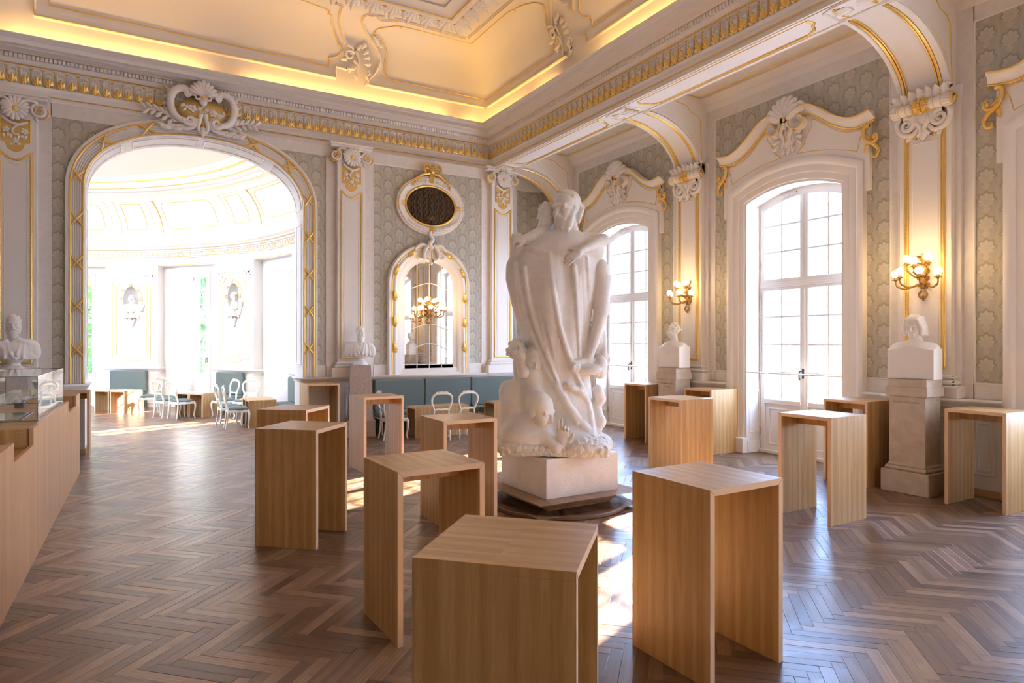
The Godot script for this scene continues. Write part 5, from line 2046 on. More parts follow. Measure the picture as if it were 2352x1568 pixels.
	for q in [[41.75, 7.3, 1], [17.1, 7.3, 1], [66.4, 7.3, 1], [54.1, 3.4, 0], [29.4, 3.4, 0], [4.6, 3.4, 0]]:
		for rim in 2:
			var h: float = q[1] - 1.35 * rim
			var s0 := 0.02 + 0.12 * rim
			var s1 := 0.98 - 0.12 * rim
			var cn := 0.9 if rim == 1 and q[2] == 1 else 0.0
			var crn := []
			if cn > 0.0:
				crn = [[-h + cn, s0], [h - cn, s0], [h - cn * 0.4, s0 + 0.05], [h, s0 + 0.12], [h, s1 - 0.12], [h - cn * 0.4, s1 - 0.05], [h - cn, s1], [-h + cn, s1], [-h + cn * 0.4, s1 - 0.05], [-h, s1 - 0.12], [-h, s0 + 0.12], [-h + cn * 0.4, s0 + 0.05]]
			else:
				crn = [[-h, s0], [h, s0], [h, s1], [-h, s1]]
			var path := []
			for i in crn.size():
				var e0: Array = crn[i]
				var e1: Array = crn[(i + 1) % crn.size()]
				var m := maxi(1, int(maxf(absf(e1[0] - e0[0]) / 1.0, absf(e1[1] - e0[1]) / 0.12)))
				for k in m:
					var t := float(k) / m
					path.append(onc.call(q[0] + lerpf(e0[0], e1[0], t), lerpf(e0[1], e1[1], t), 0.012 if rim == 0 else 0.004))
			if rim == 0:
				b = MB.new()
				b.tube(path, 0.036, 6, true)
				put(b, "coffer_rim", M.ceiling_paint, c)
			b = MB.new()
			var lp := path
			b.tube(lp, 0.010, 5, true)
			if rim == 0:
				b = MB.new()
				var in2 := []
				for p in path: in2.append(p.lerp(onc.call(q[0], 0.5, 0.0), 0.035))
				b.tube(in2, 0.010, 5, true)
			put(b, "gilt_line", M.gold, c)
	for k in 11:
		salon_lamp(c, 4.0 + 7.4 * k)


func salon_lamp(c: Node3D, deg: float) -> void:
	var a := deg_to_rad(deg)
	var r := 8.66
	var at := V(ROT.x + cos(a) * r, 4.685, ROT.y - sin(a) * r)
	var bas := Basis(Vector3.UP, atan2(-cos(a), sin(a)))
	var b := MB.new()
	b.tube([V(-0.5, 0, 0), V(0.5, 0, 0)], 0.012, 7)
	put(b, "lamp_tube", M.cove_tube, c, Transform3D(bas, at))
	var l := AreaLight3D.new()
	l.name = "cove_light"
	l.area_size = Vector2(1.0, 0.03)
	l.light_color = Color(1.0, 0.80, 0.48)
	l.light_energy = COVE_POWER * 0.55
	l.area_normalize_energy = false
	l.shadow_enabled = true
	l.area_range = 30.0
	l.area_attenuation = 2.0
	c.add_child(l, true)
	var fwd := V(0, 1, -0.25).normalized()
	l.transform = Transform3D(bas * Basis(Vector3.RIGHT, Vector3.RIGHT.cross(fwd), -fwd).orthonormalized(), at + V(0, 0.018, 0))


func salon_pier(p: Node3D, niche: bool) -> void:
	# the body is cut hollow for the oval niche
	var cs := CSGCombiner3D.new()
	cs.name = "pier_body"
	var bx := CSGBox3D.new()
	bx.name = "block"
	bx.size = V(1.62, 4.1, 0.80)
	bx.position = V(0, 2.05, -0.30)
	bx.material = M.paint
	cs.add_child(bx)
	if niche:
		var sp := CSGSphere3D.new()
		sp.name = "hollow"
		sp.operation = CSGShape3D.OPERATION_SUBTRACTION
		sp.radius = 1.0
		sp.radial_segments = 40
		sp.rings = 24
		sp.smooth_faces = true
		sp.scale = V(0.265, 0.42, 0.30)
		sp.position = V(0, 3.09, 0.10)
		sp.material = M.paint_grey
		cs.add_child(sp)
	p.add_child(cs, true)
	if not cache.has("pier"):
		var d := {}
		var b := MB.new()
		b.sweep([V(0.81, 0, -0.7), V(0.81, 0, 0.10), V(-0.81, 0, 0.10), V(-0.81, 0, -0.7)], Vector3.UP, [Vector2(-0.02, 1.15), Vector2(0.06, 1.15), Vector2(0.07, 1.12), Vector2(0.04, 1.08), Vector2(0.02, 1.06), Vector2(0.015, 1.03), Vector2(-0.02, 1.03)])
		b.sweep([V(0.81, 0, -0.7), V(0.81, 0, 0.10), V(-0.81, 0, 0.10), V(-0.81, 0, -0.7)], Vector3.UP, [Vector2(-0.02, 0.98), Vector2(0.03, 0.98), Vector2(0.03, 0.12), Vector2(-0.02, 0.12)])
		d.cap = b.mesh()
		var notch := func(hw: float, y0: float, y1: float, c: float, z: float) -> Array:
			return [V(-hw, y0, z), V(-hw, y1 - c, z), V(-hw + c, y1, z), V(hw - c, y1, z), V(hw, y1 - c, z), V(hw, y0, z), V(hw * 0.5, y0, z), V(hw * 0.42, y0 - 0.06, z), V(-hw * 0.42, y0 - 0.06, z), V(-hw * 0.5, y0, z)]
		b = MB.new()
		for q in [[0.56, 1.42, 3.72, 0.16], [0.49, 1.52, 3.66, 0.15]]:
			b.sweep(notch.call(q[0], q[1], q[2], q[3], 0.10), Vector3.BACK, ROLL, true)
		d.frame = b.mesh()
		b = MB.new()
		b.tube(notch.call(0.585, 1.40, 3.745, 0.165, 0.106), 0.007, 5, true)
		b.tube(notch.call(0.465, 1.55, 3.63, 0.14, 0.106), 0.006, 5, true)
		d.gilt = b.mesh()
		b = MB.new()
		for sg in [-1.0, 1.0]:
			b.tube(spiral(V(sg * 0.56, 3.72, 0.12), V(sg, 0), Vector3.UP, 0.11, 0.02, 0.6, 1.4, 20), taper(21, 0.03, 0.012), 7)
			for k in 6:
				var a := TAU * k / 6.0
				var dl := V(cos(a), sin(a))
				b.leaf(V(sg * 0.56, 3.72, 0.105) + dl * 0.04, dl, V(-dl.y, dl.x), Vector3.BACK, 0.12, 0.07, 0.03, 2.0)
			scroll(b, [V(sg * 0.44, 3.80, 0.11), V(sg * 0.34, 3.82, 0.12), V(sg * 0.28, 3.79, 0.11)], 0.025, 0.012)
		d.corner = b.mesh()
		var ell := func(rx: float, ry: float, z: float) -> Array:
			var out := []
			for k in 40:
				var a := PI * 0.5 - TAU * k / 40.0
				out.append(V(cos(a) * rx, 3.09 + sin(a) * ry, z))
			return out
		b = MB.new()
		b.sweep(ell.call(0.275, 0.43, 0.10), Vector3.BACK, [Vector2(-0.03, -0.01), Vector2(-0.03, 0.03), Vector2(-0.01, 0.04), Vector2(0.04, 0.045), Vector2(0.06, 0.03), Vector2(0.065, 0.0)], true, 60.0)
		# corbel with foliage under the bust
		b.box(V(0, 2.60, 0.13), V(0.34, 0.05, 0.22), 0.012)
		for sg in [-1.0, 1.0]:
			for k in 6:
				b.leaf(V(sg * (0.12 + 0.035 * k), 2.62 + 0.055 * k, 0.11), V(sg, -0.6 + 0.25 * k).normalized(), V(0.6 - 0.25 * k, sg).normalized(), Vector3.BACK, 0.15, 0.08, 0.04, 2.0)
			scroll(b, [V(sg * 0.13, 2.56, 0.14), V(sg * 0.09, 2.46, 0.14), V(sg * 0.05, 2.38, 0.12), V(sg * 0.06, 2.32, 0.12)], 0.035, 0.02)
		for k in 4:
			flower(b, V(0, 2.54 - 0.07 * k, 0.17 - 0.015 * k), Vector3.RIGHT, Vector3.UP, 0.06 - 0.006 * k, k)
		b.ball(V(0, 2.44, 0.12), V(0.09, 0.14, 0.06), 10, 8)
		d.ring = b.mesh()
		b = MB.new()
		b.tube(ell.call(0.335, 0.49, 0.105), 0.010, 6, true)
		b.tube(ell.call(0.252, 0.405, 0.125), 0.008, 6, true)
		for a in [90.0, 40.0, 140.0, 5.0, 175.0]:
			var t := deg_to_rad(a)
			var o := V(cos(t) * 0.30, 3.09 + sin(t) * 0.455, 0.15)
			var tg := V(-sin(t) * 0.30, cos(t) * 0.455).normalized()
			for sg in [-1.0, 1.0]:
				b.tube([o + tg * 0.05 * sg - V(tg.y, -tg.x) * 0.04, o - tg * 0.05 * sg + V(tg.y, -tg.x) * 0.04], 0.012, 6)
			b.ball(o, V(0.022, 0.022, 0.014), 8, 6)
		d.ring_gilt = b.mesh()
		cache["pier"] = d
	var d: Dictionary = cache["pier"]
	put(d.cap, "dado_cap", M.paint, p)
	put(d.frame, "panel_moulding", M.paint, p)
	put(d.gilt, "gilt_line", M.gold, p)
	put(d.corner, "corner_relief", M.paint, p)
	if niche:
		put(d.ring, "niche_surround", M.paint, p)
		put(d.ring_gilt, "niche_gilding", M.gold, p)


func salon_window(dg: float) -> void:
	var idx: int = 5 + BAY.find(dg)
	var w := struct("window_%d" % idx, "narrow white french window of the round salon")
	salon_frame(w, dg, RW + 0.72)
	if not cache.has("swin"):
		var d := {}
		var b := MB.new()
		var path := [V(-0.52, 0, 0)]
		for q in arc_top(0, 0.52, 3.76, 0.10): path.append(V(q.x, q.y, 0))
		path.append(V(0.52, 0, 0))
		b.sweep(path, Vector3.BACK, [Vector2(-0.055, -0.03), Vector2(-0.055, 0.03), Vector2(0.02, 0.03), Vector2(0.02, -0.03)])
		for sg in [-1.0, 1.0]:
			b.box(V(sg * 0.03, 1.92, 0.01), V(0.058, 3.84, 0.05), 0.005)
			b.box(V(sg * 0.445, 1.90, 0.01), V(0.05, 3.78, 0.05), 0.005)
		b.box(V(0, 2.53, 0), V(1.04, 0.09, 0.08), 0.008)
		b.box(V(0, 0.90, 0.01), V(1.0, 0.08, 0.05), 0.006)
		b.box(V(0, 0.45, 0), V(1.0, 0.86, 0.03))
		for sg in [-1.0, 1.0]:
			b.sweep([V(sg * 0.24 - 0.13, 0.18, 0.015), V(sg * 0.24 - 0.13, 0.76, 0.015), V(sg * 0.24 + 0.13, 0.76, 0.015), V(sg * 0.24 + 0.13, 0.18, 0.015)], Vector3.BACK, ROLL, true)
		d.frame = b.mesh()
		b = MB.new()
		b.box(Vector3.ZERO, V(0.38, 0.022, 0.03), 0.004)
		d.bar = b.mesh()
		b = MB.new()
		b.quad(V(-0.19, -0.2, 0), V(0.19, -0.2, 0), V(0.19, 0.2, 0), V(-0.19, 0.2, 0))
		d.pane = b.mesh()
		b = MB.new()
		b.tube([V(0.0, 1.28, 0.06), V(0.0, 1.44, 0.06)], 0.012, 6)
		b.tube([V(0.0, 1.40, 0.06), V(-0.03, 1.38, 0.09), V(-0.03, 1.28, 0.09)], 0.012, 6)
		d.handle = b.mesh()
		cache["swin"] = d
	var d: Dictionary = cache["swin"]
	put(d.frame, "frame", M.paint, w)
	for sg in [-1.0, 1.0]:
		for k in 7:
			var y := 0.94 + 0.395 * k if k < 4 else 2.58 + 0.42 * (k - 4)
			put(d.pane, "pane", M.glass, w, Transform3D(Basis(), V(sg * 0.24, y + 0.19, 0)))
			if k != 0 and k != 4:
				put(d.bar, "muntin", M.paint, w, Transform3D(Basis(), V(sg * 0.24, y - 0.005, 0.008)))
	put(d.handle, "handle", M.iron, w)


# ---------------------------------------------------------------- outside
func build_outside() -> void:
	var g := struct("ground", "pale street paving outside the windows")
	var b := MB.new()
	b.box(V(40, -4.1, -10), V(200, 0.2, 200))
	put(b, "paving", M.pavement, g)
	b = MB.new()
	b.box(V(24, -3.99, -10), V(9, 0.02, 160))
	put(b, "road", M.asphalt, g)
	# street fronts across the road
	var fronts := [[34.0, -3.0, 26.0, 15.0, "facade", "long pale stone street front across the road from the foyer"], [36.0, -32.0, 24.0, 15.0, "facade_grey", "grey street front at the far end of the road"]]
	for q in fronts:
		var o := thing("street_building", q[5], "building", V(q[0], -4.0, q[1]))
		b = MB.new()
		b.box(V(4, q[3] * 0.5, 0), V(8, q[3], q[2]))
		b.box(V(-0.05, q[3] - 0.3, 0), V(0.5, 0.6, q[2] + 0.3))
		b.box(V(-0.02, 4.0, 0), V(0.3, 0.3, q[2]))
		put(b, "wall", M[q[4]], o)
		b = MB.new()
		b.box(Vector3.ZERO, V(0.12, 2.0, 1.2))
		var wm := b.mesh()
		b = MB.new()
		b.box(Vector3.ZERO, V(0.2, 0.15, 1.5))
		var sl := b.mesh()
		var cnt := int(q[2] / 2.6)
		for r in int(q[3] / 3.4):
			for k in cnt:
				var at := V(0.0, 2.0 + 3.4 * r, (k - (cnt - 1) * 0.5) * 2.6)
				put(wm, "window", M.far_glass, o, Transform3D(Basis(), at))
				put(sl, "window_sill", M[q[4]], o, Transform3D(Basis(), at - V(0.05, 1.1, 0)))
	for q in [["car_red", 20.8, -5.6, "red car parked at the kerb outside the window"], ["car_grey", 21.0, -10.6, "grey car parked at the kerb beyond the red one"]]:
		var o := thing("car", q[3], "car", V(q[1], -4.0, q[2]))
		b = MB.new()
		var side := PackedVector2Array([Vector2(-2.1, 0.35), Vector2(2.1, 0.35), Vector2(2.15, 0.8), Vector2(1.3, 0.95), Vector2(0.7, 1.45), Vector2(-1.0, 1.48), Vector2(-1.7, 0.98), Vector2(-2.15, 0.85)])
		b.plate(side, V(0.85, 0, 0), Vector3.BACK, Vector3.UP, 1.7, true, true)
		put(b, "body", M[q[0]], o)
		b = MB.new()
		b.plate(PackedVector2Array([Vector2(-1.45, 0.98), Vector2(1.1, 0.98), Vector2(0.62, 1.38), Vector2(-0.95, 1.40)]), V(0.87, 0, 0), Vector3.BACK, Vector3.UP, 1.74, true, true)
		put(b, "window", M.far_glass, o)
		b = MB.new()
		b.xf.basis = Basis(Vector3.BACK, PI / 2)
		b.lathe([Vector2(0, -0.1), Vector2(0.33, -0.1), Vector2(0.33, 0.1), Vector2(0, 0.1)], 18)
		var tm := b.mesh()
		for sx in [-0.8, 0.8]:
			for sz in [-1.35, 1.35]:
				put(tm, "wheel", M.tyre, o, Transform3D(Basis(), V(sx, 0.33, sz)))
	# garden trees outside the salon
	var spots := [[-2.2, -28.0, 12.0, 0, "broad pale green tree outside the salon window beside the arch jamb"], [3.2, -27.5, 12.0, 1, "darker green tree outside the salon between its two portrait piers"], [7.5, -28.0, 12.0, 0, "tall pale green tree outside the salon beyond the second portrait pier"], [-6.0, -28.0, 12.0, 1, "dark green tree beyond the curved salon wall"], [14.5, -31.0, 9.0, 0, "pale green street tree near the corner of the building"]]
	for q in spots:
		tree(V(q[0], -4.0, q[1]), q[2], q[3], q[4])
	hedge()


func tree(at: Vector3, h: float, kind: int, label: String) -> void:
	var o := thing("garden_tree", label, "tree", at, 0.0, "trees in the garden")
	var b := MB.new()
	b.tube(smooth([V(0, 0, 0), V(0.1, h * 0.25, 0.05), V(-0.05, h * 0.5, 0), V(0, h * 0.75, 0)], 4), taper(13, 0.28, 0.08), 9)
	for k in 7:
		var a := k * 2.4
		var y := h * (0.3 + 0.07 * k)
		b.tube([V(0, y, 0), V(cos(a) * 1.2, y + 0.9, sin(a) * 1.2), V(cos(a) * 2.0, y + 1.3, sin(a) * 2.0)], [0.1, 0.06, 0.03], 6)
	put(b, "trunk", M.bark, o)
	b = MB.new()
	b.leaf(V(0, 0, 0), V(0, 0, 1), V(1, 0, 0), V(0, 1, 0), 0.26, 0.17, 0.02, 1.0, 0.4, 0.0, 4, 3)
	var mm := MultiMesh.new()
	mm.transform_format = MultiMesh.TRANSFORM_3D
	mm.mesh = b.mesh()
	mm.instance_count = 4200
	for i in 4200:
		var d := Vector3(rng.randfn(), rng.randfn(), rng.randfn()).normalized()
		var clump := int(rng.randf() * 14)
		var ca := clump * 2.4
		var c := V(cos(ca) * (1.0 + 0.09 * clump), h * (0.42 + 0.036 * clump), sin(ca) * (1.0 + 0.09 * clump))
		var p := c + d * Vector3(1.35, 1.0, 1.35) * pow(rng.randf(), 0.45)
		var bs := Basis.from_euler(Vector3(rng.randf() * TAU, rng.randf() * TAU, rng.randf() * TAU)).scaled(Vector3.ONE * rng.randf_range(0.7, 1.4))
		mm.set_instance_transform(i, Transform3D(bs, p))
	var mi := MultiMeshInstance3D.new()
	mi.name = "crown"
	mi.multimesh = mm
	mi.material_override = M.leaf if kind == 0 else M.leaf_dark
	mi.set_meta("kind", "stuff")
	o.add_child(mi)


func hedge() -> void:
	var o := thing("garden_hedge", "low green hedge along the garden outside the salon windows", "hedge", V(0.0, -4.0, -25.0))
	o.set_meta("kind", "stuff")
	var b := MB.new()
	b.leaf(V(0, 0, 0), V(0, 0, 1), V(1, 0, 0), V(0, 1, 0), 0.2, 0.14, 0.02, 1.0, 0.4, 0.0, 4, 3)
	var mm := MultiMesh.new()
	mm.transform_format = MultiMesh.TRANSFORM_3D
	mm.mesh = b.mesh()
	mm.instance_count = 9000
	for i in 9000:
		var p := V(rng.randf_range(-8, 10), 5.4 * pow(rng.randf(), 0.8), rng.randf_range(-0.7, 0.7))
		mm.set_instance_transform(i, Transform3D(Basis.from_euler(Vector3(rng.randf() * TAU, rng.randf() * TAU, rng.randf() * TAU)), p))
	var mi := MultiMeshInstance3D.new()
	mi.name = "foliage"
	mi.multimesh = mm
	mi.material_override = M.leaf_dark
	mi.set_meta("kind", "stuff")
	o.add_child(mi)


# ---------------------------------------------------------------- carved figures: joints and lumps blended into one skin
# a primitive: [kind, blend, centre, reach, ...]; kinds 0 tapered bone, 1 lump, 2 cut lump, 3 clip to a box, 4 draped cloak, 5 rounded block, 6 groove
func bone(a: Vector3, b: Vector3, ra: float, rb: float, k := 0.02) -> Array:
	return [0, k, (a + b) * 0.5, (b - a).length() * 0.5 + maxf(ra, rb), a, b - a, maxf((b - a).length_squared(), 1e-9), ra, rb - ra]


func lump(c: Vector3, r: Vector3, k := 0.02, bas := Basis()) -> Array:
	return [1, k, c, maxf(r.x, maxf(r.y, r.z)), bas.transposed(), Vector3.ONE / r, Vector3(1.0 / (r.x * r.x), 1.0 / (r.y * r.y), 1.0 / (r.z * r.z))]


func hollow(c: Vector3, r: Vector3, k := 0.01, bas := Basis()) -> Array:
	var q := lump(c, r, k, bas)
	q[0] = 2
	return q


func groove(a: Vector3, b: Vector3, ra: float, rb: float, k := 0.02) -> Array:
	var q := bone(a, b, ra, rb, k)
	q[0] = 6
	return q


func cloak_z(x: float, y: float) -> float:   # how far the cloak stands forward at (x, y)
	var i := 0
	while i < 9 and CLOAK[i + 1][0] < y: i += 1
	var t: float = clampf((y - CLOAK[i][0]) / (CLOAK[i + 1][0] - CLOAK[i][0]), 0.0, 1.0)
	var u: float = (x - lerpf(CLOAK[i][1], CLOAK[i + 1][1], t)) / lerpf(CLOAK[i][2], CLOAK[i + 1][2], t)
	return lerpf(CLOAK[i][3], CLOAK[i + 1][3], t) * sqrt(maxf(0.04, 1.0 - u * u))


# a fold (r > 0) or a furrow (r < 0) laid on the cloak through points (x, y)
func fold(L: Array, pts: Array, r0: float, r1: float, lift := 0.0) -> void:
	var p := []
	for q in smooth(pts, 3):
		p.append(V(q.x, q.y, cloak_z(q.x, q.y) + lift))
	for i in p.size() - 1:
		var a := lerpf(r0, r1, float(i) / (p.size() - 1))
		var c := lerpf(r0, r1, float(i + 1) / (p.size() - 1))
		if r0 > 0.0:
			L.append(bone(p[i], p[i + 1], a * 0.8, c * 0.8, 0.014))
		else:
			L.append(groove(p[i], p[i + 1], -a, -c, 0.010))


func clip_box(c: Vector3, h: Vector3) -> Array:
	return [3, 0.0, c, 1e6, h]


func cloak() -> Array:
	return [4, 0.05, V(0, 1.2, 0), 1.5]


func block(c: Vector3, h: Vector3, r := 0.01, k := 0.01) -> Array:
	return [5, k, c, h.length(), h - Vector3.ONE * r, r]


const CLOAK := [[0.0, 0.05, 0.47, 0.45], [0.3, 0.05, 0.43, 0.42], [0.6, 0.02, 0.385, 0.39], [1.0, 0.0, 0.365, 0.37], [1.4, -0.03, 0.40, 0.37], [1.7, -0.06, 0.455, 0.37], [2.0, -0.085, 0.505, 0.37], [2.2, -0.08, 0.51, 0.35], [2.35, -0.04, 0.46, 0.29], [2.47, 0.02, 0.34, 0.21], [2.58, 0.06, 0.2, 0.14]]


func cloak_d(p: Vector3) -> float:
	var y := p.y
	if y > 2.58:
		return p.distance_to(V(0.06, 2.5, 0.0)) - 0.12
	var i := 0
	while i < 9 and CLOAK[i + 1][0] < y: i += 1
	var t: float = clampf((y - CLOAK[i][0]) / (CLOAK[i + 1][0] - CLOAK[i][0]), 0.0, 1.0)
	var cx: float = lerpf(CLOAK[i][1], CLOAK[i + 1][1], t)
	var a: float = lerpf(CLOAK[i][2], CLOAK[i + 1][2], t)
	var b: float = lerpf(CLOAK[i][3], CLOAK[i + 1][3], t)
	var x := p.x - cx
	var k := sqrt(x * x / (a * a) + p.z * p.z / (b * b))
	var th := atan2(x / a, p.z / b)
	# long folds falling from the shoulder, gathered to one side
	var w := 1.0 - smoothstep(2.1, 2.45, y)
	var ph := th + 0.42 * (1.6 - y) * 0.55
	var f := 0.016 * cos(ph * 5.0 + 0.9) + 0.010 * cos(ph * 9.0 - 0.6 * y + 2.0)
	return (k - 1.0) * minf(a, b) * 0.92 - f * w


func field(p: Vector3, list: Array) -> float:
	var d := 1e3
	for q in list:
		var e := 0.0
		match q[0]:
			0, 6:
				var pa: Vector3 = p - q[4]
				var h: float = clampf(pa.dot(q[5]) / q[6], 0.0, 1.0)
				e = (pa - q[5] * h).length() - q[7] - q[8] * h
			1, 2:
				var l: Vector3 = q[4] * (p - q[2])
				var k0: float = (l * q[5]).length()
				var k1: float = maxf((l * q[6]).length(), 1e-6)
				e = k0 * (k0 - 1.0) / k1
			3:
				var g: Vector3 = (p - q[2]).abs() - q[4]
				e = maxf(g.x, maxf(g.y, g.z))
				d = maxf(d, e)
				continue
			4:
				e = cloak_d(p)
			5:
				var g: Vector3 = (p - q[2]).abs() - q[4]
				e = g.max(Vector3.ZERO).length() + minf(maxf(g.x, maxf(g.y, g.z)), 0.0) - q[5]
		var k: float = q[1]
		if q[0] == 2 or q[0] == 6:
			var h2 := clampf(0.5 - 0.5 * (d + e) / k, 0.0, 1.0)
			d = lerpf(d, -e, h2) + k * h2 * (1.0 - h2)
		else:
			var h3 := clampf(0.5 + 0.5 * (e - d) / k, 0.0, 1.0)
			d = lerpf(e, d, h3) - k * h3 * (1.0 - h3) if h3 < 1.0 else d
			if h3 <= 0.0: d = minf(d, e)
	return d


func carve(list: Array, lo: Vector3, hi: Vector3, cell: float, b: MB, grain := 0.0) -> void:
	var N := 8
	var bx := int(ceil((hi.x - lo.x) / (cell * N)))
	var by := int(ceil((hi.y - lo.y) / (cell * N)))
	var bz := int(ceil((hi.z - lo.z) / (cell * N)))
	var nx := bx * N + 1
	var ny := by * N + 1
	var nz := bz * N + 1
	var val := PackedFloat32Array()
	val.resize(nx * ny * nz)
	val.fill(1e3)
	var act := []
	var half := cell * N * 0.5
	var diag := half * 1.7321
	var nz3 := noise(1.0, 12, 2)
	for k in bz:
		for j in by:
			for i in bx:
				var c := lo + V(i + 0.5, j + 0.5, k + 0.5) * (cell * N)
				var near := []
				var only_clip := true
				for q in list:
					if q[0] == 3 or (c - q[2]).length() - q[3] < diag + q[1] * 2.0 + 0.01:
						near.append(q)
						if q[0] != 3: only_clip = false
				if only_clip: continue
				var dc := field(c, near)
				var solid := dc < -(diag * 1.1 + 0.01 + grain)
				if dc > diag * 1.1 + 0.01 + grain: continue
				if not solid: act.append([i, j, k])
				for z in range(k * N, k * N + N + 1):
					for y in range(j * N, j * N + N + 1):
						var row := (z * ny + y) * nx
						var x := i * N
						var end := i * N + N
						while x <= end:
							if solid:
								if val[row + x] > 900.0: val[row + x] = -1.0
								x += 1
								continue
							var p := lo + V(x, y, z) * cell
							var d := field(p, near)
							if grain > 0.0: d += grain * nz3.get_noise_3d(p.x * 14.0, p.y * 14.0, p.z * 14.0)
							val[row + x] = d
							x += 1
							# far from the skin the next samples keep the same sign
							var skip := mini(int((absf(d) - grain) * 0.75 / cell), end - x + 1)
							while skip > 0:
								val[row + x] = d
								x += 1
								skip -= 1
	# surface nets
	var vid := {}
	var cell_of := func(x: int, y: int, z: int) -> int: return (z * ny + y) * nx + x
	var off := [0, 1, nx, nx + 1, nx * ny, nx * ny + 1, nx * ny + nx, nx * ny + nx + 1]
	var corner := [V(0, 0, 0), V(1, 0, 0), V(0, 1, 0), V(1, 1, 0), V(0, 0, 1), V(1, 0, 1), V(0, 1, 1), V(1, 1, 1)]
	var edges := [[0, 1], [2, 3], [4, 5], [6, 7], [0, 2], [1, 3], [4, 6], [5, 7], [0, 4], [1, 5], [2, 6], [3, 7]]
	var base := b.v.size()
	for a in act:
		for z in range(a[2] * N, a[2] * N + N):
			for y in range(a[1] * N, a[1] * N + N):
				var row := (z * ny + y) * nx
				for x in range(a[0] * N, a[0] * N + N):
					var id := row + x
					var v0 := val[id]
					var mask := 0
					for c in 8:
						if val[id + off[c]] < 0.0: mask += 1
					if mask == 0 or mask == 8: continue
					var s := Vector3.ZERO
					var m := 0
					for e in edges:
						var da: float = val[id + off[e[0]]]
						var db: float = val[id + off[e[1]]]
						if (da < 0.0) != (db < 0.0):
							var t := clampf(da / (da - db), 0.0, 1.0) if absf(da) < 100.0 and absf(db) < 100.0 else 0.5
							s += corner[e[0]].lerp(corner[e[1]], t)
							m += 1
					var gx := 0.0
					var gy := 0.0
					var gz := 0.0
					for c in 8:
						var w := clampf(val[id + off[c]], -cell * 2.0, cell * 2.0)
						gx += w * (1.0 if c & 1 else -1.0)
						gy += w * (1.0 if c & 2 else -1.0)
						gz += w * (1.0 if c & 4 else -1.0)
					var nn := V(gx, gy, gz)
					if nn.length_squared() < 1e-12: nn = Vector3.UP
					vid[id] = b.vt(lo + (V(x, y, z) + s / m) * cell, nn.normalized())
	for id in vid:
		var x: int = id % nx
		var y: int = (id / nx) % ny
		var z: int = id / (nx * ny)
		var d0 := val[id]
		# the edge along each axis from this corner, shared by four cells
		for ax in 3:
			var st: int = [1, nx, nx * ny][ax]
			var d1 := val[id + st]
			if (d0 < 0.0) == (d1 < 0.0): continue
			var o1: int = [nx, nx * ny, 1][ax]
			var o2: int = [nx * ny, 1, nx][ax]
			if not (vid.has(id - o1) and vid.has(id - o2) and vid.has(id - o1 - o2)): continue
			var qa: int = vid[id - o1 - o2]
			var qb: int = vid[id - o2]
			var qc: int = vid[id]
			var qd: int = vid[id - o1]
			if d0 < 0.0:
				b.tri(qa, qb, qc); b.tri(qa, qc, qd)
			else:
				b.tri(qa, qc, qb); b.tri(qa, qd, qc)


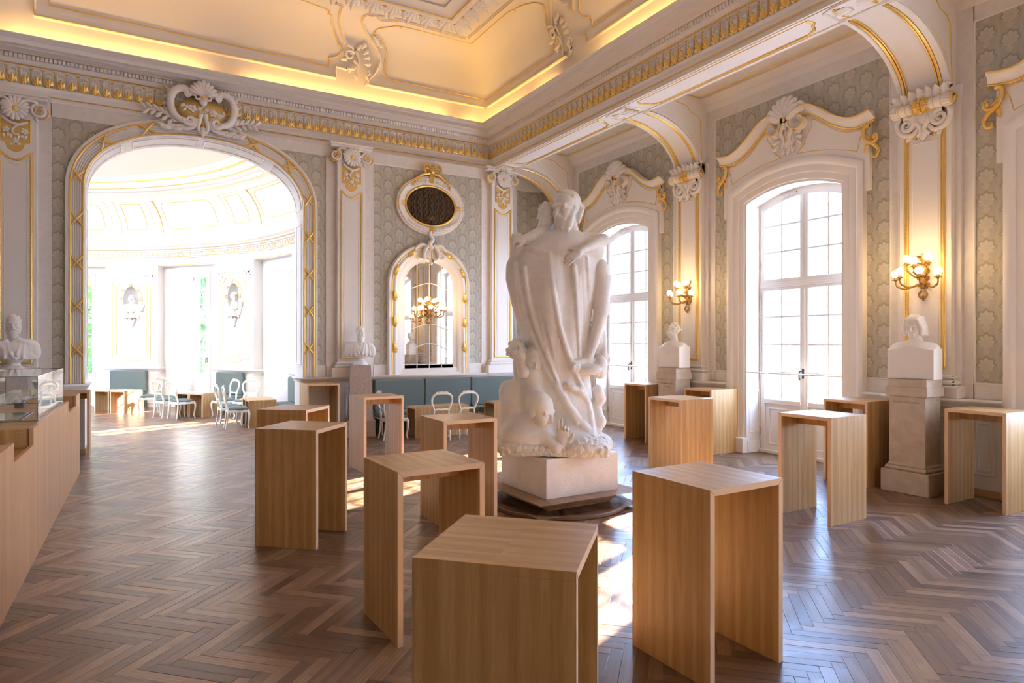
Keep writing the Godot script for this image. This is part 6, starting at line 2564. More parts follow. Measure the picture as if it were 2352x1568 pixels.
# a head in its own frame: y up, z towards the face; 0.25 m tall at scale 1
func head(at: Vector3, bas: Basis, s: float, hair: String, beard: String, sd := 1) -> Array:
	var out := []
	var T := func(x: float, y: float, z: float) -> Vector3: return at + bas * (V(x, y, z) * s)
	var R := func(x: float, y: float, z: float) -> Vector3: return V(x, y, z) * s
	out.append(lump(T.call(0, 0.035, -0.018), R.call(0.078, 0.090, 0.097), 0.01 * s, bas))
	out.append(lump(T.call(0, -0.035, 0.026), R.call(0.061, 0.086, 0.066), 0.03 * s, bas))
	out.append(bone(T.call(0, -0.08, -0.02), T.call(0, -0.20, -0.035), 0.050 * s, 0.060 * s, 0.03 * s))
	out.append(lump(T.call(0, -0.098, 0.056), R.call(0.030, 0.024, 0.026), 0.03 * s, bas))
	for g in [-1.0, 1.0]:
		out.append(lump(T.call(g * 0.040, -0.028, 0.052), R.call(0.026, 0.030, 0.030), 0.025 * s, bas))
		out.append(bone(T.call(g * 0.048, 0.022, 0.074), T.call(g * 0.012, 0.020, 0.090), 0.011 * s, 0.011 * s, 0.015 * s))
		out.append(hollow(T.call(g * 0.030, 0.000, 0.094), R.call(0.020, 0.013, 0.020), 0.010 * s, bas))
		out.append(lump(T.call(g * 0.030, -0.001, 0.076), R.call(0.015, 0.0095, 0.012), 0.004 * s, bas))
		out.append(lump(T.call(g * 0.078, -0.012, -0.008), R.call(0.010, 0.030, 0.018), 0.008 * s, bas))
		out.append(hollow(T.call(g * 0.090, -0.010, -0.004), R.call(0.008, 0.016, 0.009), 0.006 * s, bas))
	out.append(bone(T.call(0, 0.014, 0.088), T.call(0, -0.032, 0.110), 0.010 * s, 0.0135 * s, 0.012 * s))
	for g in [-1.0, 1.0]:
		out.append(lump(T.call(g * 0.013, -0.038, 0.094), R.call(0.010, 0.009, 0.012), 0.006 * s, bas))
	out.append(bone(T.call(-0.020, -0.061, 0.084), T.call(0.020, -0.061, 0.084), 0.0075 * s, 0.0075 * s, 0.006 * s))
	out.append(bone(T.call(-0.017, -0.074, 0.082), T.call(0.017, -0.074, 0.082), 0.008 * s, 0.008 * s, 0.006 * s))
	out.append(hollow(T.call(0, -0.0675, 0.096), R.call(0.024, 0.0022, 0.012), 0.003 * s, bas))
	var rr := RandomNumberGenerator.new()
	rr.seed = sd
	if hair == "curly" or hair == "short":
		var n := 46 if hair == "curly" else 30
		for i in n:
			var a := rr.randf_range(0.0, TAU)
			var e := rr.randf_range(-0.25, 1.45)
			var d := V(cos(e) * sin(a), sin(e), cos(e) * cos(a))
			if d.z > 0.45 and d.y < 0.72: continue
			if d.y < 0.1 and d.z > 0.1: continue
			var p: Vector3 = T.call(d.x * 0.080, 0.040 + d.y * 0.088, -0.020 + d.z * 0.096)
			var q := 0.018 if hair == "curly" else 0.012
			out.append(lump(p, Vector3.ONE * q * s * rr.randf_range(0.8, 1.25), 0.006 * s))
	elif hair == "long":
		out.append(lump(T.call(0, 0.052, -0.020), R.call(0.088, 0.086, 0.098), 0.02 * s, bas))
		for g in [-1.0, 1.0]:
			for i in 6:
				var z := 0.045 - 0.026 * i
				out.append(bone(T.call(g * 0.060, 0.085, z), T.call(g * (0.092 - 0.003 * i), -0.02, z - 0.006), 0.020 * s, 0.022 * s, 0.008 * s))
				out.append(bone(T.call(g * (0.092 - 0.003 * i), -0.02, z - 0.006), T.call(g * 0.078, -0.085 - 0.006 * i, z - 0.018), 0.022 * s, 0.018 * s, 0.008 * s))
		out.append(lump(T.call(0, -0.03, -0.085), R.call(0.075, 0.085, 0.035), 0.03 * s, bas))
	elif hair == "swept":
		out.append(lump(T.call(0, 0.048, -0.024), R.call(0.084, 0.086, 0.100), 0.02 * s, bas))
		for g in [-1.0, 1.0]:
			for i in 5:
				var x: float = g * (0.012 + 0.016 * i)
				out.append(bone(T.call(x, 0.118 - 0.010 * i, 0.045 - 0.01 * i), T.call(x * 0.9, 0.05 - 0.012 * i, -0.088), 0.012 * s, 0.018 * s, 0.008 * s))
				out.append(bone(T.call(x * 0.9, 0.05 - 0.012 * i, -0.088), T.call(x * 0.7, -0.085, -0.055), 0.020 * s, 0.016 * s, 0.008 * s))
	elif hair == "cap":
		out.append(lump(T.call(0, 0.045, -0.022), R.call(0.083, 0.086, 0.099), 0.012 * s, bas))
	elif hair == "wig":
		out.append(lump(T.call(0, 0.050, -0.022), R.call(0.088, 0.088, 0.100), 0.02 * s, bas))
		for g in [-1.0, 1.0]:
			for i in 6:
				out.append(lump(T.call(g * 0.092, 0.04 - 0.032 * i, -0.015 - 0.006 * i), R.call(0.022, 0.018, 0.034), 0.008 * s, bas))
		out.append(bone(T.call(0, 0.0, -0.10), T.call(0, -0.16, -0.10), 0.045 * s, 0.02 * s, 0.02 * s))
	elif hair == "veil":
		out.append(lump(T.call(0, 0.02, -0.035), R.call(0.098, 0.125, 0.105), 0.03 * s, bas))
	elif hair == "bun":
		for i in 34:
			var a := rr.randf_range(0.0, TAU)
			var e := rr.randf_range(0.0, 1.4)
			var d := V(cos(e) * sin(a), sin(e), cos(e) * cos(a))
			if d.z > 0.5 and d.y < 0.7: continue
			out.append(lump(T.call(d.x * 0.084, 0.036 + d.y * 0.09, -0.024 + d.z * 0.098), Vector3.ONE * 0.020 * s, 0.010 * s))
	if beard == "full" or beard == "long":
		var ln := 0.05 if beard == "full" else 0.085
		out.append(lump(T.call(0, -0.10, 0.045), R.call(0.058, 0.058, 0.046), 0.02 * s, bas))
		out.append(lump(T.call(0, -0.12 - ln * 0.5, 0.055), R.call(0.042, 0.05 + ln * 0.4, 0.034), 0.02 * s, bas))
		for g in [-1.0, 1.0]:
			out.append(bone(T.call(g * 0.006, -0.054, 0.094), T.call(g * 0.040, -0.070, 0.076), 0.012 * s, 0.009 * s, 0.008 * s))
			out.append(bone(T.call(g * 0.068, -0.03, 0.02), T.call(g * 0.050, -0.105, 0.045), 0.020 * s, 0.026 * s, 0.014 * s))
		for i in 22:
			var x := rr.randf_range(-0.05, 0.05)
			var y := rr.randf_range(-0.12 - ln, -0.075)
			out.append(lump(T.call(x, y, 0.085 - absf(x) * 0.55 + rr.randf_range(-0.006, 0.004) - maxf(0.0, -0.13 - y) * 0.3), Vector3.ONE * 0.013 * s, 0.006 * s))
	return out


func turned(yaw: float, pitch := 0.0, roll := 0.0) -> Basis:
	return Basis(Vector3.UP, deg_to_rad(yaw)) * Basis(Vector3.RIGHT, deg_to_rad(pitch)) * Basis(Vector3.BACK, deg_to_rad(roll))


# a hand: wrist, palm and five fingers laid along `fwd`, back of the hand towards `up`
func hand(wrist: Vector3, fwd: Vector3, up: Vector3, s: float, curl: Array, thumb := 1.0) -> Array:
	var f := fwd.normalized()
	var sd := f.cross(up).normalized()
	var u := sd.cross(f).normalized()
	var out := []
	out.append(bone(wrist - f * 0.02 * s, wrist + f * 0.03 * s, 0.026 * s, 0.028 * s, 0.02 * s))
	out.append(lump(wrist + f * 0.065 * s, V(0.042, 0.018, 0.050) * s, 0.015 * s, Basis(sd, u, -f)))
	for i in 4:
		var x := (-0.030 + 0.020 * i) * s
		var ln: float = [0.062, 0.074, 0.070, 0.056][i] * s
		var c: float = curl[i]
		var k0 := wrist + f * 0.105 * s + sd * x
		var d1 := (f * cos(c) - u * sin(c)).normalized()
		var d2 := (f * cos(c * 2.0) - u * sin(c * 2.0)).normalized()
		var k1 := k0 + d1 * ln * 0.5
		var k2 := k1 + d2 * ln * 0.5
		out.append(bone(k0, k1, 0.0105 * s, 0.0095 * s, 0.004 * s))
		out.append(bone(k1, k2, 0.0095 * s, 0.0078 * s, 0.003 * s))
	var tb := wrist + f * 0.03 * s - sd * 0.030 * s * thumb
	var t1 := tb + (f * 0.7 - sd * thumb * 0.7 - u * 0.2).normalized() * 0.038 * s
	out.append(bone(tb, t1, 0.014 * s, 0.0115 * s, 0.008 * s))
	out.append(bone(t1, t1 + (f * 0.9 - sd * thumb * 0.3 - u * 0.3).normalized() * 0.032 * s, 0.0115 * s, 0.009 * s, 0.004 * s))
	return out


func build_statue() -> void:
	# round base, stepped plinth, marble block
	var o := thing("round_base", "low round wooden base disc under the marble statue", "base", V(4.32, 0, -6.3))
	var b := MB.new()
	b.lathe([Vector2(0.0, 0.0), Vector2(0.80, 0.0), Vector2(0.81, 0.008), Vector2(0.81, 0.035), Vector2(0.80, 0.045), Vector2(0.0, 0.045)], 64)
	put(b, "disc", M.disc_wood, o)
	o = thing("statue_plinth", "square white marble block with stepped wooden foot carrying the statue", "plinth", V(4.32, 0.045, -6.3))
	b = MB.new()
	var sq := [V(-0.50, 0, 0.50), V(-0.50, 0, -0.50), V(0.50, 0, -0.50), V(0.50, 0, 0.50)]
	sq.reverse()
	b.sweep(sq, Vector3.UP, [Vector2(-0.2, 0.145), Vector2(0.012, 0.145), Vector2(0.016, 0.07), Vector2(0.03, 0.062), Vector2(0.034, 0.045), Vector2(0.055, 0.035), Vector2(0.058, 0.02), Vector2(0.07, 0.014), Vector2(0.07, 0.0), Vector2(-0.2, 0.0)], true)
	put(b, "foot_moulding", M.plinth_wood, o)
	b = MB.new()
	b.box(V(0, 0.36, 0), V(0.99, 0.434, 0.99), 0.005)
	put(b, "marble_block", M.marble_block, o)
	# the group
	var st := thing("marble_statue", "white marble sculpture of a bearded cloaked man with figures clinging to him", "statue", V(4.32, 0.623, -6.3), deg_to_rad(-34.4))
	var L := [cloak()]
	# collar and shoulder mass
	L.append(bone(V(-0.34, 2.22, 0.02), V(0.40, 2.36, -0.02), 0.17, 0.15, 0.08))
	L.append(lump(V(0.06, 2.42, 0.0), V(0.24, 0.14, 0.20), 0.06))
	# long folds falling from the shoulder to the hem, with furrows between them
	var P := func(l: Array) -> Array:
		var out := []
		for q in l: out.append(Vector2((q[0] - 1282.0) * 0.00516, 1.278 + (784.0 - q[1]) * 0.00516))
		return out
	fold(L, P.call([[1186, 610], [1198, 690], [1226, 770], [1262, 855], [1315, 940], [1368, 1000]]), 0.040, 0.060, 0.0)
	fold(L, P.call([[1206, 620], [1218, 700], [1246, 790], [1282, 880], [1322, 960]]), 0.030, 0.045, 0.005)
	fold(L, P.call([[1262, 592], [1272, 680], [1290, 770], [1318, 850], [1352, 930]]), 0.040, 0.040, 0.0)
	fold(L, P.call([[1316, 620], [1322, 700], [1326, 780], [1330, 850]]), 0.045, 0.030, -0.01)
	fold(L, P.call([[1345, 600], [1350, 700], [1346, 800]]), 0.035, 0.030, -0.01)
	fold(L, P.call([[1225, 580], [1250, 588], [1290, 592], [1330, 588]]), 0.045, 0.035, -0.01)
	fold(L, P.call([[1300, 880], [1340, 905], [1352, 960], [1356, 1010]]), 0.050, 0.060, 0.0)
	fold(L, P.call([[1196, 640], [1208, 700], [1236, 785], [1272, 868]]), -0.022, -0.020, 0.028)
	fold(L, P.call([[1222, 640], [1240, 720], [1262, 800], [1300, 890], [1338, 950]]), -0.032, -0.030, 0.036)
	fold(L, P.call([[1290, 640], [1302, 720], [1316, 800], [1336, 870]]), -0.030, -0.026, 0.034)
	fold(L, P.call([[1336, 640], [1340, 720], [1338, 790]]), -0.022, -0.020, 0.026)
	fold(L, P.call([[1208, 596], [1216, 612], [1230, 620]]), -0.026, -0.014, 0.03)
	fold(L, P.call([[1262, 880], [1300, 950], [1340, 1010]]), -0.030, -0.034, 0.03)
	# clasped hands at the shoulder
	L.append(bone(V(-0.16, 2.60, -0.02), V(-0.40, 2.46, 0.16), 0.075, 0.055, 0.03))
	L.append(bone(V(-0.50, 2.20, 0.06), V(-0.47, 2.42, 0.14), 0.085, 0.055, 0.03))
	# the woman behind the shoulder: neck and shoulder
	L.append(bone(V(-0.10, 2.62, -0.16), V(0.02, 2.40, -0.18), 0.09, 0.13, 0.05))
	# arm laid round the other shoulder
	L.append(bone(V(0.30, 2.52, -0.14), V(0.53, 2.47, 0.02), 0.075, 0.068, 0.03))
	L.append(bone(V(0.53, 2.47, 0.02), V(0.27, 2.32, 0.28), 0.066, 0.042, 0.025))
	# woman climbing at the side: hip, thigh, shin, foot, hanging arm
	L.append(groove(V(0.425, 2.28, 0.20), V(0.40, 1.30, 0.24), 0.03, 0.03, 0.02))
	L.append(lump(V(0.50, 2.04, -0.04), V(0.115, 0.22, 0.17), 0.015))
	L.append(bone(V(0.515, 2.0, 0.0), V(0.50, 1.62, 0.13), 0.115, 0.082, 0.02))
	L.append(bone(V(0.50, 1.62, 0.13), V(0.40, 1.24, 0.20), 0.082, 0.052, 0.02))
	L.append(bone(V(0.40, 1.24, 0.20), V(0.35, 1.10, 0.24), 0.052, 0.05, 0.02))
	L.append(bone(V(0.36, 1.07, 0.20), V(0.18, 1.03, 0.34), 0.05, 0.034, 0.03))
	L.append(lump(V(0.45, 1.25, -0.02), V(0.12, 0.26, 0.16), 0.05))
	L.append(bone(V(0.52, 1.36, 0.02), V(0.53, 1.16, 0.10), 0.05, 0.04, 0.03))
	# falling drapery with frills under her foot
	L.append(lump(V(0.33, 0.96, 0.22), V(0.17, 0.06, 0.14), 0.04))
	for i in 8:
		L.append(lump(V(0.17 + 0.045 * i, 0.985 - 0.012 * i + 0.012 * (i % 2), 0.37 - 0.022 * i), V(0.034, 0.045, 0.032), 0.02))
	L.append(lump(V(0.48, 0.98, 0.14), V(0.09, 0.14, 0.10), 0.04))
	for i in 6:
		L.append(lump(V(0.46 + 0.03 * sin(i * 2.0), 0.70 - 0.09 * i, 0.06 + 0.03 * cos(i * 1.7)), V(0.07, 0.08, 0.08), 0.04))
	# the woman leaning back at the foot
	L.append(bone(V(-0.45, 1.04, 0.24), V(-0.43, 0.80, 0.22), 0.072, 0.085, 0.03))
	L.append(bone(V(-0.575, 0.73, 0.16), V(-0.36, 0.76, 0.24), 0.10, 0.10, 0.05))
	L.append(groove(V(-0.40, 0.70, 0.36), V(-0.52, 0.42, 0.36), 0.02, 0.02, 0.03))
	L.append(lump(V(-0.48, 0.52, 0.18), V(0.17, 0.28, 0.17), 0.06))
	L.append(bone(V(-0.60, 0.68, 0.16), V(-0.60, 0.34, 0.20), 0.09, 0.08, 0.05))
	L.append(lump(V(-0.52, 0.22, 0.12), V(0.19, 0.24, 0.20), 0.06))
	# the veiled figure between them
	L.append(bone(V(-0.29, 0.96, 0.28), V(-0.26, 0.60, 0.30), 0.10, 0.16, 0.06))
	# the man sunk in the rock: back, arm across, raised hand
	L.append(lump(V(-0.36, 0.20, 0.34), V(0.30, 0.20, 0.22), 0.07))
	L.append(bone(V(-0.46, 0.26, 0.30), V(-0.25, 0.42, 0.38), 0.14, 0.10, 0.06))
	L.append(bone(V(-0.22, 0.26, 0.40), V(-0.02, 0.10, 0.52), 0.11, 0.065, 0.05))
	L.append(bone(V(-0.02, 0.08, 0.52), V(0.05, 0.16, 0.48), 0.060, 0.045, 0.03))
	# skirts of the cloak running into the rock
	L.append(lump(V(0.18, 0.10, 0.36), V(0.24, 0.16, 0.18), 0.08))
	b = MB.new()
	carve(L, V(-0.86, 0.002, -0.60), V(0.78, 2.80, 0.72), 0.0185, b)
	# the finer carving: heads and hands
	var F := head(V(0.09, 2.83, 0.05), turned(-40, 8, 0), 1.74, "swept", "long", 3)
	carve(F, V(-0.30, 2.40, -0.34), V(0.46, 3.16, 0.42), 0.0115, b)
	F = head(V(-0.145, 2.76, -0.05), turned(20, 16, -10), 1.28, "bun", "", 5)
	carve(F, V(-0.36, 2.48, -0.30), V(0.10, 3.04, 0.20), 0.012, b)
	F = head(V(-0.46, 1.15, 0.22), turned(10, -38, 12), 1.3, "bun", "", 6)
	carve(F, V(-0.68, 0.86, -0.02), V(-0.24, 1.40, 0.46), 0.012, b)
	F = head(V(-0.28, 1.04, 0.28), turned(15, 10, -6), 1.2, "veil", "", 7)
	carve(F, V(-0.48, 0.78, 0.06), V(-0.08, 1.28, 0.50), 0.012, b)
	F = head(V(-0.20, 0.50, 0.44), turned(58, 20, 8), 1.66, "cap", "", 8)
	carve(F, V(-0.48, 0.14, 0.14), V(0.08, 0.80, 0.76), 0.0115, b)
	F = hand(V(0.27, 2.32, 0.285), V(-0.75, -0.55, 0.32), V(0.1, 0.4, 0.9), 1.5, [0.25, 0.22, 0.25, 0.35], -1.0)
	F.append_array(hand(V(-0.36, 2.47, 0.17), V(-0.95, -0.05, 0.15), V(0.0, 0.55, 0.85), 1.5, [1.05, 1.1, 1.1, 1.15]))
	F.append_array(hand(V(-0.52, 2.36, 0.12), V(0.15, 0.95, 0.2), V(-0.6, 0.0, 0.8), 1.5, [1.05, 1.1, 1.15, 1.15], -1.0))
	carve(F, V(-0.70, 2.06, 0.02), V(0.42, 2.66, 0.50), 0.010, b)
	F = hand(V(0.04, 0.12, 0.50), V(0.06, 1.0, 0.10), V(0.0, -0.1, -1.0), 1.75, [0.95, 0.85, 0.06, 0.10], 1.0)
	carve(F, V(-0.14, 0.02, 0.34), V(0.22, 0.56, 0.68), 0.0095, b)
	# toes of the climbing woman and her hanging hand
	F = []
	for i in 5:
		F.append(bone(V(0.19 + 0.004 * i, 1.025, 0.325 + 0.012 * i), V(0.155 + 0.008 * i, 1.018, 0.355 + 0.010 * i), 0.016 - 0.0015 * i, 0.013 - 0.0015 * i, 0.004))
	F.append_array(hand(V(0.53, 1.16, 0.10), V(0.0, -1.0, 0.1), V(0.4, 0.1, 0.9), 1.3, [0.3, 0.3, 0.35, 0.4]))
	carve(F, V(0.08, 0.88, 0.0), V(0.66, 1.24, 0.44), 0.010, b)
	put(b, "figures", M.marble, st)
	# rough rock at the foot
	b = MB.new()
	var rock := [block(V(-0.04, 0.055, 0.04), V(0.60, 0.055, 0.52), 0.03, 0.03), lump(V(-0.42, 0.09, 0.30), V(0.34, 0.11, 0.30), 0.05), lump(V(0.26, 0.10, 0.34), V(0.30, 0.13, 0.26), 0.05), lump(V(0.42, 0.08, 0.0), V(0.22, 0.13, 0.4), 0.05), lump(V(-0.3, 0.07, -0.2), V(0.34, 0.10, 0.32), 0.05)]
	carve(rock, V(-0.86, 0.001, -0.60), V(0.74, 0.30, 0.72), 0.020, b, 0.024)
	put(b, "rough_rock", M.marble_rough, st)


# ---------------------------------------------------------------- tables
func table_meshes(w: float, dp: float, h: float) -> Dictionary:   # legs at the ends of x, open along z
	var t := 0.036
	var d := {}
	var b := MB.new()
	b.box(V(0, h - t * 0.5, 0), V(w, t, dp), 0.0015)
	d.top = b.mesh()
	b = MB.new()
	b.box(V(0, (h - t) * 0.5, 0), V(t, h - t, dp), 0.0015)
	d.leg = b.mesh()
	b = MB.new()
	b.box(V(0, h - t - 0.05, 0), V(w - 2.0 * t, 0.10, 0.022), 0.001)
	d.rail = b.mesh()
	# solid edging on the open faces, mitred at the corners
	for z in [-1.0, 1.0]:
		b = MB.new()
		var pl := PackedVector2Array([Vector2(-w * 0.5, 0.001), Vector2(-w * 0.5 + t, 0.001), Vector2(-w * 0.5 + t, h - t), Vector2(w * 0.5 - t, h - t), Vector2(w * 0.5 - t, 0.001), Vector2(w * 0.5, 0.001), Vector2(w * 0.5, h), Vector2(-w * 0.5, h)])
		if z > 0:
			b.plate(pl, V(0, 0, dp * 0.5), Vector3.RIGHT, Vector3.UP, 0.0015)
		else:
			var pm := PackedVector2Array()
			for q in pl: pm.append(Vector2(-q.x, q.y))
			b.plate(pm, V(0, 0, -dp * 0.5), Vector3.LEFT, Vector3.UP, 0.0015)
		d["edge%d" % int(z)] = b.mesh()
	b = MB.new()
	for z in [-1.0, 1.0]:
		for x in [-1.0, 1.0]:
			b.tube([V(x * w * 0.5, h, z * (dp * 0.5 + 0.0016)), V(x * (w * 0.5 - t), h - t, z * (dp * 0.5 + 0.0016))], 0.0008, 4)
	d.mitre = b.mesh()
	return d


func table(d: Dictionary, called: String, label: String, category: String, x: float, z: float, deg: float, w: float, group := "", two := false) -> Node3D:
	var o := thing(called, label, category, V(x, 0, z), deg_to_rad(deg), group)
	put(d.top, "top", M.oak, o)
	put(d.leg, "leg", M.oak, o, Transform3D(Basis(), V(-w * 0.5 + 0.018, 0, 0)))
	put(d.leg, "leg", M.oak, o, Transform3D(Basis(), V(w * 0.5 - 0.018, 0, 0)))
	put(d.rail, "rail", M.oak, o)
	put(d["edge1"], "edge_band", M.oak_edge, o)
	put(d["edge-1"], "edge_band", M.oak_edge, o)
	put(d.mitre, "mitre_joint", M.joint, o)
	return o


func build_tables() -> void:
	var S := 0.62
	var tall := table_meshes(S, S, 1.09)
	var tall2 := table_meshes(S, S, 1.115)
	var g := "oak standing tables"
	var rows := [
		[1.335, -2.275, 45.0, 0, "square oak standing table set diagonally on bare parquet, largest in view"],
		[3.0, -2.79, 1.0, 0, "oak standing table with open front beside the sunlit floor in front of the statue"],
		[1.70, -4.12, 2.0, 0, "oak standing table with visible rail between the diagonal tables and the statue"],
		[1.395, -6.40, 48.0, 0, "oak standing table set diagonally, solid panel towards the counter side of the floor"],
		[1.69, -8.20, 50.0, 0, "oak standing table set diagonally directly behind another diagonal standing table"],
		[3.13, -9.40, 3.0, 0, "oak standing table in front of the pink stone pedestal"],
		[3.0, -6.28, 0.0, 0, "oak standing table close beside the statue plinth on the bench side"],
		[3.09, -12.72, 0.0, 0, "oak standing table pushed against the far wall beside the arch"],
		[8.56, -9.44, 90.0, 0, "oak standing table beside the curly-haired bust in front of a window"],
		[6.60, -6.60, 90.0, 1, "oak standing table before the curly-haired bust, sunlight across its top"],
		[8.61, -7.90, 90.0, 0, "oak standing table against the wall between curly-haired bust and tall window"],
		[6.46, -4.35, 90.0, 1, "oak standing table with bleached side in front of the tall window"],
		[8.50, -5.18, 90.0, 1, "oak standing table in shade behind the long-haired bust's pedestal"],
		[8.50, -3.64, 90.0, 1, "oak standing table against the dado beyond the long-haired bust's pedestal"],
	]
	for r in rows:
		table(tall if r[3] == 0 else tall2, "standing_table", r[4], "table", r[0], r[1], r[2], S, g)
	var slim := table_meshes(0.62, 0.40, 1.09)
	table(slim, "standing_table", "slim oak standing table at the end of the counter by the arch", "table", -0.965, -12.78, 0.0, 0.62, g)
	# low tables, in pairs
	var low := table_meshes(0.48, 0.58, 0.60)
	var lg := "low oak tables"
	for r in [[2.43, -15.82, 90.0, "low oak table of the salon pair near the arch, farther from the arch"], [2.43, -15.33, 90.0, "low oak table of the salon pair near the arch, closer to the arch"],
			[-0.58, -20.45, -45.0, "low oak table under the first portrait pier, end away from the chair"], [-0.22, -20.09, -45.0, "low oak table under the first portrait pier, end beside the chair"],
			[1.24, -18.48, -54.0, "low oak table between the portrait piers, end by the window"], [1.53, -18.07, -54.0, "low oak table between the portrait piers, end by the chairs"],
			[5.03, -12.10, 90.0, "low oak table by the long bench, beside the chair facing along it"], [5.62, -12.10, 90.0, "low oak table by the long bench, behind two chairs seen from behind"],
			[6.88, -12.24, 90.0, "low oak table by the long grey bench, half hidden by the statue"]]:
		table(low, "low_table", r[3], "table", r[0], r[1], r[2], 0.48, lg)


# ---------------------------------------------------------------- busts and pedestals
func herm_prims() -> Array:
	return [block(V(0, 0.19, 0), V(0.27, 0.19, 0.135), 0.004, 0.004), bone(V(-0.20, 0.37, -0.01), V(0.20, 0.37, -0.01), 0.085, 0.085, 0.05), lump(V(0, 0.36, 0.03), V(0.24, 0.13, 0.12), 0.05), bone(V(0, 0.40, -0.02), V(0, 0.52, -0.005), 0.085, 0.062, 0.05), clip_box(V(0, 0.35, 0.0), V(0.27, 0.36, 0.14))]


func coat_prims() -> Array:
	var L := [bone(V(-0.20, 0.235, -0.03), V(0.20, 0.235, -0.03), 0.085, 0.085, 0.05), lump(V(0, 0.14, 0.0), V(0.20, 0.17, 0.125), 0.06), lump(V(-0.24, 0.14, -0.02), V(0.075, 0.12, 0.085), 0.05), lump(V(0.24, 0.14, -0.02), V(0.075, 0.12, 0.085), 0.05), bone(V(0, 0.26, -0.02), V(0, 0.40, 0.0), 0.085, 0.06, 0.05)]
	for sg in [-1.0, 1.0]:
		L.append(bone(V(sg * 0.085, 0.31, 0.05), V(sg * 0.03, 0.10, 0.13), 0.02, 0.018, 0.015))
		L.append(bone(V(sg * 0.11, 0.29, 0.05), V(sg * 0.10, 0.05, 0.12), 0.02, 0.015, 0.02))
		L.append(bone(V(sg * 0.17, 0.30, 0.03), V(sg * 0.19, 0.06, 0.06), 0.022, 0.018, 0.03))
	L.append(lump(V(0, 0.295, 0.075), V(0.035, 0.022, 0.02), 0.01))
	L.append(clip_box(V(0, 0.53, 0.0), V(0.31, 0.50, 0.2)))
	return L


func drape_prims() -> Array:
	var L := coat_prims()
	L.pop_back()
	for i in 5:
		L.append(bone(V(-0.22 + 0.05 * i, 0.30 - 0.01 * i, 0.06), V(0.02 + 0.06 * i, 0.04, 0.11 - 0.012 * i), 0.026, 0.02, 0.02))
	L.append(bone(V(0.05, 0.32, 0.06), V(0.26, 0.22, 0.0), 0.035, 0.03, 0.03))
	L.append(clip_box(V(0, 0.53, 0.0), V(0.34, 0.50, 0.2)))
	return L


func bust(label: String, at: Vector3, turn: float, kind: String, hd: Array, s := 1.0) -> Node3D:
	var o := thing("portrait_bust", label, "bust", at, turn)
	var L := []
	var hy := 0.0
	if kind == "herm":
		L = herm_prims(); hy = 0.665
	elif kind == "coat":
		L = coat_prims(); hy = 0.53
	else:
		L = drape_prims(); hy = 0.53
	var b := MB.new()
	b.xf = Transform3D(Basis().scaled(Vector3.ONE * s), V(0, 0 if kind == "herm" else 0.13 * s, 0))
	carve(L, V(-0.36, -0.02, -0.19), V(0.36, hy - 0.10, 0.21), 0.0125, b)
	var F: Array = head(V(0, hy, 0.015), turned(hd[0], hd[1]), hd[4], hd[2], hd[3], hd[5])
	carve(F, V(-0.17, hy - 0.20, -0.17), V(0.17, hy + 0.17, 0.19), 0.0068, b)
	put(b, "figure", M.bust_white, o)
	if kind != "herm":
		b = MB.new()
		b.xf = Transform3D(Basis().scaled(Vector3.ONE * s), Vector3.ZERO)
		b.lathe([Vector2(0.0, 0.0), Vector2(0.15, 0.0), Vector2(0.15, 0.03), Vector2(0.135, 0.045), Vector2(0.12, 0.06), Vector2(0.085, 0.085), Vector2(0.08, 0.12), Vector2(0.10, 0.14), Vector2(0.11, 0.165), Vector2(0.0, 0.165)], 28)
		put(b, "socle", M.bust_white, o)
	return o


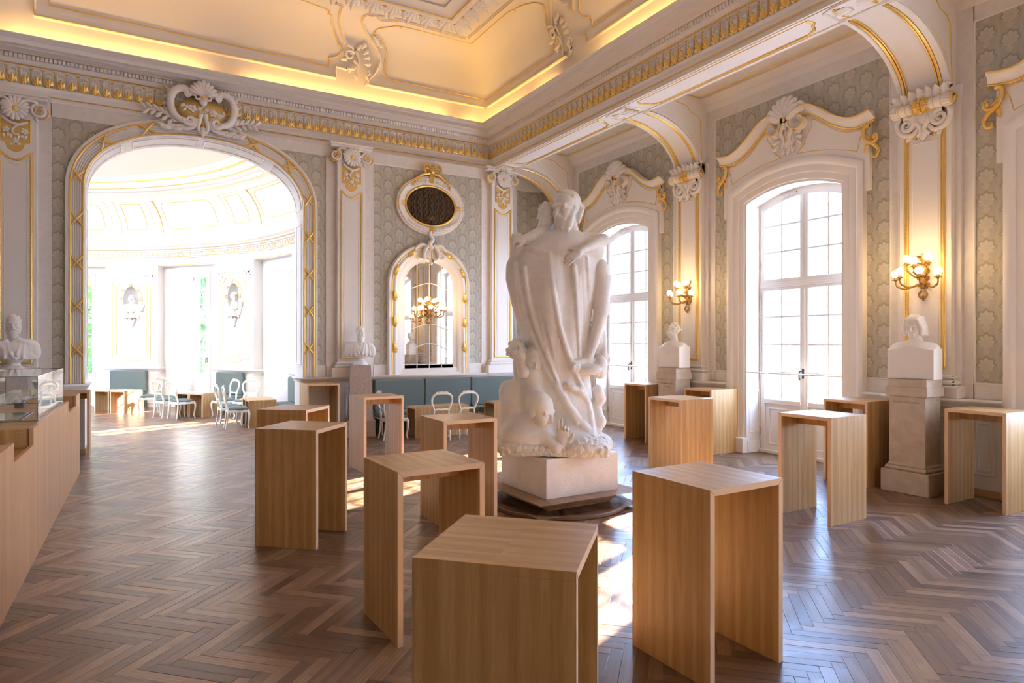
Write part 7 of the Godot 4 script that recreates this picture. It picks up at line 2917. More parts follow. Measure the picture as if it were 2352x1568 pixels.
func build_busts() -> void:
	# limestone pillars of the two herms
	var b := MB.new()
	b.box(V(0, 0.14, 0), V(0.58, 0.28, 0.50), 0.008)
	b.box(V(0, 0.305, 0), V(0.53, 0.05, 0.45), 0.02)
	b.box(V(0, 0.345, 0), V(0.48, 0.05, 0.40), 0.02)
	b.box(V(0, 0.78, 0), V(0.44, 0.86, 0.36), 0.005)
	b.box(V(0, 1.27, 0), V(0.505, 0.12, 0.40), 0.006)
	b.box(V(0, 1.375, 0), V(0.475, 0.10, 0.37), 0.004)
	var sm := b.mesh()
	var texts := [[8.52, -4.46, "grey limestone pillar with moulded foot carrying the long-haired bust", ["Robert Schumann"]], [8.52, -8.68, "beige limestone pillar with moulded foot carrying the curly-haired bust", ["Felix Mendelssohn", "Bartholdy"]]]
	for q in texts:
		var o := thing("pedestal", q[2], "pedestal", V(q[0], 0, q[1]), -PI / 2)
		put(sm, "pillar", M.limestone, o)
		for i in q[3].size():
			var tm := TextMesh.new()
			var f := SystemFont.new()
			f.font_names = PackedStringArray(["Droid Serif"])
			tm.font = f
			tm.text = q[3][i]
			tm.font_size = 20
			tm.pixel_size = 0.0019
			tm.depth = 0.002
			var e := put(tm, "inscription", M.engraving, o, Transform3D(Basis(), V(0.0, 1.14 - 0.055 * i, 0.181)))
	bust("white marble herm bust with long parted hair looking down", V(8.52, 1.425, -4.46), -PI / 2 + 0.12, "herm", [-4, 12, "long", "", 1.12, 21])
	bust("white marble herm bust with curly hair, head turned in profile", V(8.52, 1.425, -8.68), -PI / 2, "herm", [-40, -2, "curly", "", 1.10, 22])
	# tapering pink stone pillar by the far wall and its twin behind the counter
	b = MB.new()
	b.box(V(0, 0.17, 0), V(0.56, 0.34, 0.50), 0.01)
	var lo := 0.235
	var hi := 0.195
	for sg in [[0, 0, 1], [1, 0, 0], [0, 0, -1], [-1, 0, 0]]:
		var nn := V(sg[0], sg[1], sg[2])
		var sd := nn.cross(Vector3.UP) * -1.0
		var dz := 0.90 if absf(nn.z) > 0.5 else 1.0
		b.quad(nn * lo * (0.9 if absf(nn.z) > 0.5 else 1.0) - sd * lo * (1.0 if absf(nn.z) > 0.5 else 0.9) + V(0, 0.34), nn * lo * (0.9 if absf(nn.z) > 0.5 else 1.0) + sd * lo * (1.0 if absf(nn.z) > 0.5 else 0.9) + V(0, 0.34), nn * hi * (0.9 if absf(nn.z) > 0.5 else 1.0) + sd * hi * (1.0 if absf(nn.z) > 0.5 else 0.9) + V(0, 1.43), nn * hi * (0.9 if absf(nn.z) > 0.5 else 1.0) - sd * hi * (1.0 if absf(nn.z) > 0.5 else 0.9) + V(0, 1.43))
	b.box(V(0, 1.42, 0), V(0.388, 0.02, 0.349))
	var pm := b.mesh()
	var o := thing("pedestal", "tapering pink speckled stone pedestal between the arch and the long bench", "pedestal", V(3.90, 0, -12.72), -0.22)
	put(pm, "pillar", M.pink_stone, o)
	o = thing("pedestal", "tapering pink speckled stone pedestal behind the glass display case", "pedestal", V(-1.66, 0, -12.68), 0.0)
	put(pm, "pillar", M.pink_stone, o)
	bust("white bust of a bearded man in a coat on the pink pedestal by the bench", V(3.90, 1.43, -12.72), -0.25, "coat", [28, 2, "short", "full", 1.0, 23], 0.98)
	bust("white bust of a bearded man in drapery behind the glass display case", V(-1.66, 1.43, -12.68), 0.15, "drape", [-6, 4, "short", "full", 1.08, 24], 1.12)
	# portraits in the oval niches of the salon
	var k := 0
	for dg in [54.1, 29.4]:
		var a := deg_to_rad(dg)
		var r := RW - 0.10
		bust("small white bust with tied wig in the first oval niche of the salon" if k == 0 else "small white bust with long curled wig in the second oval niche of the salon", V(ROT.x + cos(a) * r, 2.625, ROT.y - sin(a) * r), atan2(-cos(a), sin(a)) + (0.2 if k == 0 else -0.5), "coat", [-35 if k == 0 else -10, 0, "wig", "", 1.0, 25 + k], 0.80)
		k += 1


# ---------------------------------------------------------------- chairs and benches
func build_seating() -> void:
	var g := "white balloon-back chairs with grey seats"
	var o := thing("side_chair", "white balloon-back chair by the low tables under the first portrait pier", "chair", Vector3.ZERO, 0.0, g)
	var b := MB.new()
	# upholstered seat
	var rows := []
	for i in 9:
		var t := i / 8.0
		var row := []
		for j in 17:
			var a := TAU * j / 16.0
			var sq := pow(pow(absf(cos(a)), 4.0) + pow(absf(sin(a)), 4.0), -0.25)
			var w := 0.225 if sin(a) > 0 else 0.205
			var rr := sin(PI * 0.5 * minf(1.0, t * 1.6)) if t < 0.625 else 1.0
			var y := 0.485 - 0.012 * t * t if t < 0.6 else 0.478 - 0.055 * (t - 0.6) / 0.4
			row.append(V(cos(a) * sq * w * (t / 0.62 if t < 0.62 else 1.0), y - (0.02 * pow(t / 0.62, 4.0) if t < 0.62 else 0.02), sin(a) * sq * 0.21 * (t / 0.62 if t < 0.62 else 1.0)))
		rows.append(row)
	b.sheet(rows, true)
	put(b, "seat", M.fabric, o)
	b = MB.new()
	b.box(V(0, 0.385, 0.205), V(0.44, 0.06, 0.03), 0.006)
	b.box(V(0, 0.385, -0.20), V(0.38, 0.06, 0.03), 0.006)
	for sg in [-1.0, 1.0]:
		b.box(V(sg * 0.205, 0.385, 0), V(0.03, 0.06, 0.40), 0.006)
	put(b, "apron", M.ivory, o)
	for sg in [-1.0, 1.0]:
		b = MB.new()
		b.tube(smooth([V(sg * 0.20, 0.41, 0.195), V(sg * 0.225, 0.33, 0.22), V(sg * 0.215, 0.20, 0.215), V(sg * 0.195, 0.08, 0.20), V(sg * 0.205, 0.025, 0.215), V(sg * 0.21, 0.0, 0.22)], 3), [0.026, 0.027, 0.027, 0.026, 0.024, 0.022, 0.020, 0.018, 0.016, 0.015, 0.014, 0.013, 0.013, 0.014, 0.016, 0.017], 7)
		put(b, "leg", M.ivory, o)
		b = MB.new()
		b.tube([V(sg * 0.17, 0.41, -0.20), V(sg * 0.172, 0.2, -0.215), V(sg * 0.175, 0.0, -0.25)], [0.020, 0.018, 0.015], 7)
		put(b, "leg", M.ivory, o)
	# balloon back
	b = MB.new()
	for sg in [-1.0, 1.0]:
		b.tube(smooth([V(sg * 0.165, 0.40, -0.20), V(sg * 0.155, 0.50, -0.215), V(sg * 0.145, 0.58, -0.23), V(sg * 0.185, 0.68, -0.25), V(sg * 0.205, 0.77, -0.265), V(sg * 0.185, 0.85, -0.28), V(sg * 0.12, 0.895, -0.287), V(0, 0.905, -0.29)], 4), 0.021, 7)
	b.tube(smooth([V(-0.145, 0.585, -0.23), V(-0.07, 0.60, -0.235), V(0, 0.592, -0.235), V(0.07, 0.60, -0.235), V(0.145, 0.585, -0.23)], 3), 0.019, 7)
	put(b, "back_frame", M.ivory, o)
	b = MB.new()
	flower(b, V(0, 0.925, -0.275), Vector3.RIGHT, Vector3.UP, 0.032)
	for sg in [-1.0, 1.0]:
		b.leaf(V(sg * 0.02, 0.915, -0.28), V(sg, 0.25).normalized(), V(-0.25 * sg, 1).normalized(), Vector3.BACK, 0.09, 0.045, 0.02, 2.0)
		b.tube(spiral(V(sg * 0.10, 0.915, -0.28), V(sg, 0), Vector3.UP, 0.022, 0.005, 0.0, 1.0, 8), 0.009, 5)
		b.ball(V(sg * 0.055, 0.93, -0.28), V(0.018, 0.014, 0.014), 7, 5)
	put(b, "crest", M.ivory, o)
	# facing given by a direction on the floor
	var spots := [[0.32, -19.72, -0.95, -0.25, ""],
		[0.68, -18.36, 0.85, -0.52, "white balloon-back chair at low tables between the portrait piers, farther from the arch"],
		[0.98, -17.92, 0.85, -0.50, "white balloon-back chair at low tables between the portrait piers, nearer the arch"],
		[0.66, -19.10, 0.35, 0.94, "white balloon-back chair facing the arch behind two chairs at the low tables"],
		[1.93, -17.62, -0.85, 0.35, "white balloon-back chair below the second portrait pier, seat towards the first pier"],
		[2.36, -17.15, -0.55, 0.84, "white balloon-back chair standing next to the bench below the second portrait pier"],
		[1.83, -15.80, 1.0, -0.1, "white balloon-back chair at the low tables just inside the arch, farther one"],
		[1.92, -15.22, 1.0, 0.02, "white balloon-back chair at the low tables just inside the arch, nearer one"],
		[4.36, -12.05, 0.98, 0.05, "white balloon-back chair by the long bench, half hidden by a standing table"],
		[5.07, -11.55, 0.06, -1.0, "white balloon-back chair facing the long bench, farther from the statue of two"],
		[5.60, -11.53, 0.0, -1.0, "white balloon-back chair facing the long bench, closer to the statue of two"],
		[7.44, -12.0, -1.0, -0.1, "white balloon-back chair almost hidden behind the statue by the bench"]]
	for i in spots.size():
		var s: Array = spots[i]
		var turn := atan2(s[2], s[3])
		if i == 0:
			o.position = V(s[0], 0, s[1])
			o.rotation.y = turn
		else:
			copy(o, V(s[0], 0, s[1]), turn, s[4])
	# long bench under the mirror
	bench("long grey-green upholstered bench along the far wall under the mirror", V(5.93, 0, ZA + 0.06), 0.0, 3.36, 3, 1.10)
	for q in [[54.1, "short grey-green upholstered bench under the first portrait pier of the salon", 1.12], [29.4, "short grey-green upholstered bench under the second portrait pier of the salon", 1.12], [5.0, "short grey-green upholstered bench at the salon wall just inside the arch", 1.12]]:
		var a := deg_to_rad(q[0])
		var r := RW - 0.145
		bench(q[1], V(ROT.x + cos(a) * r, 0, ROT.y - sin(a) * r), atan2(-cos(a), sin(a)), q[2], 1, 1.06)


func bench(label: String, at: Vector3, turn: float, w: float, count: int, top: float) -> void:
	var o := thing("upholstered_bench", label, "bench", at, turn)
	var seg := w / count
	for k in count:
		var x := -w * 0.5 + seg * (k + 0.5)
		var b := MB.new()
		b.box(V(x, (top + 0.46) * 0.5, 0.07), V(seg - 0.006, top - 0.46, 0.12), 0.025)
		put(b, "back_cushion", M.fabric, o)
		b = MB.new()
		b.box(V(x, 0.40, 0.30), V(seg - 0.006, 0.13, 0.50), 0.03)
		put(b, "seat_cushion", M.fabric, o)
	var b := MB.new()
	b.box(V(0, 0.335, 0.29), V(w - 0.02, 0.03, 0.46), 0.004)
	b.box(V(0, 0.30, 0.50), V(w - 0.04, 0.05, 0.03), 0.006)
	put(b, "seat_rail", M.ivory, o)
	b = MB.new()
	b.box(V(0, 0.16, 0.05), V(w - 0.1, 0.32, 0.08))
	put(b, "bench_base", M.fabric, o)
	for sg in [-1.0, 1.0]:
		b = MB.new()
		b.tube(smooth([V(sg * (w * 0.5 - 0.06), 0.33, 0.48), V(sg * (w * 0.5 - 0.04), 0.24, 0.50), V(sg * (w * 0.5 - 0.06), 0.10, 0.48), V(sg * (w * 0.5 - 0.05), 0.0, 0.50)], 4), taper(13, 0.028, 0.015), 7)
		put(b, "leg", M.ivory, o)


# ---------------------------------------------------------------- counter and what stands on it
func build_counter() -> void:
	# local frame: -x runs along the front from its far end towards the viewer's side, z out of the front
	var p0 := V(-0.70, 0, -11.17)
	var p1 := V(-0.78, 0, -5.41)
	var dir := (p1 - p0).normalized()
	var turn := atan2(dir.z, -dir.x)
	var o := thing("service_counter", "long pale oak service counter with stepped front panel", "counter", p0, turn)
	var LN := 8.0
	var b := MB.new()
	# front panel whose top edge steps down at the openings
	var pl := PackedVector2Array([Vector2(0, 0.0), Vector2(LN, 0.0), Vector2(LN, 1.155), Vector2(5.25, 1.155), Vector2(5.25, 1.01), Vector2(4.32, 1.01), Vector2(4.32, 1.155), Vector2(1.50, 1.155), Vector2(1.50, 1.015), Vector2(0.50, 1.015), Vector2(0.50, 1.155), Vector2(0, 1.155)])
	for i in pl.size(): pl[i].x = -pl[i].x
	b.plate(pl, V(0, 0, -0.03), Vector3.RIGHT, Vector3.UP, 0.03, true, true)
	put(b, "front_panel", M.oak_pale, o)
	b = MB.new()
	b.box(V(-LN * 0.5, 0.96, -0.40), V(LN, 0.04, 0.74), 0.003)
	put(b, "worktop", M.oak, o)
	b = MB.new()
	b.box(V(-0.015, 0.57, -0.40), V(0.03, 1.14, 0.74), 0.002)
	put(b, "end_panel", M.oak, o)
	for q in [[0.25, 0.50], [2.91, 2.80], [6.6, 2.66]]:
		b = MB.new()
		b.box(V(-q[0], 1.135, -0.385), V(q[1] - 0.02, 0.03, 0.70), 0.003)
		put(b, "upper_shelf", M.oak, o)
		for e in [-1.0, 1.0]:
			b = MB.new()
			b.box(V(-q[0] + e * (q[1] * 0.5 - 0.02), 1.05, -0.385), V(0.03, 0.15, 0.70), 0.002)
			put(b, "riser", M.oak, o)
	b = MB.new()
	b.box(V(-LN * 0.5, 0.47, -0.74), V(LN - 0.1, 0.92, 0.03), 0.002)
	put(b, "rear_panel", M.oak, o)
	var bas := Basis(Vector3.UP, turn)
	var on := func(x: float, y: float, z: float) -> Vector3: return p0 + bas * V(-x, y, z)
	# glass case
	var gc := thing("display_case", "glass display case with green edges standing on the counter", "display case", on.call(2.62, 1.151, -0.33), turn)
	var W := 2.10
	var D := 0.56
	var H := 0.42
	for q in [["front_pane", V(0, H * 0.5, D * 0.5), V(W, H, 0.006)], ["rear_pane", V(0, H * 0.5, -D * 0.5), V(W, H, 0.006)], ["end_pane", V(-W * 0.5, H * 0.5, 0), V(0.006, H, D)], ["end_pane", V(W * 0.5, H * 0.5, 0), V(0.006, H, D)], ["top_pane", V(0, H, 0), V(W, 0.006, D)], ["glass_shelf", V(0, H * 0.42, -0.02), V(W - 0.03, 0.006, D * 0.62)]]:
		b = MB.new()
		var s: Vector3 = q[2]
		var ax := 0 if s.x < 0.01 else (1 if s.y < 0.01 else 2)
		var hx := s * 0.5
		if ax == 2: b.quad(V(-hx.x, -hx.y, 0), V(hx.x, -hx.y, 0), V(hx.x, hx.y, 0), V(-hx.x, hx.y, 0))
		elif ax == 0: b.quad(V(0, -hx.y, hx.z), V(0, -hx.y, -hx.z), V(0, hx.y, -hx.z), V(0, hx.y, hx.z))
		else: b.quad(V(-hx.x, 0, hx.z), V(hx.x, 0, hx.z), V(hx.x, 0, -hx.z), V(-hx.x, 0, -hx.z))
		put(b, q[0], M.case_glass, gc, Transform3D(Basis(), q[1]))
	b = MB.new()
	for y in [0.003, H]:
		for z in [-D * 0.5, D * 0.5]:
			b.box(V(0, y, z), V(W, 0.007, 0.007))
		for x in [-W * 0.5, W * 0.5]:
			b.box(V(x, y, 0), V(0.007, 0.007, D))
	for x in [-W * 0.5, W * 0.5]:
		for z in [-D * 0.5, D * 0.5]:
			b.box(V(x, H * 0.5, z), V(0.007, H, 0.007))
	b.box(V(0, H * 0.42, D * 0.31 - 0.02), V(W - 0.03, 0.007, 0.005))
	put(b, "glass_edge", M.glass_edge, gc)
	b = MB.new()
	for k in 4:
		b.tube([V(-W * 0.5 + 0.12 + k * 0.6, H * 0.42 - 0.01, D * 0.29), V(-W * 0.5 + 0.12 + k * 0.6, H * 0.42 + 0.012, D * 0.29)], 0.018, 10)
	put(b, "shelf_clip", M.steel, gc)
	# perforated tray, scanner and terminal
	var tr := thing("drip_tray", "flat perforated steel tray lying inside the glass display case", "tray", on.call(3.2, 1.1515, -0.36), turn)
	b = MB.new()
	b.box(V(0, 0.005, 0), V(0.75, 0.010, 0.36), 0.002)
	put(b, "tray_plate", M.steel, tr)
	b = MB.new()
	for k in 24:
		b.box(V(-0.35 + 0.03 * k, 0.0105, 0.16), V(0.012, 0.002, 0.02))
		b.box(V(-0.35 + 0.03 * k, 0.0105, -0.16), V(0.012, 0.002, 0.02))
	put(b, "perforation", M.black_plastic, tr)
	var lamp := thing("desk_scanner", "small black device with bent cable inside the display case", "scanner", on.call(2.05, 1.151, -0.40), turn)
	b = MB.new()
	b.tube(smooth([V(0.7, 0.02, -0.04), V(0.45, 0.055, -0.02), V(0.25, 0.06, 0.0), V(0.05, 0.05, 0.0)], 5), taper(16, 0.016, 0.006), 7)
	put(b, "cable", M.black_plastic, lamp)
	b = MB.new()
	b.box(V(-0.06, 0.07, 0), V(0.18, 0.07, 0.12), 0.02)
	b.box(V(-0.06, 0.02, 0), V(0.12, 0.04, 0.09), 0.01)
	put(b, "scanner_body", M.black_plastic, lamp)
	var te := thing("card_terminal", "black card terminal lying on the counter in front of the display case", "terminal", on.call(4.10, 1.151, -0.36), turn + 1.15)
	b = MB.new()
	b.box(V(0, 0.018, 0), V(0.09, 0.036, 0.24), 0.010)
	b.box(V(0, 0.045, -0.09), V(0.085, 0.035, 0.08), 0.012)
	put(b, "terminal_body", M.black_plastic, te)
	b = MB.new()
	for i in 4:
		for k in 3:
			b.box(V(-0.024 + 0.024 * k, 0.038, -0.01 + 0.024 * i), V(0.018, 0.006, 0.016), 0.002)
	put(b, "key", M.iron, te)
	var sp := thing("glass_plate", "thin glass sheet leaning in the low opening of the counter", "glass", on.call(4.78, 0.985, -0.36), turn)
	b = MB.new()
	b.quad(V(-0.40, 0.0, 0.12), V(0.40, 0.0, 0.02), V(0.40, 0.13, -0.02), V(-0.40, 0.13, 0.08))
	put(b, "sheet", M.case_glass, sp)
	# steel bowl on a foot
	var bw := thing("steel_bowl", "polished steel punch bowl on a foot at the end of the counter", "bowl", on.call(0.27, 1.151, -0.36), 0.0)
	b = MB.new()
	b.lathe([Vector2(0.0, 0.0), Vector2(0.085, 0.0), Vector2(0.088, 0.008), Vector2(0.07, 0.02), Vector2(0.04, 0.035), Vector2(0.034, 0.05), Vector2(0.05, 0.06)], 36)
	put(b, "foot", M.steel, bw)
	b = MB.new()
	b.lathe([Vector2(0.0, 0.052), Vector2(0.05, 0.057), Vector2(0.10, 0.08), Vector2(0.14, 0.12), Vector2(0.160, 0.17), Vector2(0.168, 0.20), Vector2(0.175, 0.206), Vector2(0.17, 0.21), Vector2(0.160, 0.20), Vector2(0.150, 0.17), Vector2(0.13, 0.125), Vector2(0.09, 0.09), Vector2(0.0, 0.07)], 48)
	put(b, "bowl_body", M.steel, bw)


# ---------------------------------------------------------------- mirror and grille
func build_mirror() -> void:
	var cx := 5.555
	var o := thing("wall_mirror", "arched mirror with white lattice bars in a white and gold frame", "mirror", V(cx, 0, ZA))
	var arch := func(a: float, top: float, y0: float, sp: float, z: float) -> Array:
		var out := [V(-a, y0, z)]
		for k in 25:
			var th := PI - PI * k / 24.0
			out.append(V(a * cos(th), sp + (top - sp) * sin(th), z))
		out.append(V(a, y0, z))
		return out
	var base: Array = arch.call(0.67, 3.74, 1.19, 3.13, 0.0)
	var b := MB.new()
	b.sweep(base, Vector3.BACK, [Vector2(-0.10, -0.015), Vector2(-0.10, 0.012), Vector2(-0.03, 0.02), Vector2(-0.015, 0.035), Vector2(0.0, 0.05), Vector2(0.06, 0.062), Vector2(0.10, 0.072), Vector2(0.115, 0.085), Vector2(0.15, 0.088), Vector2(0.17, 0.075), Vector2(0.20, 0.07), Vector2(0.225, 0.085), Vector2(0.27, 0.09), Vector2(0.29, 0.06), Vector2(0.29, -0.015)], false, 45.0)
	b.box(V(0, 1.255, 0.01), V(1.36, 0.13, 0.05), 0.01)
	b.box(V(0, 1.20, 0.03), V(1.40, 0.05, 0.08), 0.01)
	put(b, "frame", M.paint, o)
	b = MB.new()
	var gp: Array = arch.call(0.675 + 0.195, 3.74 + 0.195, 1.19, 3.13, 0.075)
	b.tube(gp, 0.015, 6)
	put(b, "gilt_bead", M.gold, o)
	# mirror glass
	b = MB.new()
	var pl := PackedVector2Array()
	for p in arch.call(0.58, 3.645, 1.31, 3.14, 0.0): pl.append(Vector2(p.x, p.y))
	b.plate(pl, V(0, 0, -0.004), Vector3.RIGHT, Vector3.UP, 0.004, false)
	put(b, "mirror_glass", M.mirror, o)
	for x in [-0.29, 0.0, 0.29]:
		b = MB.new()
		var top: float = 3.14 + 0.505 * sqrt(1.0 - pow(x / 0.58, 2.0))
		b.box(V(x, (1.31 + top) * 0.5, 0.008), V(0.018, top - 1.31, 0.020), 0.004)
		put(b, "muntin", M.paint, o)
	for y in [3.10, 2.65, 2.21, 1.78]:
		b = MB.new()
		var pts := []
		for k in 21:
			var t := -1.0 + k / 10.0
			pts.append(V(t * 0.575, y + 0.075 * cos(PI * t), 0.008))
		b.tube(pts, 0.010, 6)
		put(b, "muntin", M.paint, o)
	# gilt clasps round the frame
	b = MB.new()
	for k in 5:
		var a := -0.5 + 0.25 * k
		b.leaf(V(-0.05, -0.05 + 0.0 * k, 0), V(cos(a), sin(a) + 0.4 * (k - 2) * 0.3).normalized(), V(-sin(a), cos(a)), Vector3.BACK, 0.11, 0.045, 0.025, 2.0, 0.6)
		b.leaf(V(0.05, 0.05, 0), V(-cos(a), -sin(a)).normalized(), V(sin(a), -cos(a)), Vector3.BACK, 0.09, 0.04, 0.025, 2.0, 0.6)
	b.ball(V(0, 0, 0.012), V(0.045, 0.07, 0.018), 8, 6)
	var cm := b.mesh()
	for sg in [-1.0, 1.0]:
		for y in [1.78, 2.33, 2.88, 3.42]:
			var x: float = 0.82 if y < 3.3 else 0.78
			put(cm, "gilt_clasp", M.gold, o, Transform3D(Basis(Vector3.BACK, 0.0 if y < 3.3 else sg * 0.5), V(sg * x, y, 0.085)))
		put(cm, "gilt_clasp", M.gold, o, Transform3D(Basis(Vector3.BACK, sg * 1.0), V(sg * 0.42, 3.80, 0.085)))
	# crest linking the mirror to the oval
	b = MB.new()
	for sg in [-1.0, 1.0]:
		scroll(b, [V(sg * 0.05, 3.66, 0.10), V(sg * 0.15, 3.70, 0.12), V(sg * 0.17, 3.82, 0.13), V(sg * 0.11, 3.94, 0.13), V(sg * 0.05, 4.0, 0.12)], 0.05, 0.04)
		scroll(b, [V(sg * 0.10, 3.96, 0.11), V(sg * 0.22, 4.0, 0.11), V(sg * 0.32, 3.94, 0.09), V(sg * 0.36, 3.87, 0.08), V(sg * 0.33, 3.85, 0.08)], 0.045, 0.02)
		for k in 3:
			b.leaf(V(sg * (0.08 + 0.06 * k), 3.68 - 0.005 * k, 0.08), V(sg * 0.9, 0.1 + 0.2 * k).normalized(), V(-0.2 * sg, 1).normalized(), Vector3.BACK, 0.15, 0.08, 0.04, 3.0)
	scroll(b, [V(0.02, 3.92, 0.12), V(-0.04, 4.02, 0.14), V(0.03, 4.12, 0.13), V(-0.03, 4.22, 0.10), V(0.02, 4.30, 0.07)], 0.06, 0.03)
	b.leaf(V(0, 3.66, 0.1), V(0, -1), V(1, 0), Vector3.BACK, 0.10, 0.10, 0.04, 2.0)
	put(b, "crest", M.paint, o)
	b = MB.new()
	b.tube(smooth([V(0, 3.66, 0.13), V(0, 3.78, 0.14), V(0, 3.90, 0.14)], 3), [0.012, 0.016, 0.018, 0.018, 0.016, 0.014, 0.008], 7)
	put(b, "crest_gilding", M.gold, o)
	# oval grille above
	var g := thing("oval_grille", "oval bronze ventilation grille in a white and gold frame with gilded bow", "grille", V(5.585, 4.865, ZA))
	var ell := func(rx: float, ry: float, z: float, m := 48) -> Array:
		var out := []
		for k in m:
			var a := PI * 0.5 - TAU * k / m
			out.append(V(cos(a) * rx, sin(a) * ry, z))
		return out
	b = MB.new()
	b.sweep(ell.call(0.59, 0.44, 0.0), Vector3.BACK, [Vector2(-0.02, -0.01), Vector2(-0.02, 0.03), Vector2(0.02, 0.035), Vector2(0.06, 0.05), Vector2(0.10, 0.055), Vector2(0.12, 0.07), Vector2(0.16, 0.075), Vector2(0.18, 0.06), Vector2(0.20, 0.06), Vector2(0.21, -0.01)], true, 60.0)
	put(b, "frame", M.paint, g)
	b = MB.new()
	b.tube(ell.call(0.585, 0.435, 0.035), 0.026, 8, true)
	put(b, "gilt_rim", M.gold, g)
	b = MB.new()
	b.tube(ell.call(0.755, 0.605, 0.066), 0.011, 6, true)
	for sg in [-1.0, 1.0]:
		for k in 4:
			b.tube([V(sg * 0.60, 0.05 - 0.03 * k, 0.05), V(sg * 0.78, 0.05 - 0.03 * k, 0.07)], 0.010, 5)
	put(b, "gilt_bead", M.gold, g)
	b = MB.new()
	pl = PackedVector2Array()
	for p in ell.call(0.585, 0.435, 0.0): pl.append(Vector2(p.x, p.y))
	b.plate(pl, V(0, 0, -0.008), Vector3.RIGHT, Vector3.UP, 0.004, false)
	put(b, "mesh_screen", M.grille_mesh, g)
	# lattice of crossing curved bars with bosses
	b = MB.new()
	for k in range(-5, 6):
		for sg in [-1.0, 1.0]:
			var pts := []
			for i in 25:
				var t := -1.0 + i / 12.0
				var y := t * 0.42
				var x: float = 0.135 * k * (1.0 - 0.18 * t * t) + sg * 0.036 * sin(t * PI * 3.0 + PI * 0.5 * (k % 2))
				if x * x / (0.56 * 0.56) + y * y / (0.41 * 0.41) < 1.0: pts.append(V(x, y, 0.014))
			if pts.size() > 2: b.tube(pts, 0.010, 5)
	for sg in [-1.0, 1.0]:
		b.tube(spiral(V(sg * 0.10, -0.33, 0.02), V(sg, 0), Vector3.UP, 0.07, 0.015, 0.3, 1.3, 16), 0.011, 5)
		b.tube(spiral(V(sg * 0.08, 0.33, 0.02), V(sg, 0), Vector3.DOWN, 0.06, 0.015, 0.3, 1.3, 16), 0.010, 5)
		b.tube(spiral(V(sg * 0.46, 0.02, 0.02), V(0, 1), V(sg, 0), 0.05, 0.012, 0.3, 1.3, 14), 0.009, 5)
	for k in 5:
		b.leaf(V(0, -0.30, 0.02), V(-0.6 + 0.3 * k, 1.0 - absf(k - 2) * 0.25).normalized(), V(1, 0.6 - 0.3 * k).normalized(), Vector3.BACK, 0.12, 0.05, 0.02, 2.0)
	put(b, "lattice", M.grille_brown, g)
	# flowers, bow and ribbon
	b = MB.new()
	for sg in [-1.0, 1.0]:
		for k in 6:
			var a: float = PI * 0.5 - sg * (0.22 + 0.10 * k)
			flower(b, V(cos(a) * 0.69, sin(a) * 0.535, 0.07), Vector3.RIGHT, Vector3.UP, 0.055 - 0.004 * k, k)
			a = -PI * 0.5 + sg * (0.16 + 0.11 * k)
			flower(b, V(cos(a) * 0.68, sin(a) * 0.525, 0.07), Vector3.RIGHT, Vector3.UP, 0.048 - 0.004 * k, k * 1.3)
			var dl: Vector3 = V(-sin(a), cos(a)) * sg
			b.leaf(V(cos(a) * 0.70, sin(a) * 0.55, 0.06), dl, V(-dl.y, dl.x), Vector3.BACK, 0.12, 0.06, 0.03, 2.0)
	put(b, "flower_garland", M.paint, g)
	b = MB.new()
	for sg in [-1.0, 1.0]:
		# loops and tails of the bow, pleated across
		for q in [[0.0, 0.74, 0.12, 0.10, 9], [0.0, 0.70, 0.09, 0.06, 7]]:
			var lp := []
			for i in 17:
				var a := TAU * i / 16.0
				lp.append(V(sg * (0.11 + cos(a) * q[2] * 0.8), q[1] + sin(a) * q[3] + 0.05, 0.09 + 0.02 * cos(a)))
			b.tube(lp, 0.026, 6, false, 1.0)
			for i in 16:
				var m: Vector3 = lp[i]
				b.ball(m + V(0, 0, 0.015), V(0.012, 0.03, 0.018), 6, 4)
		scroll(b, [V(sg * 0.05, 0.70, 0.09), V(sg * 0.20, 0.66, 0.09), V(sg * 0.32, 0.58, 0.08), V(sg * 0.40, 0.52, 0.07), V(sg * 0.46, 0.42, 0.06)], 0.03, 0.022)
		for k in 6:
			b.ball(V(sg * (0.18 + 0.05 * k), 0.67 - 0.035 * k - 0.003 * k * k, 0.10), V(0.022, 0.03, 0.018), 6, 5)
	b.ball(V(0, 0.74, 0.12), V(0.06, 0.06, 0.04), 10, 8)
	for k in 5:
		b.tube([V(-0.04 + 0.02 * k, 0.68, 0.10), V(-0.04 + 0.02 * k, 0.50, 0.08)], 0.012, 5)
		b.tube([V(-0.03 + 0.015 * k, -0.44, 0.07), V(-0.03 + 0.015 * k, -0.60, 0.08)], 0.010, 5)
	put(b, "gilded_bow", M.gold, g)


# ---------------------------------------------------------------- sconces
func build_sconces() -> void:
	sconce("gilt seven-globe wall sconce on the pilaster above the long-haired bust", V(XW - 0.125, 2.68, -4.52), -PI / 2)
	sconce("gilt seven-globe wall sconce on the pilaster above the curly-haired bust", V(XW - 0.125, 2.68, -8.67), -PI / 2)
	sconce("gilt seven-globe wall sconce fixed to the middle bar of the arched mirror", V(5.555, 2.52, ZA + 0.018), 0.0)
	sconce("gilt seven-globe wall sconce on the pilaster without a bust", V(XW - 0.125, 2.68, -0.36), -PI / 2)


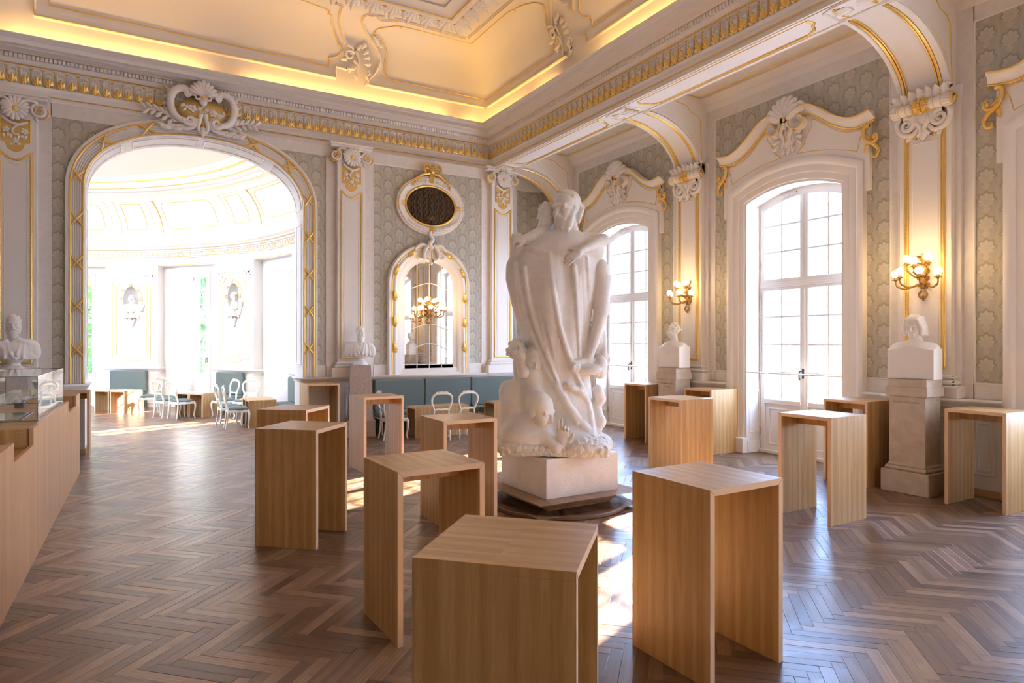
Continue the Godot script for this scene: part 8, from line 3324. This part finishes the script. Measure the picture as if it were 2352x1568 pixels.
func sconce(label: String, at: Vector3, turn: float) -> void:
	var o := thing("wall_sconce", label, "wall lamp", at, turn, "gilt wall sconces")
	if not cache.has("sconce"):
		var d := {}
		var b := MB.new()
		# back plate: leafy cartouche
		b.ball(V(0, 0.06, 0.015), V(0.05, 0.16, 0.02), 12, 8)
		for sg in [-1.0, 1.0]:
			for k in 5:
				var y := -0.08 + 0.09 * k
				b.leaf(V(0, y, 0.015), V(sg * 0.8, 0.5).normalized(), V(-0.5 * sg, 0.8).normalized(), Vector3.BACK, 0.10, 0.06, 0.025, 2.0, 0.6)
			scroll(b, [V(sg * 0.02, -0.12, 0.03), V(sg * 0.05, -0.17, 0.04), V(sg * 0.02, -0.22, 0.04), V(0, -0.19, 0.04)], 0.016, 0.010)
		b.leaf(V(0, 0.22, 0.015), V(0, 1), V(1, 0), Vector3.BACK, 0.14, 0.07, 0.03, 3.0, 0.8)
		b.ball(V(0, -0.23, 0.03), V(0.018, 0.022, 0.018), 8, 6)
		d.plate = b.mesh()
		# spots of the globes: x, y, z
		var sp := [[-0.26, 0.05, 0.20], [0.26, 0.05, 0.20], [-0.12, 0.06, 0.36], [0.12, 0.06, 0.36], [-0.13, 0.24, 0.18], [0.13, 0.24, 0.18], [0.0, 0.20, 0.26]]
		d.arms = []
		d.cups = []
		for q in sp:
			b = MB.new()
			var e := V(q[0], q[1], q[2])
			var low := V(q[0] * 0.62, minf(q[1], 0.08) - 0.14, 0.05 + q[2] * 0.45) if q[1] < 0.15 else V(q[0] * 0.5, 0.06, 0.10)
			var path := smooth([V(q[0] * 0.06, -0.02 if q[1] < 0.15 else 0.08, 0.02), low, V(q[0] * 0.95, q[1] - 0.10, q[2] * 0.92), e - V(0, 0.045, 0)], 6)
			b.tube(path, taper(path.size(), 0.013, 0.009), 7)
			var m := along(path, length_of(path) * 0.72)
			b.leaf(m[0], m[1], m[1].cross(V(0, 0, 1)).normalized(), V(0, 0, 1), 0.06, 0.03, 0.012, 2.0)
			d.arms.append(b.mesh())
		b = MB.new()
		b.lathe([Vector2(0.0, -0.05), Vector2(0.014, -0.048), Vector2(0.012, -0.035), Vector2(0.034, -0.02), Vector2(0.040, -0.012), Vector2(0.022, -0.008), Vector2(0.018, 0.0), Vector2(0.024, 0.012), Vector2(0.0, 0.014)], 16)
		for k in 6:
			var a := TAU * k / 6.0
			var dl := V(cos(a), -0.35, sin(a)).normalized()
			b.leaf(V(cos(a) * 0.02, -0.018, sin(a) * 0.02), dl, V(-sin(a), 0, cos(a)), V(0, 1, 0), 0.035, 0.028, 0.008, 2.0, 0.3, 0.0, 6, 5)
		d.cup = b.mesh()
		b = MB.new()
		b.ball(V(0, 0.058, 0), V(0.050, 0.052, 0.050), 20, 14)
		d.globe = b.mesh()
		d.spots = sp
		cache["sconce"] = d
	var d: Dictionary = cache["sconce"]
	put(d.plate, "back_plate", M.brass, o)
	for i in 7:
		var q: Array = d.spots[i]
		put(d.arms[i], "arm", M.brass, o)
		put(d.cup, "candle_cup", M.brass, o, Transform3D(Basis(), V(q[0], q[1], q[2])))
		var gl := put(d.globe, "glass_globe", M.bulb, o, Transform3D(Basis(), V(q[0], q[1], q[2])))
		var l := OmniLight3D.new()
		l.name = "globe_light"
		l.light_color = Color(1.0, 0.82, 0.58)
		l.light_energy = BULB_POWER
		l.light_size = 0.045
		l.omni_range = 25.0
		l.omni_attenuation = 2.0
		l.shadow_enabled = true
		gl.add_child(l)
		l.position = V(0, 0.058, 0)


const BULB_POWER := 0.014
